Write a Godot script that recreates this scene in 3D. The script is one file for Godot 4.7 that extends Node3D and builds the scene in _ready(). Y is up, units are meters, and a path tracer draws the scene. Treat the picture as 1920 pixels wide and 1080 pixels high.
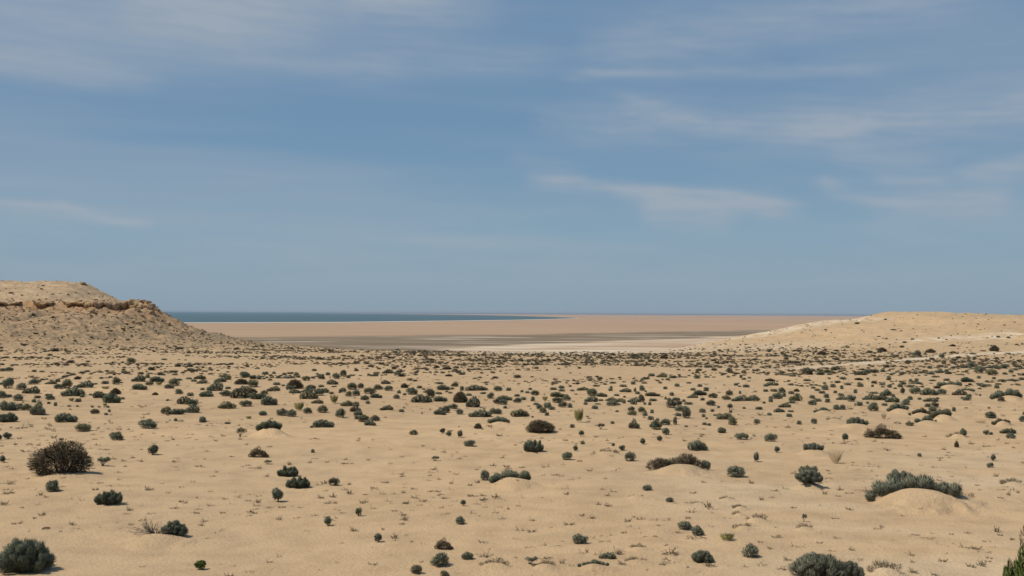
extends Node3D
# A sandy desert plain with scattered shrubs, a rocky hill on the left, a low sandy hill on the right,
# and a coastal plain with a bay of the sea far behind. Units are metres, the camera looks along -z.

const LEFT_TOP := [Vector2(-400, 12.1), Vector2(-130, 11.5), Vector2(-90, 11.2), Vector2(-86, 10.1), Vector2(-82, 7.4), Vector2(-78.5, 5.9), Vector2(-72, 3.8), Vector2(-65.6, 2.5), Vector2(-59, 1.6), Vector2(-51, 0.7), Vector2(-43.8, 0.2), Vector2(-36, 0)]        # x, height of the rocky hill's lower bench above its foot
const SUMMIT := [Vector2(-400, 7.0), Vector2(-118, 6.9), Vector2(-116, 6.4), Vector2(-111, 3.7), Vector2(-105, 1.1), Vector2(-100, 0)]          # x, height of the summit block on the bench
const RIGHT_TOP := [Vector2(40, -3.5), Vector2(45, -3.1), Vector2(60.6, -0.2), Vector2(68, 1.2), Vector2(76, 2.8), Vector2(84, 4.5), Vector2(90, 5.4), Vector2(99.5, 6.0), Vector2(102.6, 6.8), Vector2(105.7, 7.6), Vector2(108.8, 8.05), Vector2(118, 8.15), Vector2(130.5, 7.7), Vector2(140, 7.3), Vector2(149, 7.1), Vector2(600, 7.1)]       # x, height of the sandy hill's crest
var mounds := []              # x, z, width, height of the sand hummocks
var rng := RandomNumberGenerator.new()
var dune := FastNoiseLite.new()
var fine := FastNoiseLite.new()
var rough := FastNoiseLite.new()
var patch := FastNoiseLite.new()
var band := FastNoiseLite.new()
var forms := {}
var tints := {}
var taken := {}


func _ready():
	rng.seed = 20
	var cam := Camera3D.new()
	cam.name = "camera"
	cam.fov = 29.37
	cam.near = 0.5
	cam.far = 400000.0
	cam.position = Vector3(0, 7.5, 0)
	cam.rotation_degrees = Vector3(1.294, 0, 0.275)
	add_child(cam)
	cam.current = true
	setup_noise()
	var env := Environment.new()
	env.background_mode = Environment.BG_SKY
	env.sky = Sky.new()
	env.sky.sky_material = make_sky()
	env.tonemap_mode = Environment.TONE_MAPPER_LINEAR
	env.tonemap_exposure = 1.0
	env.sdfgi_enabled = true
	env.ssao_enabled = true
	env.ssil_enabled = true
	env.fog_enabled = true
	env.fog_density = 0.000012
	env.fog_light_color = Color(0.66, 0.74, 0.83)
	var we := WorldEnvironment.new()
	we.name = "environment"
	we.environment = env
	add_child(we)
	var sun := DirectionalLight3D.new()
	sun.name = "sun"
	sun.light_energy = 1.23
	sun.light_color = Color(1.0, 0.955, 0.88)
	sun.light_angular_distance = 0.5
	sun.shadow_enabled = true
	add_child(sun)
	sun.look_at_from_position(Vector3(-0.55, 0.83, 0.10), Vector3.ZERO)

	set_mounds()
	build_terrain()
	build_sea()
	build_ledge()
	build_forms()
	plant_all()
	scatter()


# ---------------------------------------------------------------- sky
func lin(r, g, b) -> Color:
	return Color(r / 255.0, g / 255.0, b / 255.0).srgb_to_linear()


const WISPS := [
	[1.1, 7.0, 6.1, 6.45, 0.28, 0.4, 0.52], [6.1, 6.45, 14.4, 5.6, 0.32, 0.6, 0.72], [7.0, 5.5, 11.4, 5.1, 0.5, 0.7, 0.6],
	[5.8, 10.9, 10.1, 9.65, 0.35, 0.4, 0.4], [10.1, 9.65, 17.8, 8.8, 0.6, 0.4, 0.42], [14.7, 9.5, 27.0, 9.5, 1.0, 0.7, 0.38], [1.5, 9.9, 7.5, 9.5, 0.7, 0.5, 0.22],
	[15.6, 6.6, 18.6, 5.35, 0.25, 0.3, 0.35], [18.6, 5.35, 24.5, 5.6, 0.5, 0.5, 0.52], [18.5, 6.75, 21.5, 6.3, 0.3, 0.2, 0.4], [22.5, 7.0, 30.0, 7.7, 0.3, 0.5, 0.55], [16.5, 8.0, 21.5, 7.3, 0.5, 0.4, 0.2],
	[-27.5, 5.05, -22.5, 4.97, 0.14, 0.2, 0.42], [-22.5, 4.97, -18.4, 4.25, 0.2, 0.2, 0.4],
	[3.1, 12.3, 9.5, 12.35, 0.15, 0.2, 0.3], [9.5, 12.35, 19.0, 11.9, 0.2, 0.25, 0.25],
	[4.3, 13.6, 24.0, 15.8, 1.2, 1.2, 0.36], [-8.6, 15.8, -4.5, 16.6, 0.5, 0.6, 0.3],
	[-32.0, 13.4, -11.0, 14.2, 2.6, 1.8, 0.52], [-32.0, 11.6, -18.5, 11.4, 0.7, 0.5, 0.42], [-19.0, 15.0, -1.7, 16.2, 1.8, 1.4, 0.45], [-10.0, 12.4, 2.0, 13.0, 0.9, 0.7, 0.22], [4.0, 9.9, 26.0, 9.0, 1.4, 1.1, 0.2], [-14.0, 12.6, -6.0, 12.4, 0.7, 0.6, 0.15],
	[0.0, 8.0, 3.5, 7.4, 0.4, 0.4, 0.15],
]


func make_sky() -> PanoramaSkyMaterial:
	var stops := [[0.0, lin(140, 158, 172)], [1.5, lin(142, 162, 177)], [4.0, lin(134, 162, 181)], [7.0, lin(120, 152, 179)], [10.0, lin(112, 145, 176)], [16.0, lin(112, 142, 174)], [35.0, lin(92, 128, 170)], [90.0, lin(72, 108, 156)]]
	var fibre := FastNoiseLite.new()
	fibre.seed = 3
	fibre.frequency = 1.0
	fibre.fractal_octaves = 5
	fibre.fractal_gain = 0.55
	var soft := FastNoiseLite.new()
	soft.seed = 8
	soft.frequency = 1.0
	soft.fractal_octaves = 4
	var w := 3072
	var h := 1536
	var small := Image.create(768, 384, false, Image.FORMAT_RGBF)
	for j in 384:
		var el := 90.0 - (j + 0.5) / 384.0 * 180.0
		for i in 768:
			if j > 200:
				small.set_pixel(i, j, Color(0.27, 0.24, 0.19))
			else:
				small.set_pixel((i + 384) % 768, j, sky_at((i + 0.5) / 768.0 * 360.0 - 180.0, el, stops, fibre, soft))
	small.resize(w, h, Image.INTERPOLATE_BILINEAR)
	for j in range(560, 776):
		var el2 := 90.0 - (j + 0.5) / h * 180.0
		for i in range(1240, 1832):
			small.set_pixel((i + 1536) % w, j, sky_at((i + 0.5) / w * 360.0 - 180.0, el2, stops, fibre, soft))
	var m := PanoramaSkyMaterial.new()
	m.panorama = ImageTexture.create_from_image(small)
	return m


func sky_at(az: float, el: float, stops: Array, fibre: FastNoiseLite, soft: FastNoiseLite) -> Color:
	var e := maxf(el, 0.0)
	var c: Color = stops[-1][1]
	for k in stops.size() - 1:
		if e < stops[k + 1][0]:
			c = stops[k][1].lerp(stops[k + 1][1], (e - stops[k][0]) / (stops[k + 1][0] - stops[k][0]))
			break
	var a := deg_to_rad(az)
	var r := 1.0 / (tan(deg_to_rad(maxf(e, 0.5))) + 0.12)
	var px := sin(a) * r
	var pz := -cos(a) * r
	var warp := soft.get_noise_2d(px * 0.35, pz * 0.35)
	var f1 := fibre.get_noise_2d((px + warp * 0.5) * 0.55 + 7.0, (pz + px * 0.4) * 1.1)
	var s1 := soft.get_noise_2d(px * 0.22 + 40.0, pz * 0.3)
	# thin veil that goes on all round the sky
	var veil := clampf(0.36 + 0.8 * s1 + 0.35 * f1, 0.0, 0.65) * smoothstep(0.5, 4.0, e) * 0.8
	veil = maxf(0.0, veil + 0.32 * soft.get_noise_2d(az * 0.035 + 11.0, el * 0.55) * smoothstep(1.0, 5.0, e))
	var wob := soft.get_noise_2d(az * 0.16, el * 0.5 + 9.0) * 0.7
	var wisp := 0.0
	if absf(az) < 40.0 and e < 24.0:
		var p := Vector2(az, el + wob * 0.45)
		for s in WISPS:
			var u := Vector2(s[0], s[1])
			var d := Vector2(s[2], s[3]) - u
			var t := (p - u).dot(d) / d.length_squared()
			if t < -0.3 or t > 1.3:
				continue
			var q := p - (u + d * clampf(t, 0.0, 1.0))
			var wid: float = (s[4] if q.y > 0.0 else s[5]) * 1.25
			var k := exp(-pow(q.y / wid, 2.0)) * exp(-pow(q.x / 1.3, 2.0))
			k *= smoothstep(-0.2, 0.15, t) * smoothstep(1.2, 0.8, t)
			wisp = wisp + s[6] * k * (1.0 - wisp * 0.6)
		var fib := fibre.get_noise_2d(az * 0.20 + warp, (el + az * 0.06) * 2.2)
		wisp *= clampf(0.95 + (0.3 if az < -8.0 and el > 10.0 else 0.65) * fib, 0.25, 1.35)
	var low := clampf(0.35 + soft.get_noise_2d(az * 0.12 + 3.0, el * 0.9) * 0.9, 0.0, 1.0) * 0.16 * smoothstep(0.3, 2.0, e) * smoothstep(7.0, 3.0, e)
	var cloud := lin(160, 171, 183)
	return c.lerp(cloud, clampf(veil * 0.6 + wisp * 1.1 + low, 0.0, 0.85))


# ---------------------------------------------------------------- terrain
func setup_noise():
	for n in [[dune, 1, 0.035, 2], [fine, 2, 0.45, 3], [rough, 3, 0.16, 4], [patch, 4, 0.02, 4], [band, 5, 0.0012, 4]]:
		n[0].seed = n[1]
		n[0].frequency = n[2]
		n[0].fractal_octaves = n[3]


func table(t: Array, x: float) -> float:
	if x <= t[0].x:
		return t[0].y
	for k in t.size() - 1:
		if x <= t[k + 1].x:
			return lerpf(t[k].y, t[k + 1].y, (x - t[k].x) / (t[k + 1].x - t[k].x))
	return t[-1].y


func rise(a: float, b: float, x: float) -> float:
	var t := clampf((x - a) / (b - a), 0.0, 1.0)
	return t * t * (3.0 - 2.0 * t)


func plain_height(x: float, z: float) -> float:
	var h := 5.8 * (1.0 - rise(2.0, 27.0, sqrt(x * x + z * z)))
	var d := -z
	if d > 150.0:
		var e := d - 150.0
		var f := -0.000121 * e * e if e < 413.0 else -20.64 - 0.1 * (e - 413.0)
		h -= 0.5 * exp(-pow((x - 4.0) / 38.0, 2.0)) * rise(165.0, 270.0, d)
		h += f if f > -44.0 else -50.0 + 6.0 * exp((f + 44.0) / 6.0)
	return h


func cliff_line(x: float) -> float:
	return 263.0 + 2.5 * sin(x * 0.21) + 1.5 * sin(x * 0.47 + 1.0)


func left_hill(x: float, z: float) -> float:
	var d := -z
	if d < 180.0 or d > 820.0 or x > -36.0:
		return 0.0
	var top := table(LEFT_TOP, x * 265.0 / maxf(d, 265.0))      # the flank runs back diagonally
	var dc := cliff_line(x)
	var t := clampf((d - 185.0) / (dc - 185.0), 0.0, 1.0)
	var cl := 1.0 - rise(-90.0, -82.0, x)
	var a := 0.86 * pow(t, 1.2) + 0.14 * ((1.0 - cl) * rise(250.0, 272.0, d) + cl * rise(dc, dc + 1.5, d))
	var h := top * a + table(SUMMIT, x * 300.0 / maxf(d, 300.0)) * clampf((d - 268.0) / 32.0, 0.0, 1.0)
	var k := 1.0 - rise(-100.0, -82.0, x)
	return h * (1.0 - rise(275.0 + k * 145.0, 430.0 + k * 370.0, d))


func right_hill(x: float, z: float) -> float:
	var d := -z
	if d < 178.0 or d > 900.0 or x < 40.0:
		return 0.0
	var t := clampf((d - 180.0) / 135.0, 0.0, 1.0)
	return maxf(0.0, table(RIGHT_TOP, x * 320.0 / maxf(d, 320.0)) + 3.5) * (0.5 * t + 0.5 * t * t * (3.0 - 2.0 * t)) * (1.0 - rise(480.0, 900.0, d))


func mound(x: float, z: float, w: float, h: float):
	mounds.append([x, z + 0.05 * w, w, h])


func bump(m: Array, x: float, z: float) -> float:
	var dx: float = (x - m[0]) / (m[2] * 0.68)
	var dz: float = (z - m[1]) / (m[2] * (0.72 if z > m[1] else 0.42))
	var q := (dx * dx * (0.62 if dx > 0.0 else 1.15) + dz * dz) * (1.0 + 0.6 * fine.get_noise_2d(x * 1.4, z * 1.4))
	return 0.0 if q >= 1.0 else m[3] * (1.0 - q) * (1.0 - q)


func bare_ground(x: float, z: float) -> float:
	var l := left_hill(x, z)
	var r := right_hill(x, z)
	var h := plain_height(x, z) + l + r
	var near := rise(900.0, 300.0, -z)
	if near > 0.0:
		h += near * (dune.get_noise_2d(x * 0.8, z * 1.8) * 0.20 + fine.get_noise_2d(x, z) * 0.035)
		if l > 0.05:
			h += (rough.get_noise_2d(x * 1.3, z * 0.25 + 40.0) * 0.7 * rise(1.0, 5.0, l) if d_of(z) < 268.0 else 0.0)
			h += rough.get_noise_2d(x + z * 0.3, z) * minf(l * 0.25, 0.75 if d_of(z) < 268.0 else 0.35) + fine.get_noise_2d(x * 2.0, z * 2.0) * minf(l * 0.1, 0.2)
		if r > 0.05:
			h += rough.get_noise_2d(x, z) * minf(r * 0.1, 0.32)
	return h


func d_of(z: float) -> float:
	return -z


func ground(x: float, z: float) -> float:
	var h := bare_ground(x, z)
	for m in mounds:
		if absf(x - m[0]) < m[2] and absf(z - m[1]) < m[2]:
			h += bump(m, x, z)
	return h


const NEAR_EDGE := [Vector2(-0.4, 1450), Vector2(-0.155, 1500), Vector2(-0.126, 1560), Vector2(-0.06, 1720), Vector2(0.02, 2020), Vector2(0.141, 2466), Vector2(0.214, 2960), Vector2(0.5, 3600)]
const FAR_EDGE := [Vector2(-0.5, 2300), Vector2(-0.272, 2416), Vector2(-0.126, 2691), Vector2(0.02, 2960), Vector2(0.141, 3482), Vector2(0.214, 3882), Vector2(0.5, 4600)]
const TRACK := [Vector2(16, -150), Vector2(26, -149), Vector2(38, -150), Vector2(57, -173), Vector2(75, -193), Vector2(95, -203), Vector2(135, -228)]


func off_track(x: float, z: float) -> float:
	var best := 99.0
	for i in TRACK.size() - 1:
		best = minf(best, Geometry2D.get_closest_point_to_segment(Vector2(x, z), TRACK[i], TRACK[i + 1]).distance_to(Vector2(x, z)))
	return best


func ground_color(x: float, z: float, l: float, r: float) -> Color:
	var d := -z
	var c := Color(0.515, 0.364, 0.213)
	if d > 700.0:
		var s := x / d
		var v := band.get_noise_2d(x * 0.6, z * 2.2)
		var v2 := band.get_noise_2d(x * 2.0 + 900.0, z * 7.0)
		c = Color(0.385, 0.265, 0.176).lerp(Color(0.36, 0.26, 0.178), clampf(v2 * 1.5, 0.0, 1.0))
		c = c.lerp(Color(0.42, 0.305, 0.208), clampf(v * 1.6, 0.0, 0.8))
		var n := table(NEAR_EDGE, s) + v * 60.0 + v2 * 90.0
		var f := table(FAR_EDGE, s) + v * 90.0 + v2 * 60.0
		var dark := rise(n - 60.0, n + 40.0, d) * (1.0 - rise(f - 120.0, f + 90.0, d))
		var veg := Color(0.185, 0.142, 0.096).lerp(Color(0.250, 0.195, 0.134), clampf(0.5 + v2 * 1.6, 0.0, 1.0))
		veg = veg.lerp(Color(0.62, 0.53, 0.43), rise(0.26, 0.42, band.get_noise_2d(x * 1.1 - 700.0, z * 5.0)) * 0.5)
		c = c.lerp(veg, dark)
		var salt := (1.0 - rise(n - 60.0, n + 30.0, d)) * rise(-0.11, -0.02, s)
		c = c.lerp(Color(0.555, 0.460, 0.345), salt * clampf(0.42 + v2 * 2.6, 0.0, 1.0))
		c = c.lerp(Color(0.40, 0.31, 0.21), (1.0 - rise(n - 60.0, n + 30.0, d)) * (1.0 - rise(-0.13, -0.04, s)) * 0.6)
		return c
	var p := patch.get_noise_2d(x, z * 1.4)
	var q := fine.get_noise_2d(x * 0.5, z * 0.5)
	c = c * (1.0 + 0.14 * p + 0.07 * q)
	c = c.lerp(Color(0.485, 0.355, 0.216), clampf(0.3 + patch.get_noise_2d(x * 2.0 + 500.0, z * 2.0) * 1.6, 0.0, 1.0) * 0.5)
	if x > 0.0 and d < 60.0:      # coarser, paler grit on the right
		c = c.lerp(Color(0.545, 0.415, 0.265), clampf(rise(3.0, 12.0, x) * (0.35 + 1.2 * patch.get_noise_2d(x * 3.0, z * 9.0)), 0.0, 0.8))
	# thin cover of low plants towards the back of the plain
	var cover := rise(115.0, 165.0, d) * clampf(0.45 + 0.9 * p + 0.5 * q, 0.0, 1.0)
	c = c.lerp(Color(0.375, 0.285, 0.175), cover * 0.45 * (1.0 - rise(0.4, 2.0, r)))
	var brink := rise(214.0, 262.0, d + q * 16.0) * rise(-34.0, -6.0, x) * (1.0 - rise(0.5, 3.0, r))
	c = c.lerp(Color(0.575, 0.475, 0.350), brink * clampf(0.75 + 0.9 * p, 0.0, 1.0))
	if l > 0.0:
		var k := rise(0.1, 2.0, l)
		var g := rough.get_noise_2d(x * 0.6 + d * 0.4, d * 1.4)
		var slope := Color(0.390, 0.270, 0.158).lerp(Color(0.280, 0.210, 0.130), clampf(0.35 + 1.5 * g, 0.0, 1.0))
		slope = slope.lerp(Color(0.46, 0.33, 0.20), clampf(fine.get_noise_2d(x, z) * 1.3, 0.0, 0.8))
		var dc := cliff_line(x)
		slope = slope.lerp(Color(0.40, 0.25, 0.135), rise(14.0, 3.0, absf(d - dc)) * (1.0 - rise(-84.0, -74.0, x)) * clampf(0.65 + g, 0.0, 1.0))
		var bench := rise(dc + 1.0, dc + 6.0, d) * (1.0 - rise(-95.0, -86.0, x))
		slope = slope.lerp(Color(0.44, 0.32, 0.20) * (1.0 + 0.25 * q + 0.25 * g), bench)
		slope = slope.lerp(Color(0.235, 0.190, 0.130), rise(-84.0, -70.0, x) * rise(225.0, 258.0, d) * clampf(0.6 + g, 0.0, 1.0) * 0.75)
		c = c.lerp(slope, k)
	if r > 0.0:
		var white := rise(286.0, 304.0, d) * (1.0 - rise(98.0, 104.0, x)) * rise(58.0, 70.0, x) * clampf(0.6 + 1.6 * q, 0.0, 1.0)
		white = maxf(white, rise(7.0, 1.5, absf(d - 234.0 - (x - 90.0) * 0.15 + q * 6.0)) * rise(76.0, 88.0, x) * clampf(0.4 + 1.5 * q + p, 0.0, 0.8))
		c = c.lerp(Color(0.66, 0.56, 0.42), clampf(white * (0.75 + 0.8 * q), 0.0, 1.0))
	if d > 140.0 and d < 240.0 and x > 10.0:
		var best := off_track(x, z)
		c = c.lerp(Color(0.64, 0.54, 0.405), rise(2.8, 0.9, best + q * 2.4) * rise(16.0, 60.0, x) * clampf(0.85 + 1.2 * q, 0.3, 1.0))
	return c


var sand_material: StandardMaterial3D
var far_material: StandardMaterial3D


func noise_image(size: int, seed_: int, freq: float, oct: int, lo: float, hi: float) -> ImageTexture:
	var n := FastNoiseLite.new()
	n.seed = seed_
	n.frequency = freq
	n.fractal_octaves = oct
	n.fractal_gain = 0.65
	var src := n.get_seamless_image(size, size)
	src.convert(Image.FORMAT_RGB8)
	for j in size:
		for i in size:
			var v := lerpf(lo, hi, src.get_pixel(i, j).r)
			src.set_pixel(i, j, Color(v, v, v))
	return ImageTexture.create_from_image(src)


func build_terrain():
	sand_material = StandardMaterial3D.new()
	sand_material.resource_name = "sand"
	sand_material.vertex_color_use_as_albedo = true
	sand_material.roughness = 0.95
	sand_material.metallic_specular = 0.2
	sand_material.albedo_texture = noise_image(512, 11, 0.05, 5, 0.93, 1.05)
	sand_material.heightmap_enabled = true
	sand_material.heightmap_texture = noise_image(512, 12, 0.035, 5, 0.0, 1.0)
	sand_material.heightmap_scale = 3.0
	sand_material.detail_enabled = true
	sand_material.detail_blend_mode = BaseMaterial3D.BLEND_MODE_MUL
	sand_material.detail_uv_layer = BaseMaterial3D.DETAIL_UV_2
	sand_material.detail_albedo = noise_image(512, 13, 0.02, 5, 0.90, 1.06)
	far_material = StandardMaterial3D.new()
	far_material.resource_name = "far_plain"
	far_material.vertex_color_use_as_albedo = true
	far_material.roughness = 1.0
	far_material.metallic_specular = 0.1
	# near sheet: dense rings in front of the camera
	var columns := PackedFloat32Array()
	for i in 901:
		columns.append(deg_to_rad(-31.5 + 0.07 * i))
	var rows := PackedFloat32Array()
	var r := 22.0
	while r < 470.0:
		rows.append(r)
		r *= 1.0046
	grid(columns, rows, true)
	# from the camera's foot to the dense rings, then the sides and the back, sharing every edge
	var foot := PackedFloat32Array()
	r = 1.0
	while r < 20.5:
		foot.append(r)
		r *= 1.18
	foot.append(22.0)
	grid(columns, foot, false)
	var side := PackedFloat32Array()
	for i in 61:
		side.append(columns[900] + (TAU + columns[0] - columns[900]) / 60.0 * i)
	grid(side, foot, false)
	grid(side, rows, false)
	# the far plain, seen over the edge
	columns = PackedFloat32Array()
	for i in 316:
		columns.append(deg_to_rad(-31.5 + 0.2 * i))
	rows = PackedFloat32Array()
	r = 466.0
	while r < 160000.0:
		rows.append(r)
		r *= 1.011 if r < 9000.0 else 1.03
	grid(columns, rows, false)
	grid(side, rows, false)


func grid(columns: PackedFloat32Array, rows: PackedFloat32Array, is_near: bool):
	var nc := columns.size()
	var nr := rows.size()
	var v := PackedVector3Array()
	v.resize(nc * nr)
	var c := PackedColorArray()
	c.resize(nc * nr)
	var kind := PackedByteArray()
	kind.resize(nc * nr)
	var sx := PackedFloat32Array()
	var cx := PackedFloat32Array()
	for a in columns:
		sx.append(sin(a))
		cx.append(-cos(a))
	for j in nr:
		for i in nc:
			var x := sx[i] * rows[j]
			var z := cx[i] * rows[j]
			var l := left_hill(x, z)
			var r := right_hill(x, z)
			v[j * nc + i] = Vector3(x, bare_ground(x, z), z)
			c[j * nc + i] = ground_color(x, z, l, r)
			kind[j * nc + i] = 1 if l > 0.25 else 2 if r > 0.25 else 3 if -z > 468.0 else 0
	if is_near:
		var step := columns[1] - columns[0]
		for m in mounds:
			var rad := Vector2(m[0], m[1]).length()
			var i0 := int((atan2(m[0], -m[1]) - m[2] / rad - columns[0]) / step)
			var i1 := int((atan2(m[0], -m[1]) + m[2] / rad - columns[0]) / step) + 1
			var j0: int = rows.bsearch(rad - m[2])
			var j1: int = rows.bsearch(rad + m[2])
			for j in range(maxi(j0, 0), mini(j1, nr)):
				for i in range(maxi(i0, 0), mini(i1, nc)):
					v[j * nc + i].y += bump(m, v[j * nc + i].x, v[j * nc + i].z)
	var nrm := PackedVector3Array()
	nrm.resize(nc * nr)
	for j in nr:
		for i in nc:
			var du := v[j * nc + mini(i + 1, nc - 1)] - v[j * nc + maxi(i - 1, 0)]
			var dv := v[mini(j + 1, nr - 1) * nc + i] - v[maxi(j - 1, 0) * nc + i]
			var n := du.cross(dv).normalized()
			nrm[j * nc + i] = n if n.y > 0.0 else -n
	var names := ["sand_ground", "rocky_hill", "sandy_hill", "coastal_plain"]
	for k in 4:
		var remap := PackedInt32Array()
		remap.resize(nc * nr)
		remap.fill(-1)
		var pv := PackedVector3Array()
		var pn := PackedVector3Array()
		var pc := PackedColorArray()
		var uv := PackedVector2Array()
		var uv2 := PackedVector2Array()
		var idx := PackedInt32Array()
		for j in nr - 1:
			for i in nc - 1:
				var q := j * nc + i
				if kind[q] != k:
					continue
				for t in [q, q + nc, q + 1, q + 1, q + nc, q + nc + 1]:
					if remap[t] < 0:
						remap[t] = pv.size()
						pv.append(v[t])
						pn.append(nrm[t])
						pc.append(c[t])
						uv.append(Vector2(v[t].x, v[t].z) / 3.1)
						uv2.append(Vector2(v[t].x + v[t].z * 0.3, v[t].z - v[t].x * 0.3) / 29.0)
					idx.append(remap[t])
		if idx.is_empty():
			continue
		var arr := []
		arr.resize(Mesh.ARRAY_MAX)
		arr[Mesh.ARRAY_VERTEX] = pv
		arr[Mesh.ARRAY_NORMAL] = pn
		arr[Mesh.ARRAY_COLOR] = pc
		arr[Mesh.ARRAY_TEX_UV] = uv
		arr[Mesh.ARRAY_TEX_UV2] = uv2
		arr[Mesh.ARRAY_INDEX] = idx
		var am := ArrayMesh.new()
		am.add_surface_from_arrays(Mesh.PRIMITIVE_TRIANGLES, arr)
		structure(names[k], am, sand_material if k < 3 else far_material)


func structure(called: String, m: Mesh, mat: Material, parent: Node = null) -> MeshInstance3D:
	var o := MeshInstance3D.new()
	o.name = numbered(called) if parent == null else called
	o.mesh = m
	o.material_override = mat
	if parent == null:
		o.set_meta("kind", "structure")
		add_child(o)
	else:
		parent.add_child(o, true)
	return o


func numbered(called: String) -> String:
	var n: int = taken.get(called, 0)
	taken[called] = n + 1
	return called if n == 0 else "%s_%03d" % [called, n]


# ---------------------------------------------------------------- sea and beach
const BAY := [Vector2(-3818, -4736), Vector2(-3096, -5060), Vector2(-2217, -5309), Vector2(-1652, -5532), Vector2(-1309, -5861), Vector2(-968, -6231), Vector2(-568, -7308), Vector2(0, -8835), Vector2(411, -10571), Vector2(749, -12333), Vector2(685, -14094), Vector2(348, -17938), Vector2(-332, -22768), Vector2(-1506, -28189), Vector2(-3286, -33826), Vector2(-5367, -39464), Vector2(-7241, -43849), Vector2(-10000, -51475), Vector2(-34500, -147991), Vector2(-133688, -147991)]
const OCEAN := [Vector2(-10222, -52619), Vector2(-4792, -49330), Vector2(958, -49330), Vector2(11000, -51475), Vector2(24568, -53815), Vector2(50705, -53815), Vector2(139438, -147991), Vector2(-34500, -147991)]
const SHORE := [Vector2(-3818, -4736), Vector2(-3096, -5060), Vector2(-2217, -5309), Vector2(-1652, -5532), Vector2(-1309, -5861), Vector2(-968, -6231), Vector2(-568, -7308), Vector2(0, -8835), Vector2(411, -10571), Vector2(749, -12333)]


func sheet(called: String, outline: Array, y: float, mat: Material):
	var pts := PackedVector2Array(outline)
	var tri := Geometry2D.triangulate_polygon(pts)
	var st := SurfaceTool.new()
	st.begin(Mesh.PRIMITIVE_TRIANGLES)
	for k in range(0, tri.size(), 3):
		var a := pts[tri[k]]
		var b := pts[tri[k + 1]]
		var c := pts[tri[k + 2]]
		if (b - a).cross(c - a) < 0.0:
			var t := b
			b = c
			c = t
		for p in [a, b, c]:
			st.set_normal(Vector3.UP)
			st.add_vertex(Vector3(p.x, y, p.y))
	structure(called, st.commit(), mat)


func build_sea():
	var water := StandardMaterial3D.new()
	water.resource_name = "sea_water"
	water.albedo_color = Color(0.066, 0.118, 0.128).linear_to_srgb()
	water.roughness = 0.55
	water.metallic_specular = 0.25
	sheet("sea", BAY, -48.5, water)
	sheet("sea", OCEAN, -48.5, water)
	var shell := StandardMaterial3D.new()
	shell.resource_name = "pale_beach_sand"
	shell.albedo_color = Color(0.66, 0.57, 0.46).linear_to_srgb()
	shell.roughness = 1.0
	var strip := []
	for p in SHORE:
		strip.append(p)
	for k in range(SHORE.size() - 1, -1, -1):
		strip.append(SHORE[k] * (0.945 if k < SHORE.size() - 1 else 0.93))
	sheet("beach", strip, -49.0, shell)


# ---------------------------------------------------------------- rock ledge
func build_ledge():
	var hill: Node3D = get_node("rocky_hill")
	var stone := StandardMaterial3D.new()
	stone.resource_name = "brown_rock"
	stone.vertex_color_use_as_albedo = true
	stone.roughness = 0.95
	stone.metallic_specular = 0.2
	stone.heightmap_enabled = true
	stone.heightmap_texture = noise_image(256, 14, 0.04, 4, 0.0, 1.0)
	stone.heightmap_scale = 12.0
	stone.uv1_triplanar = true
	stone.uv1_scale = Vector3(0.4, 0.4, 0.4)
	tints["rock"] = stone
	for span in [[-136.0, -118.6, 1.0, 0.9], [-115.6, -110.6, 0.8, 0.8], [-108.4, -100.4, 1.5, 1.1], [-101.2, -93.0, 1.5, 2.1], [-93.6, -86.0, 1.4, 2.4]]:
		var n := int((span[1] - span[0]) / 0.35)
		var ring := []
		for i in n + 1:
			var x := lerpf(span[0], span[1], float(i) / n)
			var taper := sqrt(maxf(0.0, 1.0 - pow(2.0 * i / n - 1.0, 4.0)))
			var dc := cliff_line(x)
			var y := bare_ground(x, -(dc + 2.2))
			var lip: float = span[2] * 0.75 * taper * (1.0 + 1.5 * fine.get_noise_2d(x * 2.6, 5.0)) + 0.15
			var th: float = span[3] * (0.4 + 0.6 * taper) * 0.9 * (1.0 + 1.3 * fine.get_noise_2d(x * 2.2, 50.0))
			var jag := fine.get_noise_2d(x * 5.0, 20.0) * 0.5
			ring.append([Vector3(x, y - 0.35, -dc - 4.0), Vector3(x, y + 0.12 * taper + jag * 0.3, -dc - 1.6), Vector3(x, y + 0.05 * taper + jag * 0.5, -dc + lip * 0.6), Vector3(x, y - th * 0.25 + jag * 0.4, -dc + lip + jag), Vector3(x, y - th * 0.62, -dc + lip * 0.85 + jag), Vector3(x, y - th * 0.8, -dc + lip * 0.45), Vector3(x, y - th * 0.9, -dc - 0.7), Vector3(x, y - 2.4, -dc - 0.6)])
		var st := SurfaceTool.new()
		st.begin(Mesh.PRIMITIVE_TRIANGLES)
		for i in n:
			for k in 7:
				var a: Vector3 = ring[i][k]
				var b: Vector3 = ring[i + 1][k]
				var e: Vector3 = ring[i + 1][k + 1]
				var f: Vector3 = ring[i][k + 1]
				var tone := 0.85 + 0.5 * fine.get_noise_2d(a.x * 3.0, a.y * 9.0)
				for p in [a, e, b, a, f, e]:
					st.set_color(Color(0.45, 0.31, 0.18) * tone)
					st.add_vertex(p)
		st.generate_normals()
		structure("rock_ledge", st.commit(), stone, hill)


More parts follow.
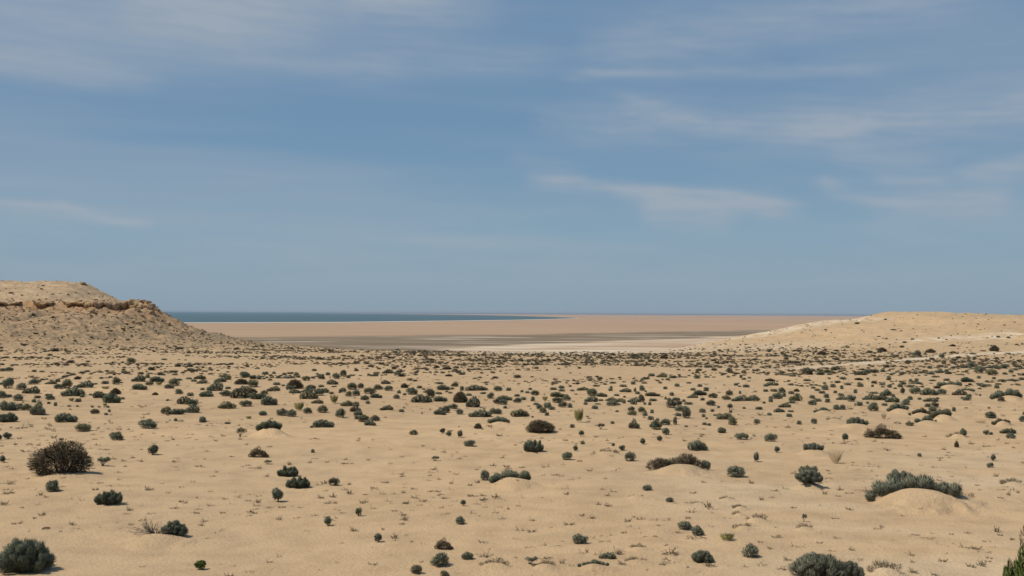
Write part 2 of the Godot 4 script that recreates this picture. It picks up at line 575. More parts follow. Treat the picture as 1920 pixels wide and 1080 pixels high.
# ---------------------------------------------------------------- plant shapes (unit: 1 wide, 1 high, foot at the origin)
class Shape:
	var v := PackedVector3Array()
	var n := PackedVector3Array()
	var c := PackedColorArray()

	func tri(a: Vector3, b: Vector3, d: Vector3, na: Vector3, nb: Vector3, nd: Vector3, col: Color):
		if (b - a).cross(d - a).dot(na + nb + nd) > 0.0:
			v.append_array([a, d, b])
			n.append_array([na, nd, nb])
		else:
			v.append_array([a, b, d])
			n.append_array([na, nb, nd])
		c.append_array([col, col, col])

	func blade(foot: Vector3, along: Vector3, wide: float, across: Vector3, out: Vector3, col: Color):
		var s := along.cross(across).normalized() * wide * 0.5
		var m := foot + along * 0.5
		var own := along.cross(s).normalized()
		if own.dot(out) < 0.0:
			own = -own
		var nn := (own * 0.55 + out).normalized()
		tri(foot, m + s, m - s, nn, nn, nn, col)
		tri(m + s, foot + along, m - s, nn, nn, nn, col)

	func stem(a: Vector3, b: Vector3, r0: float, r1: float, col: Color):
		var d := (b - a).normalized()
		var s := d.cross(Vector3(0.31, 0.2, 0.93)).normalized()
		var t := d.cross(s)
		for k in 3:
			var o1 := s * cos(k * TAU / 3.0) + t * sin(k * TAU / 3.0)
			var o2 := s * cos((k + 1) * TAU / 3.0) + t * sin((k + 1) * TAU / 3.0)
			tri(a + o1 * r0, a + o2 * r0, b + o1 * r1, o1, o2, o1, col)
			tri(b + o1 * r1, a + o2 * r0, b + o2 * r1, o1, o2, o2, col)

	func add(o: Shape):
		v.append_array(o.v)
		n.append_array(o.n)
		c.append_array(o.c)

	func mesh() -> ArrayMesh:
		var arr := []
		arr.resize(Mesh.ARRAY_MAX)
		arr[Mesh.ARRAY_VERTEX] = v
		arr[Mesh.ARRAY_NORMAL] = n
		arr[Mesh.ARRAY_COLOR] = c
		var m := ArrayMesh.new()
		m.add_surface_from_arrays(Mesh.PRIMITIVE_TRIANGLES, arr)
		return m


func any_dir() -> Vector3:
	var y := rng.randf_range(-1.0, 1.0)
	var a := rng.randf() * TAU
	var s := sqrt(1.0 - y * y)
	return Vector3(cos(a) * s, y, sin(a) * s)


func leaf_color() -> Color:
	var t := rng.randf()
	return Color(0.150, 0.158, 0.116).lerp(Color(0.275, 0.285, 0.222), t * t) * rng.randf_range(0.8, 1.15)


func puff(s: Shape, at: Vector3, rad: Vector3, count: int, length: float, wide: float, up: float, color_of: Callable):
	for k in count:
		var d := any_dir()
		if d.y < -0.93:
			d.y = -d.y
		var p := at + d * rad * pow(rng.randf_range(0.25, 1.0), 0.45)
		if p.y < 0.01:
			p.y = 0.01 + rng.randf() * 0.05
		var dir := (d + Vector3(0, up, 0) + any_dir() * 0.5).normalized()
		var out := (d + Vector3(0, 0.15, 0)).normalized()
		s.blade(p - dir * length * 0.45, dir * length * rng.randf_range(0.7, 1.25), wide, any_dir(), out, color_of.call())


func brown_color() -> Color:
	return Color(0.090, 0.066, 0.042).lerp(Color(0.165, 0.122, 0.078), rng.randf()) if rng.randf() < 0.75 else leaf_color() * 0.6


func scrub_color() -> Color:
	return Color(0.150, 0.118, 0.076).lerp(Color(0.235, 0.195, 0.135), rng.randf())


func dry_color() -> Color:
	return Color(0.125, 0.100, 0.064).lerp(Color(0.22, 0.182, 0.122), rng.randf())


func stalk_color() -> Color:
	return Color(0.17, 0.165, 0.06).lerp(Color(0.27, 0.24, 0.10), rng.randf())


func green_color() -> Color:
	return Color(0.075, 0.105, 0.030).lerp(Color(0.13, 0.165, 0.05), rng.randf())


func straw_color() -> Color:
	return Color(0.34, 0.26, 0.15).lerp(Color(0.45, 0.35, 0.21), rng.randf())


const BARK := Color(0.13, 0.095, 0.066)


func make_form(form: String) -> Array:
	var f := Shape.new()
	var w := Shape.new()
	match form:
		"ball":
			for k in 5:
				puff(f, Vector3(rng.randf_range(-0.2, 0.2), rng.randf_range(0.36, 0.66), rng.randf_range(-0.2, 0.2)), Vector3(0.27, 0.3, 0.27), 260, 0.16, 0.04, 0.35, leaf_color)
			w.stem(Vector3(0, -0.1, 0), Vector3(0.02, 0.35, 0), 0.06, 0.045, BARK)
			for k in 4:
				w.stem(Vector3(0.01, 0.15, 0), Vector3(rng.randf_range(-0.25, 0.25), 0.6, rng.randf_range(-0.25, 0.25)), 0.03, 0.012, BARK)
		"round":
			for k in 11:
				var a := k * 2.4 + rng.randf()
				var q := 0.36 * sqrt(k / 11.0)
				var sz := rng.randf_range(0.13, 0.23)
				puff(f, Vector3(cos(a) * q, rng.randf_range(0.42, 0.72) - q * 0.6, sin(a) * q), Vector3(sz, sz * 1.35, sz), 170, 0.19, 0.022, 1.0, leaf_color)
			puff(f, Vector3(0, 0.22, 0), Vector3(0.42, 0.32, 0.42), 420, 0.15, 0.026, 0.4, leaf_color)
			for k in 5:
				w.stem(Vector3(0, -0.02, 0), Vector3(rng.randf_range(-0.4, 0.4), rng.randf_range(0.2, 0.6), rng.randf_range(-0.4, 0.4)), 0.016, 0.006, BARK)
		"lobed":
			var n := rng.randi_range(5, 8)
			for k in n:
				var t := (k + 0.5) / n * 2.0 - 1.0 + rng.randf_range(-0.12, 0.12)
				var hh := rng.randf_range(0.20, 0.46) * (1.0 - 0.35 * absf(t))
				puff(f, Vector3(t * 0.38, hh + rng.randf_range(-0.05, 0.12) * (1.0 - absf(t)), rng.randf_range(-0.22, 0.22)), Vector3(0.17, hh, 0.17), 300, 0.17, 0.021, 0.9, leaf_color)
			puff(f, Vector3(0, 0.12, 0), Vector3(0.42, 0.2, 0.26), 260, 0.12, 0.026, 0.4, leaf_color)
			for k in 5:
				w.stem(Vector3(rng.randf_range(-0.2, 0.2), -0.02, 0), Vector3(rng.randf_range(-0.48, 0.48), rng.randf_range(0.1, 0.5), rng.randf_range(-0.3, 0.3)), 0.014, 0.005, BARK)
		"wide":
			var lean := 0.45 if rng.randf() < 0.7 else -0.3
			var n := rng.randi_range(5, 7)
			for k in n:
				var t := k / float(n - 1) * 2.0 - 1.0
				var peak := clampf(1.0 - absf(t - lean) / (1.5 if signf(t - lean) == -signf(lean) else 0.95), 0.0, 1.0)
				var hh := clampf(0.17 + 0.34 * sqrt(peak) + rng.randf_range(-0.07, 0.05), 0.14, 0.5)
				puff(f, Vector3(t * 0.38, hh * 0.95, rng.randf_range(-0.12, 0.12)), Vector3(0.15, hh, 0.2), 420, 0.12, 0.030, 0.6, leaf_color)
			puff(f, Vector3(0.05, 0.15, 0), Vector3(0.46, 0.2, 0.28), 520, 0.11, 0.030, 0.4, leaf_color)
		"clump":
			for k in 4:
				puff(f, Vector3(rng.randf_range(-0.16, 0.16), rng.randf_range(0.28, 0.5), rng.randf_range(-0.16, 0.16)), Vector3(0.26, 0.34, 0.26), 340, 0.24, 0.018, 1.1, leaf_color)
		"sparse":
			for k in 7:
				var tip := Vector3(rng.randf_range(-0.4, 0.42), rng.randf_range(0.55, 0.95), rng.randf_range(-0.3, 0.3))
				w.stem(Vector3(-0.1, -0.05, 0), tip, 0.022, 0.008, BARK)
				puff(f, tip * Vector3(0.9, 0.85, 0.9), Vector3(0.16, 0.2, 0.16), 110, 0.15, 0.03, 0.4, leaf_color)
		"dome", "browny":
			for k in 16:
				var a := k * 2.4
				var q := 0.36 * sqrt(k / 16.0)
				puff(f, Vector3(cos(a) * q * rng.randf_range(0.8, 1.2), 0.66 - q * q * 3.2 + rng.randf_range(-0.12, 0.1), sin(a) * q), Vector3(0.16, 0.24, 0.16) * rng.randf_range(0.75, 1.2), 460, 0.075, 0.012, 0.3, brown_color)
			puff(f, Vector3(0, 0.25, 0), Vector3(0.48, 0.36, 0.48), 4200, 0.08, 0.013, 0.2, brown_color)
			for k in 26:
				var d := any_dir()
				w.stem(Vector3(d.x * 0.1, -0.02, d.z * 0.1), Vector3(d.x * 0.46, 0.25 + 0.6 * absf(d.y), d.z * 0.46), 0.010, 0.004, Color(0.10, 0.07, 0.045))
		"sprawl":
			for k in 15:
				var t := (k + 0.5) / 7.5 - 1.0
				var hh := rng.randf_range(0.22, 0.42) * (1.0 - 0.45 * absf(t + 0.1))
				puff(f, Vector3(t * 0.42, hh + 0.28 * rng.randf() * (1.0 - absf(t)), rng.randf_range(-0.2, 0.2)), Vector3(0.13, hh, 0.15), 340, 0.09, 0.012, 0.35, brown_color)
			for k in 30:
				w.stem(Vector3(rng.randf_range(-0.3, 0.3), -0.02, 0), Vector3(rng.randf_range(-0.52, 0.52), rng.randf_range(0.05, 0.85), rng.randf_range(-0.3, 0.3)), 0.008, 0.003, Color(0.10, 0.07, 0.045))
		"leafy":
			for k in 5:
				puff(f, Vector3(rng.randf_range(-0.22, 0.22), rng.randf_range(0.2, 0.7), rng.randf_range(-0.22, 0.22)), Vector3(0.26, 0.28, 0.26), 520, 0.09, 0.022, 0.5, green_color)
		"brown_clump":
			puff(f, Vector3(0, 0.42, 0), Vector3(0.4, 0.4, 0.4), 520, 0.26, 0.022, 0.4, brown_color)
		"dry_clump":
			puff(f, Vector3(0, 0.3, 0), Vector3(0.42, 0.3, 0.4), 90, 0.34, 0.03, 0.5, dry_color)
			for k in 8:
				var d := any_dir()
				w.stem(Vector3(0, -0.1, 0), Vector3(d.x * 0.5, 0.4 + 0.5 * absf(d.y), d.z * 0.4), 0.02, 0.007, dry_color())
		"mat":
			puff(f, Vector3(0, 0.3, 0), Vector3(0.44, 0.6, 0.4), 420, 0.12, 0.04, 0.2, brown_color)
		"hilly":
			for k in 5:
				puff(f, Vector3(rng.randf_range(-0.25, 0.25), 0.35, rng.randf_range(-0.2, 0.2)), Vector3(0.25, 0.4, 0.22), 110, 0.2, 0.06, 0.3, leaf_color)
		"scrub":
			for k in 4:
				puff(f, Vector3(rng.randf_range(-0.28, 0.28), 0.3, rng.randf_range(-0.2, 0.2)), Vector3(0.22, 0.4, 0.22), 90, 0.22, 0.055, 0.3, scrub_color)
		"grassy":
			for k in 320:
				var d := any_dir()
				var foot := Vector3(d.x * 0.16, 0.0, d.z * 0.16)
				f.blade(foot + Vector3(0, rng.randf() * 0.3, 0), Vector3(d.x * 0.32, rng.randf_range(0.45, 0.75), d.z * 0.32), 0.025, any_dir(), (d + Vector3.UP).normalized(), stalk_color())
		"straw":
			for k in 150:
				var d := any_dir()
				f.blade(Vector3(d.x * 0.08, 0, d.z * 0.08), Vector3(d.x * 0.45, rng.randf_range(0.5, 1.0), d.z * 0.45), 0.014, any_dir(), (d + Vector3.UP).normalized(), straw_color())
		"green":
			for k in 8:
				puff(f, Vector3(rng.randf_range(-0.25, 0.25), rng.randf_range(0.3, 0.6), rng.randf_range(-0.25, 0.25)), Vector3(0.2, 0.25, 0.2), 130, 0.16, 0.05, 0.6, green_color)
			for k in 6:
				w.stem(Vector3(0, -0.02, 0), Vector3(rng.randf_range(-0.3, 0.3), 0.5, rng.randf_range(-0.3, 0.3)), 0.02, 0.008, BARK)
		"dead":
			for k in 46:
				var a := rng.randf_range(-0.4, 3.5)
				var tip := Vector3(cos(a) * rng.randf_range(0.2, 0.5), 0.1 + 0.9 * absf(sin(a)) * rng.randf_range(0.4, 1.0), rng.randf_range(-0.28, 0.28))
				var mid := tip * 0.55 + any_dir() * 0.05
				mid.y = maxf(mid.y, 0.03)
				var col := Color(0.20, 0.165, 0.135) * rng.randf_range(0.7, 1.3)
				w.stem(Vector3(rng.randf_range(0.0, 0.12), 0.0, 0), mid, 0.011, 0.007, col)
				w.stem(mid, tip, 0.007, 0.002, col)
				for b in 4:
					w.stem(mid.lerp(tip, b * 0.25), mid.lerp(tip, b * 0.25 + 0.2) + any_dir() * 0.11, 0.004, 0.002, col)
		"tuft":
			var lie := rng.randf_range(0.2, 0.9)
			for k in rng.randi_range(13, 24):
				var d := any_dir()
				var tip := Vector3(d.x * 0.48 + rng.randf_range(-0.1, 0.1), rng.randf_range(0.1, lie) if rng.randf() < 0.93 else 0.9, d.z * 0.48)
				var col := dry_color() * 0.8
				w.stem(Vector3(d.x * 0.12, -0.05, d.z * 0.12), tip, 0.022, 0.012, col)
				for b in 3:
					f.blade(tip * rng.randf_range(0.4, 1.0), any_dir() * Vector3(0.2, 0.24, 0.2), 0.05, any_dir(), (d + Vector3.UP).normalized(), dry_color() * 0.8)
		"rock":
			rock_shape(f)
	return [f, w]


func rock_shape(f: Shape):
	var sph := SphereMesh.new()
	sph.radial_segments = 10
	sph.rings = 6
	var arr := sph.get_mesh_arrays()
	var vs: PackedVector3Array = arr[Mesh.ARRAY_VERTEX]
	var ix: PackedInt32Array = arr[Mesh.ARRAY_INDEX]
	var off := rng.randf() * 100.0
	for k in range(0, ix.size(), 3):
		var p := []
		for t in 3:
			var q := vs[ix[k + t]] * 2.0
			q = Vector3(clampf(q.x, -0.75, 0.8), clampf(q.y, -0.8, 0.7), clampf(q.z, -0.8, 0.8))
			q *= 0.62 * (1.0 + 0.45 * fine.get_noise_3d(q.x * 1.5 + off, q.y * 1.5, q.z * 1.5))
			p.append(q + Vector3(0, 0.4, 0))
		var nn: Vector3 = (p[1] - p[0]).cross(p[2] - p[0])
		if nn.length() < 0.00001:
			continue
		nn = nn.normalized()
		if nn.dot(p[0] - Vector3(0, 0.4, 0)) < 0.0:
			nn = -nn
		f.tri(p[0], p[1], p[2], nn, nn, nn, Color(0.40, 0.275, 0.160) * rng.randf_range(0.8, 1.15))


func build_forms():
	for t in {"grey_green": [0.92, 0.98, 0.94], "dark": [0.72, 0.78, 0.72], "bluish": [1.12, 1.2, 1.22], "olive": [1.0, 0.95, 0.75], "plain": [1.0, 1.0, 1.0], "dusky": [0.75, 0.68, 0.62]}:
		var a: Array = {"grey_green": [0.92, 0.98, 0.94], "dark": [0.72, 0.78, 0.72], "bluish": [1.12, 1.2, 1.22], "olive": [1.0, 0.95, 0.75], "plain": [1.0, 1.0, 1.0], "dusky": [0.75, 0.68, 0.62]}[t]
		var m := StandardMaterial3D.new()
		m.resource_name = t + "_plant"
		m.vertex_color_use_as_albedo = true
		m.albedo_color = Color(minf(a[0], 1.0), minf(a[1], 1.0), minf(a[2], 1.0)).linear_to_srgb()
		if a[2] > 1.15:
			m.albedo_color = Color(1, 1, 1)
		m.roughness = 0.9
		m.metallic_specular = 0.15
		tints[t] = m
	for f in {"ball": 5, "round": 6, "lobed": 6, "wide": 6, "clump": 5, "sparse": 3, "dome": 3, "browny": 3, "brown_clump": 3, "dry_clump": 4, "mat": 2, "hilly": 3, "scrub": 4, "sprawl": 2, "leafy": 3, "grassy": 2, "straw": 2, "green": 1, "dead": 1, "tuft": 7, "rock": 6}:
		var many: int = {"ball": 5, "round": 6, "lobed": 6, "wide": 6, "clump": 5, "sparse": 3, "dome": 3, "browny": 3, "brown_clump": 3, "dry_clump": 4, "mat": 2, "hilly": 3, "scrub": 4, "sprawl": 2, "leafy": 3, "grassy": 2, "straw": 2, "green": 1, "dead": 1, "tuft": 7, "rock": 6}[f]
		forms[f] = []
		for k in many:
			var s := make_form(f)
			var whole := Shape.new()
			whole.add(s[0])
			whole.add(s[1])
			forms[f].append([s[0].mesh() if s[0].v.size() else null, s[1].mesh() if s[1].v.size() else null, whole.mesh()])


func part(called: String, m: Mesh, mat: Material, parent: Node3D) -> MeshInstance3D:
	var o := MeshInstance3D.new()
	o.name = called
	o.mesh = m
	o.material_override = mat
	parent.add_child(o, true)
	return o


# one plant (or boulder) standing at x, z: w wide, h high; px is about how wide the photograph shows it
func plant(form: String, x: float, z: float, w: float, h: float, px: int, called: String, label: String, category: String, group: String):
	var y := ground(x, z)
	var d := -z
	var tint := "plain"
	if form in ["ball", "round", "wide", "lobed", "crescent", "sparse"]:
		tint = ["grey_green", "dark", "grey_green", "olive", "grey_green", "dusky"][rng.randi() % 6]
		if px >= 34:
			tint = "grey_green"
		if x > 4.0 and d < 60.0:
			tint = "bluish"
		elif x < -8.0 and d < 60.0:
			tint = "dark" if rng.randf() < 0.5 else "grey_green"
	elif form == "hilly":
		tint = "dusky"
	elif form == "rock":
		tint = "rock"
	var mat: Material = tints[tint]
	var root: Node3D
	if form in ["crescent", "bcrescent", "dcrescent"]:
		root = Node3D.new()
		var kind: String = {"crescent": "clump", "bcrescent": "brown_clump", "dcrescent": "dry_clump"}[form]
		var size := h * (0.80 if form != "dcrescent" else 0.85)
		if px > 70 and form == "crescent":
			size *= 0.82
		var n := clampi(int(w / size * (3.6 if px > 70 else 2.6)), 3, 24)
		for k in n:
			if form == "dcrescent" and rng.randf() < 0.25:
				continue
			var t := (k + 0.5) / n * 2.0 - 1.0 + rng.randf_range(-0.6, 0.6) / n * (0.6 if px > 70 else 1.0)
			var cx := x + t * 0.49 * w
			var cz := z - (1.0 - t * t) * 0.22 * w + rng.randf_range(-0.09, 0.07) * w
			var s := size * (1.0 - 0.3 * absf(t)) * rng.randf_range(0.7, 1.2)
			var o := part("foliage_clump" if form != "dcrescent" else "twig_clump", forms[kind][rng.randi() % forms[kind].size()][2], mat, root)
			o.position = Vector3(cx - x, ground(cx, cz) - y - 0.04 * s, cz - z)
			o.basis = Basis(Vector3.UP, rng.randf() * TAU).scaled(Vector3(s * 1.15, s, s * 1.15))
	elif px >= 40 and form in ["round", "lobed", "wide"]:
		root = Node3D.new()
		var n := 22 if form == "round" else 15
		for k in n:
			var a := k * 2.4 + 0.5
			var q := sqrt((k + 0.3) / n)
			var e := Vector3(cos(a) * q * 0.35, 0, sin(a) * q * (0.33 if form == "round" else 0.24))
			var s := rng.randf_range(0.26, 0.4) * w * (1.0 if form == "round" else 0.8)
			var sy := h * rng.randf_range(0.44, 0.6)
			var lift := h * 0.42 * (1.0 - q * q) * rng.randf_range(0.7, 1.0)
			if form == "lobed":
				lift = h * 0.36 * rng.randf_range(0.2, 1.0) * (1.0 - q * q)
			var o := part("foliage_clump", forms["clump"][rng.randi() % 5][2], mat, root)
			o.position = Vector3(e.x * w, lift, e.z * w)
			if form == "wide":
				o.position.y = ground(x + e.x * w, z + e.z * w) - y
			o.basis = Basis(Vector3(sin(a), 0, -cos(a)), q * (0.65 if form == "round" else 0.35)) * Basis(Vector3.UP, rng.randf() * TAU).scaled(Vector3(s, sy, s))
		for k in 3:
			var o := part("foliage_clump", forms["clump"][k][2], mat, root)
			o.position = Vector3((k - 1) * 0.2 * w, -0.05 * h, (0.12 if k == 1 else 0.0) * w)
			o.basis = Basis(Vector3.UP, k * 2.0).scaled(Vector3(0.62 * w, 0.55 * h, 0.5 * w))
		var tw := part("stems", forms["tuft"][0][1], tints["dusky"], root)
		tw.scale = Vector3(w * 0.7, h * 0.5, w * 0.7)
	else:
		var pick: Array = forms[form][rng.randi() % forms[form].size()]
		var yaw := rng.randf() * TAU
		if form in ["sprawl", "wide", "lobed", "dead", "sparse"]:
			yaw = rng.randf_range(-0.25, 0.25)
		if px >= 20 and pick[0] != null and pick[1] != null:
			root = Node3D.new()
			part("foliage", pick[0], mat, root)
			part("stems", pick[1], mat, root)
		else:
			root = MeshInstance3D.new()
			root.mesh = pick[2]
			root.material_override = mat
		root.basis = Basis(Vector3.UP, yaw).scaled_local(Vector3(w, h, w * (1.0 if form != "mat" else 0.8)))
	root.name = numbered(called)
	root.position = Vector3(x, y - (0.02 if form != "rock" else 0.3 * h), z)
	root.set_meta("label", label)
	root.set_meta("category", category)
	root.set_meta("group", group)
	add_child(root)


# ---------------------------------------------------------------- what nobody could count
var specks := []


func speck(x: float, z: float, w: float, h: float):
	specks.append([x, z, w, h])


func multi(called: String, label: String, category: String, m: Mesh, mat: Material, list: Array):
	var mm := MultiMesh.new()
	mm.transform_format = MultiMesh.TRANSFORM_3D
	mm.mesh = m
	mm.instance_count = list.size()
	for k in list.size():
		var s: Array = list[k]
		mm.set_instance_transform(k, Transform3D(Basis(Vector3.UP, rng.randf() * TAU).scaled_local(Vector3(s[2], s[3], s[2])), Vector3(s[0], ground(s[0], s[1]) - 0.03, s[1])))
	var o := MultiMeshInstance3D.new()
	o.name = called
	o.multimesh = mm
	o.material_override = mat
	o.set_meta("kind", "stuff")
	o.set_meta("label", label)
	o.set_meta("category", category)
	add_child(o)


func scatter():
	multi("distant_shrubs", "small grey-green shrubs filling the gaps of the shrub belt across the plain", "shrubs", forms["hilly"][0][2], tints["grey_green"], specks)
	for kind in 2:
		var low := []
		for k in [24000, 10000][kind]:      # low plants at the back of the plain
			var d := rng.randf_range(112.0, 292.0)
			var x := rng.randf_range(-0.55, 0.55) * d
			var dens := 0.30 + 1.5 * patch.get_noise_2d(x * 1.5, d * 2.0) + (0.45 if x > -25.0 and x < 90.0 and d > 150.0 else 0.0)
			if right_hill(x, -d) > rng.randf_range(0.8, 2.6) or left_hill(x, -d) > 1.0 or rng.randf() > dens * rise(105.0, 150.0, d) or off_track(x, -d) < 1.6 or (x > -10.0 and d > 238.0 and rng.randf() < 0.75):
				continue
			var w := rng.randf_range(0.22, 0.6) * (1.0 if rng.randf() < 0.85 else 1.8) * (1.0 + 0.25 * kind)
			low.append([x, -d, w, w * rng.randf_range(0.3, 0.5)])
		multi(["low_plants", "low_shrubs"][kind], ["low brownish plants thickly dotting the back of the plain before the drop to the coast", "low dark green shrubs mixed among the brownish plants at the back of the plain"][kind], "plants", forms[["scrub", "hilly"][kind]][1][2], tints[["plain", "dusky"][kind]], low)
	var slope := []
	for k in 6500:
		var x := rng.randf_range(-175.0, -36.0)
		var d := rng.randf_range(180.0, 300.0)
		var l := left_hill(x, -d)
		if l < 0.1 or (d > cliff_line(x) - 2.0 and rng.randf() < 0.85):
			continue
		var w := rng.randf_range(0.15, 0.5)
		slope.append([x, -d, w * 1.3, w * rng.randf_range(0.4, 0.6)])
	multi("slope_scrub", "small dark scrub speckling the slope of the rocky hill", "scrub", forms["scrub"][2][2], tints["plain"], slope)
	var stones := []
	for k in 2600:
		var x := rng.randf_range(-175.0, -50.0)
		var d := rng.randf_range(200.0, 272.0)
		if left_hill(x, -d) < 1.0 or rng.randf() > 0.2 + rise(225.0, 262.0, d):
			continue
		var w := rng.randf_range(0.12, 0.55)
		stones.append([x, -d, w, w * 0.6])
	multi("slope_stones", "loose brown stones strewn down the rocky hill below the ledge", "stones", forms["rock"][2][2], tints["rock"], stones)
	var far := []
	for k in 900:       # thin scrub of the sandy hill
		var x := rng.randf_range(45.0, 175.0)
		var d := rng.randf_range(190.0, 330.0)
		if right_hill(x, -d) < 0.5 or rng.randf() > 0.6 + patch.get_noise_2d(x * 3.0, d * 3.0):
			continue
		var w := rng.randf_range(0.25, 0.7)
		far.append([x, -d, w, w * 0.45])
	multi("hill_scrub", "tiny scattered scrub on the sandy hill at the right", "scrub", forms["scrub"][0][2], tints["plain"], far)
	for kind in 4:
		var bits := []
		for k in 2500:      # tiny dry sprigs
			var d := rng.randf_range(30.0, 130.0)
			var x := rng.randf_range(-0.62, 0.62) * d
			if rng.randf() > 0.30 + 1.2 * patch.get_noise_2d(x * 2.5 + 70.0, d * 2.5):
				continue
			var w := rng.randf_range(0.08, 0.36)
			bits.append([x, -d, w * rng.randf_range(0.8, 1.4), w * rng.randf_range(0.3, 0.8)])
		multi("dry_sprigs" if kind == 0 else "dry_sprigs_%03d" % kind, ["tiny forked dry sprigs", "tiny bent dry sprigs", "tiny low dry sprigs", "tiny tangled dry sprigs"][kind] + " sprinkled over the sand", "sprigs", forms["tuft"][kind + 1][2], tints["plain"], bits)
	var chips := []
	for k in 3500:
		var d := rng.randf_range(30.0, 75.0)
		var x := rng.randf_range(-0.48, 0.48) * d
		if rng.randf() > 0.3 + 1.3 * patch.get_noise_2d(x * 4.0, d * 6.0) + rise(2.0, 14.0, x) * 0.25:
			continue
		var w := rng.randf_range(0.02, 0.06)
		chips.append([x, -d, w, w * 0.7])
	var pale := StandardMaterial3D.new()
	pale.resource_name = "pale_stone"
	pale.albedo_color = Color(0.56, 0.45, 0.32).linear_to_srgb()
	pale.roughness = 0.9
	multi("pale_pebbles", "pale pebbles lying on the sand in the foreground", "pebbles", forms["rock"][0][2], pale, chips)
	green_bush()


# the leafy green bush near the camera, cut by the bottom right corner
func green_bush():
	var root := Node3D.new()
	root.name = numbered("green_shrub")
	root.set_meta("label", "leafy bright green bush with reddish tip, cut by the bottom right corner")
	root.set_meta("category", "shrub")
	var x := 12.05
	var z := -25.6
	root.position = Vector3(x, ground(x, z), z)
	add_child(root)
	for b in [[0.05, 0.0, 0.0, 0.9, 2.45], [-0.2, 0.0, 0.1, 0.8, 2.2], [0.6, 0.0, 0.0, 1.1, 2.7], [-0.5, 0.0, 0.15, 0.6, 1.9], [-1.1, 0.0, 0.2, 0.3, 1.5]]:
		var o := part("leaf_clump", forms["leafy"][rng.randi() % 3][0], tints["plain"], root)
		o.position = Vector3(b[0], b[1], b[2])
		o.basis = Basis(Vector3.UP, rng.randf() * TAU).scaled(Vector3(b[3], b[4], b[3]))
	var tip := Shape.new()
	for k in 260:
		var d := any_dir()
		tip.blade(Vector3(-0.06 + d.x * 0.13, 2.32 + d.y * 0.2, d.z * 0.16), (d + Vector3.UP * 0.8) * 0.08, 0.012, any_dir(), (d + Vector3.UP * 0.4).normalized(), Color(0.15, 0.075, 0.045) * rng.randf_range(0.7, 1.3))
	for k in 16:
		var d := any_dir()
		tip.stem(Vector3(-0.06, 2.1, 0), Vector3(-0.06 + d.x * 0.12, 2.34 + absf(d.y) * 0.16, d.z * 0.12), 0.006, 0.003, BARK)
	var red := part("reddish_tip", tip.mesh(), tints["plain"], root)
	red.set_meta("kind", "stuff")
	var st := part("stems", forms["green"][0][1], tints["plain"], root)
	st.scale = Vector3(1.4, 2.0, 1.4)


func set_mounds():
	mound(16.01, -43.68, 3.52, 0.62)
	mound(7.82, -52.16, 2.48, 0.40)
	mound(-0.03, -48.00, 1.82, 0.38)
	mound(2.42, -32.22, 0.91, 0.13)
	mound(-14.52, -66.08, 1.77, 0.33)
	mound(12.77, -47.39, 1.17, 0.26)
	mound(-0.49, -32.27, 0.86, 0.12)
	mound(10.70, -31.72, 0.85, 0.20)
	mound(43.00, -95.29, 2.62, 0.49)
	mound(44.80, -112.69, 2.77, 0.38)
	mound(0.96, -32.21, 0.72, 0.11)
	mound(18.06, -44.19, 0.99, 0.26)
	mound(-0.81, -73.47, 1.43, 0.27)
	mound(4.98, -58.85, 1.26, 0.16)
	mound(3.75, -33.12, 0.71, 0.08)
	mound(28.72, -76.20, 1.59, 0.26)
	mound(4.04, -34.96, 0.68, 0.10)
	mound(21.90, -48.32, 0.93, 0.17)
	mound(29.21, -83.21, 1.65, 0.36)
	mound(30.08, -81.12, 1.54, 0.28)
	mound(30.98, -79.14, 1.50, 0.41)
	mound(8.79, -39.62, 0.71, 0.16)
	mound(8.01, -38.22, 0.68, 0.13)
	mound(33.52, -75.36, 1.10, 0.20)
	mound(10.07, -38.07, 0.61, 0.12)
	mound(23.61, -83.61, 1.43, 0.25)
	mound(33.70, -75.79, 1.29, 0.21)
	mound(8.56, -43.83, 0.70, 0.11)
	mound(5.00, -44.56, 0.67, 0.10)
	mound(43.91, -106.23, 1.66, 0.32)
	mound(27.44, -68.16, 0.97, 0.15)
	mound(4.64, -36.85, 0.49, 0.07)
	mound(5.09, -35.26, 0.47, 0.08)
	mound(8.68, -41.87, 0.56, 0.11)
	mound(1.46, -35.25, 0.44, 0.03)
	mound(22.66, -77.36, 1.05, 0.16)
	mound(27.48, -68.12, 0.85, 0.16)
	mound(8.42, -40.75, 0.44, 0.11)
	mound(-11.45, -64.15, 0.63, 0.08)
	mound(7.28, -42.95, 0.42, 0.06)
	mound(53.39, -116.42, 1.21, 0.17)
	mound(14.31, -49.71, 0.35, 0.07)
	mound(15.92, -73.92, 0.46, 0.06)
	mound(-11.68, -36.35, 1.92, 0.24)
	mound(-20.10, -49.91, 3.10, 0.24)
	mound(16.05, -59.17, 1.71, 0.23)
	mound(22.72, -73.14, 2.26, 0.28)
	mound(-14.32, -65.73, 2.22, 0.28)


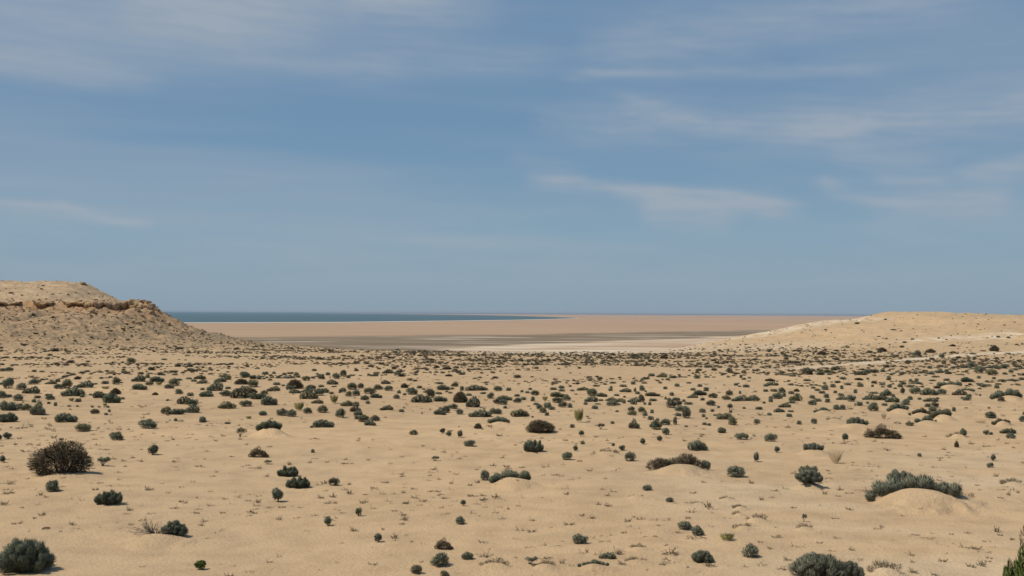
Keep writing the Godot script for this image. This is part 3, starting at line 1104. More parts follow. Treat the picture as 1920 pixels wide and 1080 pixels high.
func plant_all():
	plant("crescent", 16.01, -43.68, 3.52, 1.52, 166, "arched_shrub", "great dense grey-green shrub curving over the largest sand hummock, right foreground", "shrub", "grey-green shrubs of the sand plain")
	plant("dome", -20.59, -50.34, 2.84, 1.73, 116, "brown_bush", "big dark brown dome-shaped bush, the largest brown bush on the sand", "bush", "brown bushes on the sand")
	plant("round", 8.66, -31.16, 1.60, 0.90, 106, "grey_green_shrub", "big spiky blue-grey shrub cut by the bottom edge of the photo", "shrub", "grey-green shrubs of the sand plain")
	plant("round", -14.10, -32.07, 1.56, 1.19, 100, "grey_green_shrub", "big dense dark green shrub cut by the left edge at the bottom of the photo", "shrub", "grey-green shrubs of the sand plain")
	plant("bcrescent", 7.82, -52.16, 2.48, 0.96, 98, "arched_brown_bush", "long brown bush arching over a sand hummock right of centre", "bush", "brown bushes on the sand")
	plant("dead", -11.90, -36.55, 1.63, 0.53, 92, "dead_bush", "leafless grey bush with bare twigs fanning out beside a round green shrub", "dead bush", "grey-green shrubs of the sand plain")
	plant("crescent", -0.03, -48.00, 1.82, 0.92, 78, "arched_shrub", "dense grey-green shrub curving over a smooth hummock at the centre", "shrub", "grey-green shrubs of the sand plain")
	plant("sprawl", 22.93, -67.99, 2.18, 1.01, 66, "brown_bush", "sprawling dark brown bush with a long thin shadow, right side of the field", "bush", "brown bushes on the sand")
	plant("lobed", 17.21, -48.62, 1.46, 0.84, 62, "grey_green_shrub", "tall grey-green clump behind the left half of the great crescent shrub", "shrub", "grey-green shrubs of the sand plain")
	plant("crescent", 2.42, -32.22, 0.91, 0.30, 58, "arched_shrub", "low grey-green shrub arched over a small hummock at the bottom edge", "shrub", "grey-green shrubs of the sand plain")
	plant("lobed", -15.54, -42.63, 1.18, 0.83, 57, "grey_green_shrub", "dark green shrub of three round lobes in front of the big brown dome bush", "shrub", "grey-green shrubs of the sand plain")
	plant("dome", 1.87, -69.69, 1.93, 0.93, 57, "brown_bush", "wide brown domed bush in the middle of the shrub field", "bush", "brown bushes on the sand")
	plant("wide", -14.52, -66.08, 1.77, 0.93, 55, "grey_green_shrub", "wide grey-green shrub swept to the right above a small sand hummock", "shrub", "grey-green shrubs of the sand plain")
	plant("round", 9.52, -31.18, 0.82, 0.63, 54, "grey_green_shrub", "rounded blue-grey shrub joined to the right of the big bottom-edge shrub", "shrub", "grey-green shrubs of the sand plain")
	plant("round", -11.28, -36.94, 0.91, 0.64, 51, "grey_green_shrub", "round dark green shrub with a leafless grey bush fanning out on its left", "shrub", "grey-green shrubs of the sand plain")
	plant("lobed", -9.16, -47.45, 1.18, 0.68, 51, "grey_green_shrub", "low grey-green shrub of two round lobes with sharp shadow, left of centre", "shrub", "grey-green shrubs of the sand plain")
	plant("round", 12.77, -47.39, 1.17, 0.75, 51, "grey_green_shrub", "rounded dense grey-green shrub on a low sand mound, upper shrub close behind it", "shrub", "grey-green shrubs of the sand plain")
	plant("dcrescent", -0.49, -32.27, 0.86, 0.30, 50, "dry_twig_plant", "wide arched dry twig plant before and right of the ragged brown bush", "dry shrub", "dry twig plants arched over small hummocks")
	plant("dcrescent", 10.70, -31.72, 0.85, 0.51, 50, "dry_twig_plant", "dry grey-brown shrub arched over a small pale hummock at the bottom edge", "dry shrub", "dry twig plants arched over small hummocks")
	plant("crescent", 43.00, -95.29, 2.62, 1.16, 48, "arched_shrub", "dark green shrub arched over a hummock near the right edge, right end taller", "shrub", "grey-green shrubs of the sand plain")
	plant("lobed", 23.10, -73.79, 1.68, 0.99, 47, "grey_green_shrub", "large lumpy grey-green shrub behind and left of the sprawling brown bush", "shrub", "grey-green shrubs of the sand plain")
	plant("lobed", -10.34, -51.09, 1.09, 0.68, 44, "grey_green_shrub", "grey-green shrub of rounded lobes touching a twin-lobed shrub in front of it", "shrub", "grey-green shrubs of the sand plain")
	plant("round", 5.76, -33.28, 0.71, 0.45, 44, "grey_green_shrub", "spiky blue-grey shrub with dry twigs at its foot, bottom right of centre", "shrub", "grey-green shrubs of the sand plain")
	plant("crescent", 44.80, -112.69, 2.77, 0.91, 43, "arched_shrub", "thin olive arch of shrub over a pale hummock, behind the right-hand crescents", "shrub", "grey-green shrubs of the sand plain")
	plant("lobed", 16.28, -59.58, 1.24, 0.77, 43, "grey_green_shrub", "dome of grey-green lobes left of a pale straw tuft", "shrub", "grey-green shrubs of the sand plain")
	plant("lobed", 1.21, -60.15, 1.23, 1.00, 42, "grey_green_shrub", "lumpy grey-green shrub just in front of the middle brown dome", "shrub", "grey-green shrubs of the sand plain")
	plant("dcrescent", 0.96, -32.21, 0.72, 0.27, 42, "dry_twig_plant", "second wide arched dry twig plant before and left of the blue-grey shrub", "dry shrub", "dry twig plants arched over small hummocks")
	plant("dcrescent", 18.06, -44.19, 0.99, 0.66, 42, "dry_twig_plant", "thin dry brown shrub arching down beside the great crescent shrub", "dry shrub", "dry twig plants arched over small hummocks")
	plant("crescent", -0.81, -73.47, 1.43, 0.65, 40, "arched_shrub", "large arched grey-green shrub left of the middle brown bush", "shrub", "grey-green shrubs of the sand plain")
	plant("lobed", -34.17, -74.60, 1.70, 0.90, 40, "grey_green_shrub", "broad dark shrub cut by the left edge, middle distance", "shrub", "grey-green shrubs of the sand plain")
	plant("dcrescent", 4.98, -58.85, 1.26, 0.39, 40, "dry_twig_plant", "wide arched dry twig plant left of the diagonal chain shrub", "dry shrub", "dry twig plants arched over small hummocks")
	plant("dcrescent", 3.75, -33.12, 0.71, 0.21, 40, "dry_twig_plant", "wide arched dry twig plant left of the spiky blue-grey shrub", "dry shrub", "dry twig plants arched over small hummocks")
	plant("wide", -30.26, -74.91, 1.42, 0.78, 39, "grey_green_shrub", "dark shrub with pointed left side behind the big brown dome bush", "shrub", "grey-green shrubs of the sand plain")
	plant("sprawl", -13.10, -57.15, 1.05, 0.68, 38, "brown_bush", "small brown bush in front of the wind-swept wide shrub", "bush", "brown bushes on the sand")
	plant("wide", -12.31, -72.24, 1.33, 0.64, 38, "grey_green_shrub", "large spread-out grey-green shrub before and left of the row-foot shrub", "shrub", "grey-green shrubs of the sand plain")
	plant("round", -2.07, -32.41, 0.60, 0.44, 38, "grey_green_shrub", "large rounded grey-green shrub in front of the ragged brown bush", "shrub", "grey-green shrubs of the sand plain")
	plant("lobed", 14.01, -51.84, 0.96, 0.58, 38, "grey_green_shrub", "large lumpy grey-green shrub behind the mound-top shrub", "shrub", "grey-green shrubs of the sand plain")
	plant("round", 10.29, -50.54, 0.91, 0.62, 37, "grey_green_shrub", "dense rounded grey-green shrub alone on sand right of the arching brown bush", "shrub", "grey-green shrubs of the sand plain")
	plant("crescent", 28.72, -76.20, 1.59, 0.61, 36, "arched_shrub", "low evenly curved crescent shrub, frontmost of a tight group of crescents", "shrub", "grey-green shrubs of the sand plain")
	plant("dcrescent", 4.04, -34.96, 0.68, 0.24, 36, "dry_twig_plant", "wide arched dry twig plant right of the blue-grey shrub", "dry shrub", "dry twig plants arched over small hummocks")
	plant("tuft", 6.16, -36.72, 0.82, 0.23, 36, "dry_tuft", "nearest wide dry tuft behind the spiky blue-grey shrub", "dry tuft", "dry tufts scattered on the sand")
	plant("round", -23.23, -70.55, 1.23, 0.69, 36, "grey_green_shrub", "large rounded grey-green shrub behind the lone stemmed shrub", "shrub", "grey-green shrubs of the sand plain")
	plant("sprawl", -2.12, -34.92, 0.61, 0.44, 36, "brown_bush", "ragged brown bush near the bottom edge, left of the centre line", "bush", "brown bushes on the sand")
	plant("lobed", 10.19, -60.20, 1.05, 0.75, 36, "grey_green_shrub", "large lumpy grey-green shrub right of the diagonal chain shrub", "shrub", "grey-green shrubs of the sand plain")
	plant("dcrescent", 21.90, -48.32, 0.93, 0.43, 36, "dry_twig_plant", "wide arched dry twig plant right of the great crescent shrub", "dry shrub", "dry twig plants arched over small hummocks")
	plant("lobed", -37.08, -81.37, 1.66, 1.07, 35, "grey_green_shrub", "large lumpy grey-green shrub behind the left-edge dark shrub", "shrub", "grey-green shrubs of the sand plain")
	plant("wide", -38.70, -97.10, 1.93, 0.99, 35, "grey_green_shrub", "large spread-out grey-green shrub left of the frontmost belt shrub", "shrub", "grey-green shrubs of the sand plain")
	plant("wide", -3.40, -106.74, 2.12, 0.59, 35, "grey_green_shrub", "large spread-out grey-green shrub behind the tall grey shrub", "shrub", "grey-green shrubs of the sand plain")
	plant("wide", -2.26, -79.16, 1.57, 0.64, 35, "grey_green_shrub", "low wide dark shrub beside a round shrub, centre field", "shrub", "grey-green shrubs of the sand plain")
	plant("crescent", 29.21, -83.21, 1.65, 0.85, 35, "arched_shrub", "large arched grey-green shrub left of the trailing crescent", "shrub", "grey-green shrubs of the sand plain")
	plant("crescent", 30.08, -81.12, 1.54, 0.66, 33, "arched_shrub", "long grey-green crescent shrub with its left arm trailing low, left of a round shrub", "shrub", "grey-green shrubs of the sand plain")
	plant("crescent", 30.98, -79.14, 1.50, 0.97, 33, "arched_shrub", "dark arched shrub with a steep right arm, right of a round shrub among four crescents", "shrub", "grey-green shrubs of the sand plain")
	plant("tuft", 4.95, -34.27, 0.69, 0.21, 33, "dry_tuft", "second wide dry tuft left of the spiky blue-grey shrub", "dry tuft", "dry tufts scattered on the sand")
	plant("dcrescent", 8.79, -39.62, 0.71, 0.40, 33, "dry_twig_plant", "second wide arched dry twig plant behind the upright blue-grey shrub", "dry shrub", "dry twig plants arched over small hummocks")
	plant("dcrescent", 8.01, -38.22, 0.68, 0.32, 33, "dry_twig_plant", "nearest wide arched dry twig plant behind the upright blue-grey shrub", "dry shrub", "dry twig plants arched over small hummocks")
	plant("sparse", -19.68, -53.33, 0.85, 0.49, 33, "sparse_shrub", "sparse leaning grey-green shrub right of the big brown dome bush", "shrub", "grey-green shrubs of the sand plain")
	plant("round", 7.35, -33.83, 0.54, 0.47, 33, "grey_green_shrub", "upright blue-grey shrub with short shadow, right of the spiky blue-grey shrub", "shrub", "grey-green shrubs of the sand plain")
	plant("grassy", 7.13, -36.41, 0.58, 0.27, 33, "grass_tuft", "small yellow-green spiky tuft near the bottom edge, right of centre", "grass tuft", "yellow-green tufts among the shrubs")
	plant("wide", -7.47, -91.71, 1.65, 0.70, 31, "grey_green_shrub", "large spread-out grey-green shrub left of the tall grey shrub", "shrub", "grey-green shrubs of the sand plain")
	plant("round", -18.77, -45.22, 0.68, 0.54, 31, "grey_green_shrub", "rounded dark green shrub just in front of the big brown dome bush", "shrub", "grey-green shrubs of the sand plain")
	plant("round", -26.70, -68.76, 1.04, 0.57, 31, "grey_green_shrub", "large rounded grey-green shrub before and right of the pointed dark shrub", "shrub", "grey-green shrubs of the sand plain")
	plant("round", 2.25, -35.95, 0.54, 0.36, 31, "grey_green_shrub", "dense blue-grey shrub on bare sand, bottom centre-right", "shrub", "grey-green shrubs of the sand plain")
	plant("round", -22.91, -64.04, 0.93, 0.56, 30, "grey_green_shrub", "large rounded grey-green shrub behind and left of the lone stemmed shrub", "shrub", "grey-green shrubs of the sand plain")
	plant("wide", 2.94, -33.59, 0.49, 0.24, 30, "grey_green_shrub", "large spread-out grey-green shrub before and right of the blue-grey shrub", "shrub", "grey-green shrubs of the sand plain")
	plant("straw", 16.32, -55.49, 0.81, 0.78, 30, "straw_tuft", "pale straw-coloured tuft of upright stalks beside the lobed dome shrub", "grass tuft", "pale straw tufts")
	plant("crescent", 33.52, -75.36, 1.10, 0.47, 30, "arched_shrub", "nearest large arched grey-green shrub behind and right of the far-right ball shrub", "shrub", "grey-green shrubs of the sand plain")
	plant("dcrescent", 10.07, -38.07, 0.61, 0.31, 30, "dry_twig_plant", "wide arched dry twig plant behind and right of the upright blue-grey shrub", "dry shrub", "dry twig plants arched over small hummocks")
	plant("lobed", -33.81, -78.66, 1.34, 1.12, 30, "grey_green_shrub", "dense dark shrub rising to the right, beside the left-edge shrubs", "shrub", "grey-green shrubs of the sand plain")
	plant("wide", -23.31, -94.50, 1.61, 0.92, 30, "grey_green_shrub", "broad mound of dark shrub at the left end of a long dense cluster", "shrub", "grey-green shrubs of the sand plain")
	plant("wide", -25.13, -102.85, 1.75, 0.63, 30, "grey_green_shrub", "large spread-out grey-green shrub behind the broad mound shrub", "shrub", "grey-green shrubs of the sand plain")
	plant("lobed", -21.63, -93.81, 1.60, 0.85, 30, "grey_green_shrub", "large lumpy grey-green shrub behind and left of the sloping dark shrub", "shrub", "grey-green shrubs of the sand plain")
	plant("lobed", -22.26, -85.90, 1.46, 0.82, 30, "grey_green_shrub", "dark rounded shrub alone in front of the long cluster on the left", "shrub", "grey-green shrubs of the sand plain")
	plant("wide", 19.91, -95.66, 1.63, 0.58, 30, "grey_green_shrub", "large spread-out grey-green shrub behind and right of the humped shrub", "shrub", "grey-green shrubs of the sand plain")
	plant("crescent", 23.61, -83.61, 1.43, 0.59, 30, "arched_shrub", "low dark crescent shrub over a small hummock, right of the middle field", "shrub", "grey-green shrubs of the sand plain")
	plant("crescent", 33.70, -75.79, 1.29, 0.50, 30, "arched_shrub", "second large arched grey-green shrub behind and right of the far-right ball shrub", "shrub", "grey-green shrubs of the sand plain")
	plant("tuft", -5.30, -51.71, 0.94, 0.11, 30, "dry_tuft", "wide dry tuft right of the twin-lobed shrub", "dry tuft", "dry tufts scattered on the sand")
	plant("tuft", 0.95, -33.21, 0.60, 0.09, 30, "dry_tuft", "wide dry tuft before and left of the blue-grey shrub", "dry tuft", "dry tufts scattered on the sand")
	plant("dcrescent", 8.56, -43.83, 0.70, 0.27, 30, "dry_twig_plant", "nearest wide arched dry twig plant in front of the lone rounded shrub", "dry shrub", "dry twig plants arched over small hummocks")
	plant("tuft", 7.75, -42.12, 0.77, 0.12, 30, "dry_tuft", "wide dry tuft in front of the lone rounded shrub", "dry tuft", "dry tufts scattered on the sand")
	plant("tuft", 14.80, -46.46, 0.85, 0.12, 30, "dry_tuft", "wide dry tuft left of the great crescent shrub", "dry tuft", "dry tufts scattered on the sand")
	plant("lobed", 0.62, -79.05, 1.31, 0.72, 29, "grey_green_shrub", "humped dark shrub with right side trailing down, behind the middle brown bush", "shrub", "grey-green shrubs of the sand plain")
	plant("round", 6.04, -38.31, 0.54, 0.35, 29, "grey_green_shrub", "second large rounded grey-green shrub behind the spiky blue-grey shrub", "shrub", "grey-green shrubs of the sand plain")
	plant("browny", -21.39, -108.74, 1.75, 1.05, 28, "brown_bush", "large brownish shrub behind and right of the sloping dark shrub", "bush", "brown bushes on the sand")
	plant("wide", -17.37, -94.36, 1.52, 0.72, 28, "grey_green_shrub", "large spread-out grey-green shrub right of the sloping dark shrub", "shrub", "grey-green shrubs of the sand plain")
	plant("lobed", 15.09, -78.12, 1.26, 0.71, 28, "grey_green_shrub", "smooth humped dark shrub with a round one touching its front right", "shrub", "grey-green shrubs of the sand plain")
	plant("wide", 38.89, -102.50, 1.65, 0.73, 28, "grey_green_shrub", "large spread-out grey-green shrub before and left of the thin olive arch", "shrub", "grey-green shrubs of the sand plain")
	plant("dcrescent", 5.00, -44.56, 0.67, 0.25, 28, "dry_twig_plant", "wide arched dry twig plant before and left of the arching brown bush", "dry shrub", "dry twig plants arched over small hummocks")
	plant("ball", -9.27, -43.93, 0.60, 0.59, 28, "grey_green_shrub", "ball-shaped shrub on a short bare stem just in front of the twin-lobed shrub", "shrub", "grey-green shrubs of the sand plain")
	plant("wide", 32.10, -71.23, 0.97, 0.41, 28, "grey_green_shrub", "large spread-out grey-green shrub right of the far-right ball shrub", "shrub", "grey-green shrubs of the sand plain")
	plant("wide", -32.86, -90.63, 1.42, 1.02, 27, "grey_green_shrub", "dense dark shrub on bare sand, frontmost of the shrub belt on the left", "shrub", "grey-green shrubs of the sand plain")
	plant("crescent", 43.91, -106.23, 1.66, 0.76, 27, "arched_shrub", "large arched grey-green shrub before and right of the thin olive arch", "shrub", "grey-green shrubs of the sand plain")
	plant("green", -9.00, -31.94, 0.42, 0.34, 27, "green_shrub", "small bright green shrub alone on bare sand near the bottom edge", "shrub", "grey-green shrubs of the sand plain")
	plant("wide", -26.53, -89.66, 1.36, 0.68, 26, "grey_green_shrub", "large spread-out grey-green shrub left of the broad mound shrub", "shrub", "grey-green shrubs of the sand plain")
	plant("wide", -23.91, -82.18, 1.25, 0.63, 26, "grey_green_shrub", "large spread-out grey-green shrub before and left of the broad mound shrub", "shrub", "grey-green shrubs of the sand plain")
	plant("lobed", -24.46, -80.48, 1.22, 0.65, 26, "grey_green_shrub", "large lumpy grey-green shrub right of the frontmost belt shrub", "shrub", "grey-green shrubs of the sand plain")
	plant("tuft", 3.29, -34.20, 0.55, 0.22, 26, "dry_tuft", "wide dry tuft before and right of the blue-grey shrub", "dry tuft", "dry tufts scattered on the sand")
	plant("tuft", 4.80, -33.04, 0.53, 0.15, 26, "dry_tuft", "nearest wide dry tuft left of the spiky blue-grey shrub", "dry tuft", "dry tufts scattered on the sand")
	plant("dcrescent", 27.44, -68.16, 0.97, 0.39, 26, "dry_twig_plant", "second wide arched dry twig plant before and left of the far-right ball shrub", "dry shrub", "dry twig plants arched over small hummocks")
	plant("round", -1.31, -33.25, 0.42, 0.27, 26, "grey_green_shrub", "large rounded grey-green shrub before and right of the ragged brown bush", "shrub", "grey-green shrubs of the sand plain")
	plant("round", 13.77, -65.79, 0.83, 0.48, 26, "grey_green_shrub", "large rounded grey-green shrub before and right of the humped shrub", "shrub", "grey-green shrubs of the sand plain")
	plant("sparse", 0.59, -32.67, 0.40, 0.26, 25, "sparse_shrub", "large sparse thin shrub before and left of the blue-grey shrub", "shrub", "grey-green shrubs of the sand plain")
	plant("round", 6.31, -37.29, 0.45, 0.38, 25, "grey_green_shrub", "nearest large rounded grey-green shrub behind the spiky blue-grey shrub", "shrub", "grey-green shrubs of the sand plain")
	plant("round", 15.22, -64.75, 0.79, 0.57, 25, "grey_green_shrub", "large rounded grey-green shrub behind and left of the lobed dome shrub", "shrub", "grey-green shrubs of the sand plain")
	plant("wide", -43.53, -99.89, 1.42, 0.71, 25, "grey_green_shrub", "large spread-out grey-green shrub behind the right-rising dark shrub", "shrub", "grey-green shrubs of the sand plain")
	plant("wide", -28.27, -104.94, 1.49, 1.02, 25, "grey_green_shrub", "large spread-out grey-green shrub behind and left of the broad mound shrub", "shrub", "grey-green shrubs of the sand plain")
	plant("wide", -19.52, -88.75, 1.26, 0.86, 25, "grey_green_shrub", "dark shrub sloping down to the right at the end of a long cluster", "shrub", "grey-green shrubs of the sand plain")
	plant("browny", -4.24, -91.52, 1.30, 1.02, 25, "brown_bush", "large brownish shrub behind and left of the tall grey shrub", "bush", "brown bushes on the sand")
	plant("lobed", -5.28, -81.46, 1.16, 0.61, 25, "grey_green_shrub", "large lumpy grey-green shrub before and left of the tall grey shrub", "shrub", "grey-green shrubs of the sand plain")
	plant("lobed", -13.23, -88.39, 1.26, 0.67, 25, "grey_green_shrub", "large lumpy grey-green shrub behind the row-foot shrub", "shrub", "grey-green shrubs of the sand plain")
	plant("lobed", 32.31, -96.02, 1.36, 0.73, 25, "grey_green_shrub", "large lumpy grey-green shrub before and left of the stacked shrub", "shrub", "grey-green shrubs of the sand plain")
	plant("dcrescent", 4.64, -36.85, 0.49, 0.18, 25, "dry_twig_plant", "second wide arched dry twig plant behind and left of the spiky blue-grey shrub", "dry shrub", "dry twig plants arched over small hummocks")
	plant("dcrescent", 5.09, -35.26, 0.47, 0.19, 25, "dry_twig_plant", "nearest wide arched dry twig plant behind and left of the spiky blue-grey shrub", "dry shrub", "dry twig plants arched over small hummocks")
	plant("dcrescent", 8.68, -41.87, 0.56, 0.28, 25, "dry_twig_plant", "second wide arched dry twig plant in front of the lone rounded shrub", "dry shrub", "dry twig plants arched over small hummocks")
	plant("browny", -27.85, -113.57, 1.56, 0.69, 24, "brown_bush", "large brownish shrub behind the broad mound shrub", "bush", "brown bushes on the sand")
	plant("ball", -18.75, -57.67, 0.67, 0.63, 24, "grey_green_shrub", "ball-shaped dark shrub on a short stem, alone right of the big brown dome bush", "shrub", "grey-green shrubs of the sand plain")
	plant("lobed", 7.91, -71.18, 0.83, 0.71, 24, "grey_green_shrub", "large lumpy grey-green shrub behind and left of the diagonal chain shrub", "shrub", "grey-green shrubs of the sand plain")
	plant("round", 9.26, -52.61, 0.61, 0.60, 24, "grey_green_shrub", "grey-green shrub at the right end of the arching brown bush", "shrub", "grey-green shrubs of the sand plain")
	plant("round", -2.69, -31.41, 0.37, 0.30, 24, "grey_green_shrub", "large rounded grey-green shrub before and left of the ragged brown bush", "shrub", "grey-green shrubs of the sand plain")
	plant("wide", -41.44, -107.10, 1.42, 0.77, 23, "grey_green_shrub", "medium spread-out grey-green shrub behind and left of the frontmost belt shrub", "shrub", "grey-green shrubs of the sand plain")
	plant("wide", -35.47, -105.04, 1.39, 0.70, 23, "grey_green_shrub", "medium spread-out grey-green shrub behind and right of the frontmost belt shrub", "shrub", "grey-green shrubs of the sand plain")
	plant("wide", -0.57, -94.85, 1.26, 0.53, 23, "grey_green_shrub", "medium spread-out grey-green shrub right of the tall grey shrub", "shrub", "grey-green shrubs of the sand plain")
	plant("lobed", -9.46, -73.80, 0.98, 0.56, 23, "grey_green_shrub", "low dark shrub at the front end of a winding row of shrubs", "shrub", "grey-green shrubs of the sand plain")
	plant("wide", 12.98, -101.34, 1.34, 0.46, 23, "grey_green_shrub", "third medium spread-out grey-green shrub behind and left of the humped shrub", "shrub", "grey-green shrubs of the sand plain")
	plant("wide", 31.68, -97.30, 1.29, 0.59, 23, "grey_green_shrub", "medium spread-out grey-green shrub before and left of the stacked shrub", "shrub", "grey-green shrubs of the sand plain")
	plant("tuft", -1.57, -45.49, 0.64, 0.14, 23, "dry_tuft", "nearest wide dry tuft before and left of the central crescent shrub", "dry tuft", "dry tufts scattered on the sand")
	plant("dcrescent", 1.46, -35.25, 0.44, 0.09, 23, "dry_twig_plant", "nearest wide arched dry twig plant before and left of the blue-grey shrub", "dry shrub", "dry twig plants arched over small hummocks")
	plant("tuft", 3.08, -36.23, 0.51, 0.11, 23, "dry_tuft", "nearest wide dry tuft right of the blue-grey shrub", "dry tuft", "dry tufts scattered on the sand")
	plant("tuft", 5.89, -32.59, 0.46, 0.21, 23, "dry_tuft", "wide dry tuft before and right of the spiky blue-grey shrub", "dry tuft", "dry tufts scattered on the sand")
	plant("round", -2.36, -61.98, 0.69, 0.42, 23, "grey_green_shrub", "medium rounded grey-green shrub left of the lumpy shrub", "shrub", "grey-green shrubs of the sand plain")
	plant("sparse", -16.10, -65.60, 0.70, 0.62, 22, "sparse_shrub", "medium sparse thin shrub left of the wind-swept shrub", "shrub", "grey-green shrubs of the sand plain")
	plant("wide", -35.36, -94.66, 1.17, 0.73, 21, "grey_green_shrub", "medium spread-out grey-green shrub left of the frontmost belt shrub", "shrub", "grey-green shrubs of the sand plain")
	plant("wide", -39.86, -117.60, 1.45, 0.78, 21, "grey_green_shrub", "medium spread-out grey-green shrub in front of the hill-foot shrub", "shrub", "grey-green shrubs of the sand plain")
	plant("wide", -37.68, -117.01, 1.44, 0.72, 21, "grey_green_shrub", "medium spread-out grey-green shrub before and right of the hill-foot shrub", "shrub", "grey-green shrubs of the sand plain")
	plant("wide", -26.51, -95.70, 1.18, 0.58, 21, "grey_green_shrub", "medium spread-out grey-green shrub left of the broad mound shrub", "shrub", "grey-green shrubs of the sand plain")
	plant("wide", -5.98, -92.62, 1.14, 0.52, 21, "grey_green_shrub", "medium spread-out grey-green shrub left of the tall grey shrub", "shrub", "grey-green shrubs of the sand plain")
	plant("wide", -3.05, -87.15, 1.07, 1.07, 21, "grey_green_shrub", "tall dark grey shrub with a brown one behind it, centre of the belt", "shrub", "grey-green shrubs of the sand plain")
	plant("lobed", -1.17, -81.28, 1.00, 0.66, 21, "grey_green_shrub", "medium lumpy grey-green shrub before and right of the tall grey shrub", "shrub", "grey-green shrubs of the sand plain")
	plant("lobed", -11.90, -84.01, 1.03, 0.68, 21, "grey_green_shrub", "medium lumpy grey-green shrub behind and right of the row-foot shrub", "shrub", "grey-green shrubs of the sand plain")
	plant("wide", 4.13, -99.16, 1.22, 0.55, 21, "grey_green_shrub", "medium spread-out grey-green shrub behind and left of the yellow-green bush", "shrub", "grey-green shrubs of the sand plain")
	plant("wide", 17.66, -103.30, 1.27, 0.58, 21, "grey_green_shrub", "second medium spread-out grey-green shrub behind and left of the humped shrub", "shrub", "grey-green shrubs of the sand plain")
	plant("wide", 26.99, -114.58, 1.41, 0.52, 21, "grey_green_shrub", "medium spread-out grey-green shrub before and left of the track-side shrub", "shrub", "grey-green shrubs of the sand plain")
	plant("lobed", 24.62, -95.51, 1.18, 0.78, 21, "grey_green_shrub", "medium lumpy grey-green shrub behind and left of the small dark crescent", "shrub", "grey-green shrubs of the sand plain")
	plant("dcrescent", 22.66, -77.36, 1.05, 0.39, 21, "dry_twig_plant", "wide arched dry twig plant before and right of the small dark crescent", "dry shrub", "dry twig plants arched over small hummocks")
	plant("wide", 41.75, -102.62, 1.26, 0.63, 21, "grey_green_shrub", "medium spread-out grey-green shrub before and right of the thin olive arch", "shrub", "grey-green shrubs of the sand plain")
	plant("lobed", 34.65, -101.74, 1.25, 0.93, 21, "grey_green_shrub", "tall stacked dark shrub rising from a cluster on the right", "shrub", "grey-green shrubs of the sand plain")
	plant("wide", 32.33, -93.50, 1.15, 0.57, 21, "grey_green_shrub", "medium spread-out grey-green shrub in front of the stacked shrub", "shrub", "grey-green shrubs of the sand plain")
	plant("wide", 35.65, -93.69, 1.15, 0.43, 21, "grey_green_shrub", "medium spread-out grey-green shrub behind and right of the trailing crescent", "shrub", "grey-green shrubs of the sand plain")
	plant("mat", -16.06, -38.15, 0.40, 0.09, 21, "mat_plant", "second wide flat dark mat plant behind the big bottom-left shrub", "mat plant", "flat mat plants on the sand")
	plant("tuft", -4.07, -32.48, 0.43, 0.11, 21, "dry_tuft", "wide dry tuft before and left of the ragged brown bush", "dry tuft", "dry tufts scattered on the sand")
	plant("ball", -29.68, -65.02, 0.66, 0.47, 21, "grey_green_shrub", "medium ball-shaped grey-green shrub in front of the left-edge dark shrub", "shrub", "grey-green shrubs of the sand plain")
	plant("round", -7.74, -48.15, 0.49, 0.42, 21, "grey_green_shrub", "medium rounded grey-green shrub right of the twin-lobed shrub", "shrub", "grey-green shrubs of the sand plain")
	plant("grassy", 4.55, -74.38, 0.76, 1.06, 21, "grass_tuft", "upright yellow-green bush, tallest plant of the middle field", "grass tuft", "yellow-green tufts among the shrubs")
	plant("round", 6.10, -56.65, 0.58, 0.59, 21, "grey_green_shrub", "medium rounded grey-green shrub before and left of the diagonal chain shrub", "shrub", "grey-green shrubs of the sand plain")
	plant("wide", 6.73, -92.91, 1.10, 0.62, 20, "grey_green_shrub", "nearest medium spread-out grey-green shrub behind the yellow-green bush", "shrub", "grey-green shrubs of the sand plain")
	plant("mat", -16.02, -38.05, 0.37, 0.10, 20, "mat_plant", "nearest wide flat dark mat plant behind the big bottom-left shrub", "mat plant", "flat mat plants on the sand")
	plant("round", 2.89, -57.15, 0.56, 0.51, 20, "grey_green_shrub", "medium rounded grey-green shrub before and right of the lumpy shrub", "shrub", "grey-green shrubs of the sand plain")
	plant("round", -1.19, -49.73, 0.48, 0.57, 20, "grey_green_shrub", "round grey-green shrub at the left end of the central crescent shrub", "shrub", "grey-green shrubs of the sand plain")
	plant("ball", -4.33, -36.32, 0.35, 0.34, 20, "grey_green_shrub", "ball-shaped shrub on a thin stem casting a neat oval shadow, bottom centre-left", "shrub", "grey-green shrubs of the sand plain")
	plant("round", -1.87, -31.16, 0.30, 0.19, 20, "grey_green_shrub", "medium rounded grey-green shrub in front of the ragged brown bush", "shrub", "grey-green shrubs of the sand plain")
	plant("round", 5.74, -46.53, 0.45, 0.26, 20, "grey_green_shrub", "medium rounded grey-green shrub before and left of the arching brown bush", "shrub", "grey-green shrubs of the sand plain")
	plant("round", -48.29, -111.31, 1.26, 0.68, 20, "grey_green_shrub", "second medium rounded grey-green shrub behind the right-rising dark shrub", "shrub", "grey-green shrubs of the sand plain")
	plant("round", -35.99, -81.58, 0.93, 0.58, 20, "grey_green_shrub", "medium rounded grey-green shrub left of the right-rising dark shrub", "shrub", "grey-green shrubs of the sand plain")
	plant("wide", -18.99, -102.01, 1.16, 0.47, 20, "grey_green_shrub", "second medium spread-out grey-green shrub behind and right of the sloping dark shrub", "shrub", "grey-green shrubs of the sand plain")
	plant("wide", -22.49, -104.09, 1.18, 0.53, 20, "grey_green_shrub", "medium spread-out grey-green shrub behind the sloping dark shrub", "shrub", "grey-green shrubs of the sand plain")
	plant("round", -25.03, -96.40, 1.10, 0.58, 20, "grey_green_shrub", "nearest medium rounded grey-green shrub left of the broad mound shrub", "shrub", "grey-green shrubs of the sand plain")
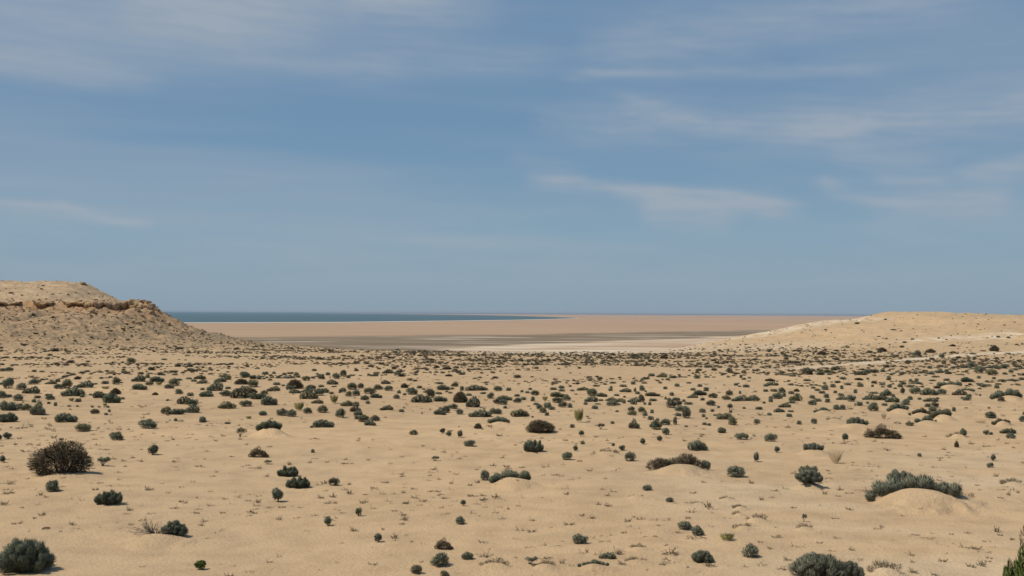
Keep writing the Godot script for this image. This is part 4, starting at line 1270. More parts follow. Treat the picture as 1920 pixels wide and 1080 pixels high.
	plant("round", -21.18, -87.87, 1.00, 0.58, 20, "grey_green_shrub", "medium rounded grey-green shrub before and right of the broad mound shrub", "shrub", "grey-green shrubs of the sand plain")
	plant("round", -16.85, -80.80, 0.92, 0.61, 20, "grey_green_shrub", "nearest medium rounded grey-green shrub before and right of the sloping dark shrub", "shrub", "grey-green shrubs of the sand plain")
	plant("round", -12.99, -100.85, 1.15, 0.77, 20, "grey_green_shrub", "third medium rounded grey-green shrub behind and right of the row-foot shrub", "shrub", "grey-green shrubs of the sand plain")
	plant("round", -9.05, -100.56, 1.14, 0.77, 20, "grey_green_shrub", "third medium rounded grey-green shrub left of the tall grey shrub", "shrub", "grey-green shrubs of the sand plain")
	plant("wide", -6.65, -107.59, 1.22, 0.60, 20, "grey_green_shrub", "medium spread-out grey-green shrub behind and left of the tall grey shrub", "shrub", "grey-green shrubs of the sand plain")
	plant("wide", -9.61, -84.79, 0.96, 0.43, 20, "grey_green_shrub", "medium spread-out grey-green shrub behind and right of the winding row's front shrub", "shrub", "grey-green shrubs of the sand plain")
	plant("round", -10.27, -76.46, 0.87, 0.58, 20, "grey_green_shrub", "medium rounded grey-green shrub behind and left of the winding row's front shrub", "shrub", "grey-green shrubs of the sand plain")
	plant("wide", 10.40, -93.58, 1.06, 0.48, 20, "grey_green_shrub", "fourth medium spread-out grey-green shrub behind and right of the yellow-green bush", "shrub", "grey-green shrubs of the sand plain")
	plant("round", 9.33, -70.98, 0.81, 0.72, 20, "grey_green_shrub", "nearest medium rounded grey-green shrub behind the diagonal chain shrub", "shrub", "grey-green shrubs of the sand plain")
	plant("wide", 40.98, -142.23, 1.62, 0.51, 20, "grey_green_shrub", "medium spread-out grey-green shrub right of the track-side shrub", "shrub", "grey-green shrubs of the sand plain")
	plant("wide", 67.86, -155.04, 1.76, 0.55, 20, "grey_green_shrub", "medium spread-out grey-green shrub before and right of the sandy hill's brown bush", "shrub", "grey-green shrubs of the sand plain")
	plant("wide", 50.50, -122.16, 1.39, 0.69, 20, "grey_green_shrub", "medium spread-out grey-green shrub behind and right of the thin olive arch", "shrub", "grey-green shrubs of the sand plain")
	plant("round", 34.94, -80.33, 0.91, 0.57, 20, "grey_green_shrub", "medium rounded grey-green shrub behind and right of the far-right ball shrub", "shrub", "grey-green shrubs of the sand plain")
	plant("dcrescent", 27.48, -68.12, 0.85, 0.40, 20, "dry_twig_plant", "nearest wide arched dry twig plant before and left of the far-right ball shrub", "dry shrub", "dry twig plants arched over small hummocks")
	plant("tuft", -17.41, -38.95, 0.47, 0.11, 20, "dry_tuft", "wide dry tuft behind the big bottom-left shrub", "dry tuft", "dry tufts scattered on the sand")
	plant("tuft", -2.64, -45.00, 0.55, 0.11, 20, "dry_tuft", "second wide dry tuft before and left of the central crescent shrub", "dry tuft", "dry tufts scattered on the sand")
	plant("tuft", 2.07, -39.28, 0.48, 0.13, 20, "dry_tuft", "wide dry tuft behind the blue-grey shrub", "dry tuft", "dry tufts scattered on the sand")
	plant("tuft", 0.29, -38.43, 0.47, 0.15, 20, "dry_tuft", "third wide dry tuft left of the blue-grey shrub", "dry tuft", "dry tufts scattered on the sand")
	plant("tuft", -0.89, -36.04, 0.44, 0.14, 20, "dry_tuft", "wide dry tuft right of the ragged brown bush", "dry tuft", "dry tufts scattered on the sand")
	plant("tuft", -0.80, -33.59, 0.41, 0.19, 20, "dry_tuft", "nearest wide dry tuft before and right of the ragged brown bush", "dry tuft", "dry tufts scattered on the sand")
	plant("tuft", -0.39, -33.36, 0.41, 0.10, 20, "dry_tuft", "second wide dry tuft before and right of the ragged brown bush", "dry tuft", "dry tufts scattered on the sand")
	plant("tuft", 0.61, -35.13, 0.43, 0.10, 20, "dry_tuft", "second wide dry tuft left of the blue-grey shrub", "dry tuft", "dry tufts scattered on the sand")
	plant("tuft", 1.01, -35.54, 0.43, 0.11, 20, "dry_tuft", "nearest wide dry tuft left of the blue-grey shrub", "dry tuft", "dry tufts scattered on the sand")
	plant("tuft", 2.70, -37.06, 0.45, 0.10, 20, "dry_tuft", "wide dry tuft behind and right of the blue-grey shrub", "dry tuft", "dry tufts scattered on the sand")
	plant("tuft", 3.13, -37.28, 0.45, 0.06, 20, "dry_tuft", "second wide dry tuft right of the blue-grey shrub", "dry tuft", "dry tufts scattered on the sand")
	plant("tuft", 5.62, -40.04, 0.49, 0.12, 20, "dry_tuft", "third wide dry tuft behind and left of the spiky blue-grey shrub", "dry tuft", "dry tufts scattered on the sand")
	plant("tuft", 6.51, -43.18, 0.52, 0.09, 20, "dry_tuft", "wide dry tuft in front of the arching brown bush", "dry tuft", "dry tufts scattered on the sand")
	plant("tuft", 5.79, -37.79, 0.46, 0.08, 20, "dry_tuft", "nearest wide dry tuft behind and left of the spiky blue-grey shrub", "dry tuft", "dry tufts scattered on the sand")
	plant("dcrescent", 8.42, -40.75, 0.44, 0.28, 20, "dry_twig_plant", "third wide arched dry twig plant behind the upright blue-grey shrub", "dry shrub", "dry twig plants arched over small hummocks")
	plant("tuft", 6.93, -38.69, 0.47, 0.08, 20, "dry_tuft", "second wide dry tuft behind the spiky blue-grey shrub", "dry tuft", "dry tufts scattered on the sand")
	plant("tuft", 10.49, -33.35, 0.40, 0.08, 20, "dry_tuft", "wide dry tuft behind and right of the big bottom-edge shrub", "dry tuft", "dry tufts scattered on the sand")
	plant("tuft", 5.25, -31.72, 0.39, 0.06, 20, "dry_tuft", "wide dry tuft in front of the spiky blue-grey shrub", "dry tuft", "dry tufts scattered on the sand")
	plant("round", -25.27, -80.70, 0.88, 0.65, 19, "grey_green_shrub", "medium rounded grey-green shrub before and right of the frontmost belt shrub", "shrub", "grey-green shrubs of the sand plain")
	plant("round", -25.87, -110.22, 1.20, 0.90, 19, "grey_green_shrub", "medium rounded grey-green shrub behind and right of the broad mound shrub", "shrub", "grey-green shrubs of the sand plain")
	plant("round", -17.03, -97.39, 1.06, 0.74, 19, "grey_green_shrub", "second medium rounded grey-green shrub behind and left of the row-foot shrub", "shrub", "grey-green shrubs of the sand plain")
	plant("round", 59.74, -136.90, 1.49, 0.91, 19, "grey_green_shrub", "second medium rounded grey-green shrub behind and right of the thin olive arch", "shrub", "grey-green shrubs of the sand plain")
	plant("round", 27.94, -84.97, 0.93, 0.69, 19, "grey_green_shrub", "medium rounded grey-green shrub before and left of the stacked shrub", "shrub", "grey-green shrubs of the sand plain")
	plant("ball", 9.58, -68.10, 0.63, 0.50, 19, "grey_green_shrub", "medium ball-shaped grey-green shrub behind and right of the diagonal chain shrub", "shrub", "grey-green shrubs of the sand plain")
	plant("round", -1.81, -39.41, 0.36, 0.35, 19, "grey_green_shrub", "medium rounded grey-green shrub behind the ragged brown bush", "shrub", "grey-green shrubs of the sand plain")
	plant("round", -54.49, -157.47, 1.64, 0.97, 18, "grey_green_shrub", "solitary very dark shrub on the sand at the foot of the rocky hill", "shrub", "grey-green shrubs of the sand plain")
	plant("round", -48.21, -105.44, 1.10, 1.24, 18, "grey_green_shrub", "second medium rounded grey-green shrub behind and left of the right-rising dark shrub", "shrub", "grey-green shrubs of the sand plain")
	plant("round", -46.41, -104.35, 1.09, 0.80, 18, "grey_green_shrub", "nearest medium rounded grey-green shrub behind the right-rising dark shrub", "shrub", "grey-green shrubs of the sand plain")
	plant("wide", -46.85, -111.95, 1.17, 0.40, 18, "grey_green_shrub", "medium spread-out grey-green shrub behind the right-rising dark shrub", "shrub", "grey-green shrubs of the sand plain")
	plant("round", -43.03, -106.42, 1.11, 1.09, 18, "grey_green_shrub", "medium rounded grey-green shrub behind and left of the frontmost belt shrub", "shrub", "grey-green shrubs of the sand plain")
	plant("browny", -35.90, -99.89, 1.04, 0.66, 18, "brown_bush", "medium brownish shrub behind the frontmost belt shrub", "bush", "brown bushes on the sand")
	plant("round", -41.19, -91.98, 0.96, 0.70, 18, "grey_green_shrub", "nearest medium rounded grey-green shrub behind and left of the right-rising dark shrub", "shrub", "grey-green shrubs of the sand plain")
	plant("tuft", -31.36, -70.47, 0.73, 0.42, 18, "dry_tuft", "wide dry tuft before and right of the left-edge dark shrub", "dry tuft", "dry tufts scattered on the sand")
	plant("tuft", -29.19, -69.76, 0.73, 0.20, 18, "dry_tuft", "wide dry tuft before and left of the pointed dark shrub", "dry tuft", "dry tufts scattered on the sand")
	plant("round", -34.02, -110.95, 1.16, 0.91, 18, "grey_green_shrub", "medium rounded grey-green shrub before and right of the hill-foot shrub", "shrub", "grey-green shrubs of the sand plain")
	plant("wide", -34.31, -121.13, 1.26, 0.56, 18, "grey_green_shrub", "third medium spread-out grey-green shrub behind and left of the broad mound shrub", "shrub", "grey-green shrubs of the sand plain")
	plant("wide", -30.89, -116.74, 1.22, 0.60, 18, "grey_green_shrub", "nearest medium spread-out grey-green shrub behind and left of the broad mound shrub", "shrub", "grey-green shrubs of the sand plain")
	plant("round", -30.13, -124.06, 1.29, 0.89, 18, "grey_green_shrub", "nearest medium rounded grey-green shrub behind the broad mound shrub", "shrub", "grey-green shrubs of the sand plain")
	plant("wide", -19.72, -100.28, 1.04, 0.46, 18, "grey_green_shrub", "nearest medium spread-out grey-green shrub behind and right of the sloping dark shrub", "shrub", "grey-green shrubs of the sand plain")
	plant("round", -19.34, -106.20, 1.11, 0.65, 18, "grey_green_shrub", "nearest medium rounded grey-green shrub behind and right of the sloping dark shrub", "shrub", "grey-green shrubs of the sand plain")
	plant("browny", -23.58, -100.14, 1.04, 0.51, 18, "brown_bush", "medium brownish shrub behind and right of the broad mound shrub", "bush", "brown bushes on the sand")
	plant("wide", -15.91, -90.21, 0.94, 0.41, 18, "grey_green_shrub", "medium spread-out grey-green shrub behind and left of the row-foot shrub", "shrub", "grey-green shrubs of the sand plain")
	plant("grassy", -16.37, -84.88, 0.88, 0.78, 18, "grass_tuft", "medium yellow-green tuft right of the sloping dark shrub", "grass tuft", "yellow-green tufts among the shrubs")
	plant("round", -15.93, -79.78, 0.83, 0.61, 18, "grey_green_shrub", "second medium rounded grey-green shrub before and right of the sloping dark shrub", "shrub", "grey-green shrubs of the sand plain")
	plant("round", -15.71, -108.32, 1.13, 0.83, 18, "grey_green_shrub", "medium rounded grey-green shrub behind the row-foot shrub", "shrub", "grey-green shrubs of the sand plain")
	plant("wide", -11.73, -95.59, 1.00, 0.49, 18, "grey_green_shrub", "nearest medium spread-out grey-green shrub behind and right of the row-foot shrub", "shrub", "grey-green shrubs of the sand plain")
	plant("round", -7.16, -96.98, 1.01, 0.94, 18, "grey_green_shrub", "second medium rounded grey-green shrub left of the tall grey shrub", "shrub", "grey-green shrubs of the sand plain")
	plant("wide", 6.86, -106.65, 1.11, 0.38, 18, "grey_green_shrub", "second medium spread-out grey-green shrub behind the yellow-green bush", "shrub", "grey-green shrubs of the sand plain")
	plant("round", 7.35, -100.50, 1.05, 0.82, 18, "grey_green_shrub", "second medium rounded grey-green shrub behind the yellow-green bush", "shrub", "grey-green shrubs of the sand plain")
	plant("wide", 10.82, -104.54, 1.09, 0.48, 18, "grey_green_shrub", "fifth medium spread-out grey-green shrub behind and right of the yellow-green bush", "shrub", "grey-green shrubs of the sand plain")
	plant("wide", 9.18, -93.49, 0.97, 0.43, 18, "grey_green_shrub", "second medium spread-out grey-green shrub behind and right of the yellow-green bush", "shrub", "grey-green shrubs of the sand plain")
	plant("round", 8.03, -88.24, 0.92, 0.49, 18, "grey_green_shrub", "medium rounded grey-green shrub behind and right of the yellow-green bush", "shrub", "grey-green shrubs of the sand plain")
	plant("round", 12.72, -87.68, 0.91, 0.80, 18, "grey_green_shrub", "fourth medium rounded grey-green shrub left of the humped shrub", "shrub", "grey-green shrubs of the sand plain")
	plant("round", 3.78, -90.56, 0.94, 0.60, 18, "grey_green_shrub", "third medium rounded grey-green shrub behind and left of the yellow-green bush", "shrub", "grey-green shrubs of the sand plain")
	plant("browny", 29.26, -124.62, 1.30, 0.37, 18, "brown_bush", "medium brownish shrub left of the track-side shrub", "bush", "brown bushes on the sand")
	plant("round", 23.77, -98.38, 1.02, 0.70, 18, "grey_green_shrub", "second medium rounded grey-green shrub behind and left of the small dark crescent", "shrub", "grey-green shrubs of the sand plain")
	plant("round", 36.57, -135.89, 1.42, 1.04, 18, "grey_green_shrub", "dark spreading shrub just in front of the pale track on the right", "shrub", "grey-green shrubs of the sand plain")
	plant("wide", 22.06, -88.93, 0.93, 0.45, 18, "grey_green_shrub", "nearest medium spread-out grey-green shrub left of the small dark crescent", "shrub", "grey-green shrubs of the sand plain")
	plant("wide", 20.77, -85.41, 0.89, 0.35, 18, "grey_green_shrub", "second medium spread-out grey-green shrub left of the small dark crescent", "shrub", "grey-green shrubs of the sand plain")
	plant("round", 21.01, -95.24, 0.99, 0.63, 18, "grey_green_shrub", "medium rounded grey-green shrub behind and right of the humped shrub", "shrub", "grey-green shrubs of the sand plain")
	plant("round", 38.38, -104.72, 1.09, 0.75, 18, "grey_green_shrub", "medium rounded grey-green shrub right of the stacked shrub", "shrub", "grey-green shrubs of the sand plain")
	plant("straw", 32.93, -77.28, 0.81, 0.23, 18, "straw_tuft", "medium pale straw tuft behind and right of the far-right ball shrub", "grass tuft", "pale straw tufts")
	plant("tuft", -25.52, -58.02, 0.65, 0.13, 18, "dry_tuft", "wide dry tuft behind and left of the big brown dome bush", "dry tuft", "dry tufts scattered on the sand")
	plant("dcrescent", -11.45, -64.15, 0.63, 0.20, 18, "dry_twig_plant", "wide arched dry twig plant right of the wind-swept shrub", "dry shrub", "dry twig plants arched over small hummocks")
	plant("tuft", 5.32, -39.02, 0.43, 0.07, 18, "dry_tuft", "second wide dry tuft behind and left of the spiky blue-grey shrub", "dry tuft", "dry tufts scattered on the sand")
	plant("dcrescent", 7.28, -42.95, 0.42, 0.15, 18, "dry_twig_plant", "wide arched dry twig plant before and left of the lone rounded shrub", "dry shrub", "dry twig plants arched over small hummocks")
	plant("tuft", 6.76, -41.47, 0.46, 0.16, 18, "dry_tuft", "wide dry tuft before and left of the lone rounded shrub", "dry tuft", "dry tufts scattered on the sand")
	plant("tuft", 7.89, -40.25, 0.45, 0.06, 18, "dry_tuft", "wide dry tuft behind the upright blue-grey shrub", "dry tuft", "dry tufts scattered on the sand")
	plant("hilly", -81.87, -197.12, 2.05, 0.69, 18, "hillside_shrub", "largest dark shrub low on the rocky slope", "shrub", "dark shrubs on the rocky hill")
	plant("sparse", -3.89, -56.47, 0.49, 0.29, 18, "sparse_shrub", "medium sparse thin shrub behind and left of the central crescent shrub", "shrub", "grey-green shrubs of the sand plain")
	plant("round", 30.76, -67.83, 0.59, 0.39, 18, "grey_green_shrub", "medium rounded grey-green shrub right of the far-right ball shrub", "shrub", "grey-green shrubs of the sand plain")
	plant("browny", 77.45, -203.48, 2.02, 0.82, 17, "brown_bush", "nearest medium brownish shrub left of the sandy hill's brown bush", "bush", "brown bushes on the sand")
	plant("wide", -18.56, -114.02, 1.13, 0.58, 17, "grey_green_shrub", "medium spread-out grey-green shrub behind the row-foot shrub", "shrub", "grey-green shrubs of the sand plain")
	plant("round", -14.28, -83.45, 0.83, 0.64, 17, "grey_green_shrub", "nearest medium rounded grey-green shrub behind and left of the row-foot shrub", "shrub", "grey-green shrubs of the sand plain")
	plant("round", -25.36, -87.60, 0.87, 0.67, 17, "grey_green_shrub", "second medium rounded grey-green shrub left of the broad mound shrub", "shrub", "grey-green shrubs of the sand plain")
	plant("round", -4.57, -85.91, 0.85, 0.48, 17, "grey_green_shrub", "nearest medium rounded grey-green shrub left of the tall grey shrub", "shrub", "grey-green shrubs of the sand plain")
	plant("round", 10.28, -73.50, 0.73, 0.52, 17, "grey_green_shrub", "second medium rounded grey-green shrub behind the diagonal chain shrub", "shrub", "grey-green shrubs of the sand plain")
	plant("mat", 26.63, -75.97, 0.76, 0.19, 17, "mat_plant", "wide flat dark mat plant behind and right of the sprawling brown bush", "mat plant", "flat mat plants on the sand")
	plant("sparse", -12.10, -54.78, 0.45, 0.25, 17, "sparse_shrub", "medium sparse thin shrub before and right of the small brown bush", "shrub", "grey-green shrubs of the sand plain")
	plant("ball", -6.44, -38.88, 0.32, 0.36, 17, "grey_green_shrub", "medium ball-shaped grey-green shrub before and right of the stemmed ball shrub", "shrub", "grey-green shrubs of the sand plain")
	plant("round", -5.99, -67.71, 0.56, 0.35, 17, "grey_green_shrub", "medium rounded grey-green shrub before and right of the winding row's front shrub", "shrub", "grey-green shrubs of the sand plain")
	plant("sparse", 5.76, -70.69, 0.58, 0.44, 17, "sparse_shrub", "medium sparse thin shrub before and right of the yellow-green bush", "shrub", "grey-green shrubs of the sand plain")
	plant("ball", 19.66, -65.12, 0.54, 0.55, 17, "grey_green_shrub", "medium ball-shaped grey-green shrub behind and right of the lobed dome shrub", "shrub", "grey-green shrubs of the sand plain")
	plant("ball", 28.47, -69.20, 0.57, 0.62, 17, "grey_green_shrub", "ball-shaped shrub on a short stem with shadow at its foot, far right", "shrub", "grey-green shrubs of the sand plain")
	plant("round", -43.52, -105.74, 1.00, 0.54, 16, "grey_green_shrub", "second medium rounded grey-green shrub behind and right of the right-rising dark shrub", "shrub", "grey-green shrubs of the sand plain")
	plant("round", -43.59, -94.20, 0.89, 0.72, 16, "grey_green_shrub", "medium rounded grey-green shrub behind the left-edge dark shrub", "shrub", "grey-green shrubs of the sand plain")
	plant("wide", -32.18, -114.43, 1.08, 0.53, 16, "grey_green_shrub", "second medium spread-out grey-green shrub behind and left of the broad mound shrub", "shrub", "grey-green shrubs of the sand plain")
	plant("round", -15.37, -83.01, 0.79, 0.55, 16, "grey_green_shrub", "medium rounded grey-green shrub left of the row-foot shrub", "shrub", "grey-green shrubs of the sand plain")
	plant("round", -12.36, -79.59, 0.75, 0.73, 16, "grey_green_shrub", "dark shrub standing at the left foot of the winding row", "shrub", "grey-green shrubs of the sand plain")
	plant("wide", -15.25, -135.20, 1.28, 0.62, 16, "grey_green_shrub", "third medium spread-out grey-green shrub behind and right of the row-foot shrub", "shrub", "grey-green shrubs of the sand plain")
	plant("browny", -8.40, -143.28, 1.36, 0.51, 16, "brown_bush", "medium brownish shrub behind and left of the tall grey shrub", "bush", "brown bushes on the sand")
	plant("round", -13.14, -108.47, 1.03, 0.55, 16, "grey_green_shrub", "fourth medium rounded grey-green shrub behind and right of the row-foot shrub", "shrub", "grey-green shrubs of the sand plain")
	plant("round", -12.42, -93.22, 0.88, 0.47, 16, "grey_green_shrub", "nearest medium rounded grey-green shrub behind and right of the row-foot shrub", "shrub", "grey-green shrubs of the sand plain")
	plant("round", -11.23, -80.69, 0.76, 0.49, 16, "grey_green_shrub", "medium rounded grey-green shrub right of the row-foot shrub", "shrub", "grey-green shrubs of the sand plain")
	plant("wide", 8.20, -99.89, 0.95, 0.46, 16, "grey_green_shrub", "third medium spread-out grey-green shrub behind and right of the yellow-green bush", "shrub", "grey-green shrubs of the sand plain")
	plant("wide", 8.64, -95.83, 0.91, 0.39, 16, "grey_green_shrub", "nearest medium spread-out grey-green shrub behind and right of the yellow-green bush", "shrub", "grey-green shrubs of the sand plain")
	plant("wide", 17.94, -131.35, 1.24, 0.60, 16, "grey_green_shrub", "fourth medium spread-out grey-green shrub behind and left of the humped shrub", "shrub", "grey-green shrubs of the sand plain")
	plant("round", 8.84, -80.68, 0.76, 0.41, 16, "grey_green_shrub", "medium rounded grey-green shrub right of the yellow-green bush", "shrub", "grey-green shrubs of the sand plain")
	plant("round", 2.84, -85.52, 0.81, 0.52, 16, "grey_green_shrub", "second medium rounded grey-green shrub behind and left of the yellow-green bush", "shrub", "grey-green shrubs of the sand plain")
	plant("wide", 16.43, -99.88, 0.95, 0.41, 16, "grey_green_shrub", "nearest medium spread-out grey-green shrub behind and left of the humped shrub", "shrub", "grey-green shrubs of the sand plain")
	plant("round", 18.32, -100.10, 0.95, 0.51, 16, "grey_green_shrub", "second medium rounded grey-green shrub behind the humped shrub", "shrub", "grey-green shrubs of the sand plain")
	plant("wide", 29.10, -97.08, 0.92, 0.44, 16, "grey_green_shrub", "medium spread-out grey-green shrub behind and right of the small dark crescent", "shrub", "grey-green shrubs of the sand plain")
	plant("round", 16.41, -90.83, 0.86, 0.55, 16, "grey_green_shrub", "medium rounded grey-green shrub behind and left of the humped shrub", "shrub", "grey-green shrubs of the sand plain")
	plant("round", 14.83, -73.99, 0.70, 0.68, 16, "grey_green_shrub", "round dark shrub touching the front right of a humped shrub", "shrub", "grey-green shrubs of the sand plain")
	plant("wide", 42.81, -135.29, 1.28, 0.55, 16, "grey_green_shrub", "medium spread-out grey-green shrub behind and left of the stacked shrub", "shrub", "grey-green shrubs of the sand plain")
	plant("round", 40.74, -104.28, 0.99, 0.64, 16, "grey_green_shrub", "medium rounded grey-green shrub before and left of the thin olive arch", "shrub", "grey-green shrubs of the sand plain")
	plant("round", 59.81, -140.84, 1.33, 1.15, 16, "grey_green_shrub", "nearest medium rounded grey-green shrub behind and right of the thin olive arch", "shrub", "grey-green shrubs of the sand plain")
	plant("dcrescent", 53.39, -116.42, 1.21, 0.43, 16, "dry_twig_plant", "small arched dry twig plant behind the right-edge arched shrub", "dry shrub", "dry twig plants arched over small hummocks")
	plant("round", 31.97, -83.66, 0.79, 0.55, 16, "grey_green_shrub", "medium rounded grey-green shrub behind and left of the steep-armed crescent", "shrub", "grey-green shrubs of the sand plain")
	plant("tuft", -15.01, -38.04, 0.38, 0.09, 16, "dry_tuft", "second small dry tuft before and left of the three-lobed shrub", "dry tuft", "dry tufts scattered on the sand")
	plant("tuft", -8.12, -32.49, 0.33, 0.06, 16, "dry_tuft", "second small dry tuft right of the small bright green shrub", "dry tuft", "dry tufts scattered on the sand")
	plant("tuft", -7.52, -31.62, 0.32, 0.09, 16, "dry_tuft", "third small dry tuft right of the small bright green shrub", "dry tuft", "dry tufts scattered on the sand")
	plant("tuft", -0.77, -67.44, 0.68, 0.22, 16, "dry_tuft", "small dry tuft behind and left of the lumpy shrub", "dry tuft", "dry tufts scattered on the sand")
	plant("tuft", -3.57, -43.08, 0.44, 0.06, 16, "dry_tuft", "second small dry tuft behind the ragged brown bush", "dry tuft", "dry tufts scattered on the sand")
	plant("tuft", -1.11, -44.46, 0.45, 0.11, 16, "dry_tuft", "second small dry tuft before and left of the central crescent shrub", "dry tuft", "dry tufts scattered on the sand")
	plant("tuft", 1.71, -54.55, 0.55, 0.22, 16, "dry_tuft", "small dry tuft in front of the lumpy shrub", "dry tuft", "dry tufts scattered on the sand")
	plant("tuft", 3.85, -53.08, 0.54, 0.17, 16, "dry_tuft", "small dry tuft before and right of the lumpy shrub", "dry tuft", "dry tufts scattered on the sand")
	plant("tuft", 0.72, -38.11, 0.39, 0.15, 16, "dry_tuft", "nearest small dry tuft behind and left of the blue-grey shrub", "dry tuft", "dry tufts scattered on the sand")
	plant("tuft", 4.43, -38.35, 0.39, 0.07, 16, "dry_tuft", "fourth small dry tuft right of the blue-grey shrub", "dry tuft", "dry tufts scattered on the sand")
	plant("tuft", 4.36, -37.74, 0.38, 0.09, 16, "dry_tuft", "third small dry tuft right of the blue-grey shrub", "dry tuft", "dry tufts scattered on the sand")
	plant("tuft", 3.31, -32.72, 0.33, 0.16, 16, "dry_tuft", "small dry tuft before and right of the blue-grey shrub", "dry tuft", "dry tufts scattered on the sand")
	plant("tuft", 6.46, -40.21, 0.41, 0.09, 16, "dry_tuft", "small dry tuft behind the spiky blue-grey shrub", "dry tuft", "dry tufts scattered on the sand")
	plant("tuft", 27.03, -61.93, 0.63, 0.10, 16, "dry_tuft", "small dry tuft before and right of the far-right ball shrub", "dry tuft", "dry tufts scattered on the sand")
	plant("rock", -89.18, -263.41, 2.13, 1.49, 16, "boulder", "medium brown boulder before and left of the ledge-end boulder", "boulder", "boulders of the broken rock ledge")
	plant("browny", 89.95, -205.14, 1.91, 1.24, 16, "brown_bush", "medium brownish shrub right of the sandy hill's brown bush", "bush", "brown bushes on the sand")
	plant("ball", -24.90, -54.13, 0.42, 0.39, 16, "grey_green_shrub", "medium ball-shaped grey-green shrub left of the big brown dome bush", "shrub", "grey-green shrubs of the sand plain")
	plant("ball", -3.16, -66.09, 0.51, 0.48, 16, "grey_green_shrub", "medium ball-shaped grey-green shrub in front of the tall grey shrub", "shrub", "grey-green shrubs of the sand plain")
	plant("browny", -2.18, -71.61, 0.56, 0.41, 16, "brown_bush", "medium brownish shrub in front of the tall grey shrub", "bush", "brown bushes on the sand")
	plant("round", 6.24, -43.43, 0.34, 0.22, 16, "grey_green_shrub", "medium rounded grey-green shrub in front of the arching brown bush", "shrub", "grey-green shrubs of the sand plain")
	plant("ball", 12.43, -56.23, 0.44, 0.53, 16, "grey_green_shrub", "medium ball-shaped grey-green shrub behind and right of the lone rounded shrub", "shrub", "grey-green shrubs of the sand plain")
	plant("round", 13.32, -69.75, 0.54, 0.40, 16, "grey_green_shrub", "nearest medium rounded grey-green shrub in front of the humped shrub", "shrub", "grey-green shrubs of the sand plain")
	plant("round", -38.95, -93.02, 0.84, 0.47, 15, "grey_green_shrub", "nearest medium rounded grey-green shrub behind and right of the right-rising dark shrub", "shrub", "grey-green shrubs of the sand plain")
	plant("round", -30.14, -79.70, 0.72, 0.44, 15, "grey_green_shrub", "medium rounded grey-green shrub right of the pointed dark shrub", "shrub", "grey-green shrubs of the sand plain")
	plant("grassy", -14.55, -90.35, 0.81, 0.83, 15, "grass_tuft", "medium yellow-green tuft behind the row-foot shrub", "grass tuft", "yellow-green tufts among the shrubs")
	plant("round", -11.89, -106.67, 0.96, 0.60, 15, "grey_green_shrub", "fifth medium rounded grey-green shrub behind and right of the row-foot shrub", "shrub", "grey-green shrubs of the sand plain")
	plant("round", 24.85, -90.86, 0.82, 0.51, 15, "grey_green_shrub", "nearest medium rounded grey-green shrub behind and left of the small dark crescent", "shrub", "grey-green shrubs of the sand plain")
	plant("round", 12.52, -78.82, 0.71, 0.80, 15, "grey_green_shrub", "nearest medium rounded grey-green shrub left of the humped shrub", "shrub", "grey-green shrubs of the sand plain")
	plant("round", 72.38, -196.47, 1.71, 1.19, 15, "grey_green_shrub", "medium rounded grey-green shrub left of the sandy hill's brown bush", "shrub", "grey-green shrubs of the sand plain")
	plant("browny", 70.52, -209.53, 1.82, 0.99, 15, "brown_bush", "second medium brownish shrub left of the sandy hill's brown bush", "bush", "brown bushes on the sand")
	plant("browny", 58.05, -205.91, 1.79, 0.83, 15, "brown_bush", "medium brownish shrub behind the track-side shrub", "bush", "brown bushes on the sand")
	plant("mat", -26.61, -60.89, 0.44, 0.14, 15, "mat_plant", "small flat dark mat plant behind and left of the big brown dome bush", "mat plant", "flat mat plants on the sand")
	plant("ball", 7.52, -62.79, 0.46, 0.39, 15, "grey_green_shrub", "medium ball-shaped grey-green shrub left of the diagonal chain shrub", "shrub", "grey-green shrubs of the sand plain")
	plant("ball", 8.71, -64.39, 0.47, 0.37, 15, "grey_green_shrub", "leaning dark shrub in a diagonal chain of shrubs", "shrub", "grey-green shrubs of the sand plain")
	plant("round", -62.20, -136.20, 1.16, 0.62, 15, "grey_green_shrub", "medium rounded grey-green shrub before and left of the low slope shrub", "shrub", "grey-green shrubs of the sand plain")
	plant("round", -36.67, -111.38, 0.95, 0.51, 15, "grey_green_shrub", "medium rounded grey-green shrub behind and right of the frontmost belt shrub", "shrub", "grey-green shrubs of the sand plain")
	plant("grassy", -38.88, -105.42, 0.90, 0.32, 15, "grass_tuft", "medium yellow-green tuft behind the frontmost belt shrub", "grass tuft", "yellow-green tufts among the shrubs")
	plant("round", -29.95, -99.13, 0.84, 0.55, 15, "grey_green_shrub", "third medium rounded grey-green shrub left of the broad mound shrub", "shrub", "grey-green shrubs of the sand plain")
	plant("round", -31.16, -129.17, 1.10, 0.59, 15, "grey_green_shrub", "second medium rounded grey-green shrub behind the broad mound shrub", "shrub", "grey-green shrubs of the sand plain")
	plant("round", -20.95, -121.44, 1.04, 0.68, 15, "grey_green_shrub", "second medium rounded grey-green shrub behind and right of the sloping dark shrub", "shrub", "grey-green shrubs of the sand plain")
	plant("round", -13.85, -98.05, 0.84, 0.65, 15, "grey_green_shrub", "second medium rounded grey-green shrub behind and right of the row-foot shrub", "shrub", "grey-green shrubs of the sand plain")
	plant("wide", -13.16, -115.10, 0.98, 0.47, 15, "grey_green_shrub", "second medium spread-out grey-green shrub behind and right of the row-foot shrub", "shrub", "grey-green shrubs of the sand plain")
	plant("round", -1.31, -104.96, 0.89, 0.59, 15, "grey_green_shrub", "medium rounded grey-green shrub behind and right of the tall grey shrub", "shrub", "grey-green shrubs of the sand plain")
	plant("round", -0.68, -89.39, 0.76, 0.54, 15, "grey_green_shrub", "nearest medium rounded grey-green shrub right of the tall grey shrub", "shrub", "grey-green shrubs of the sand plain")
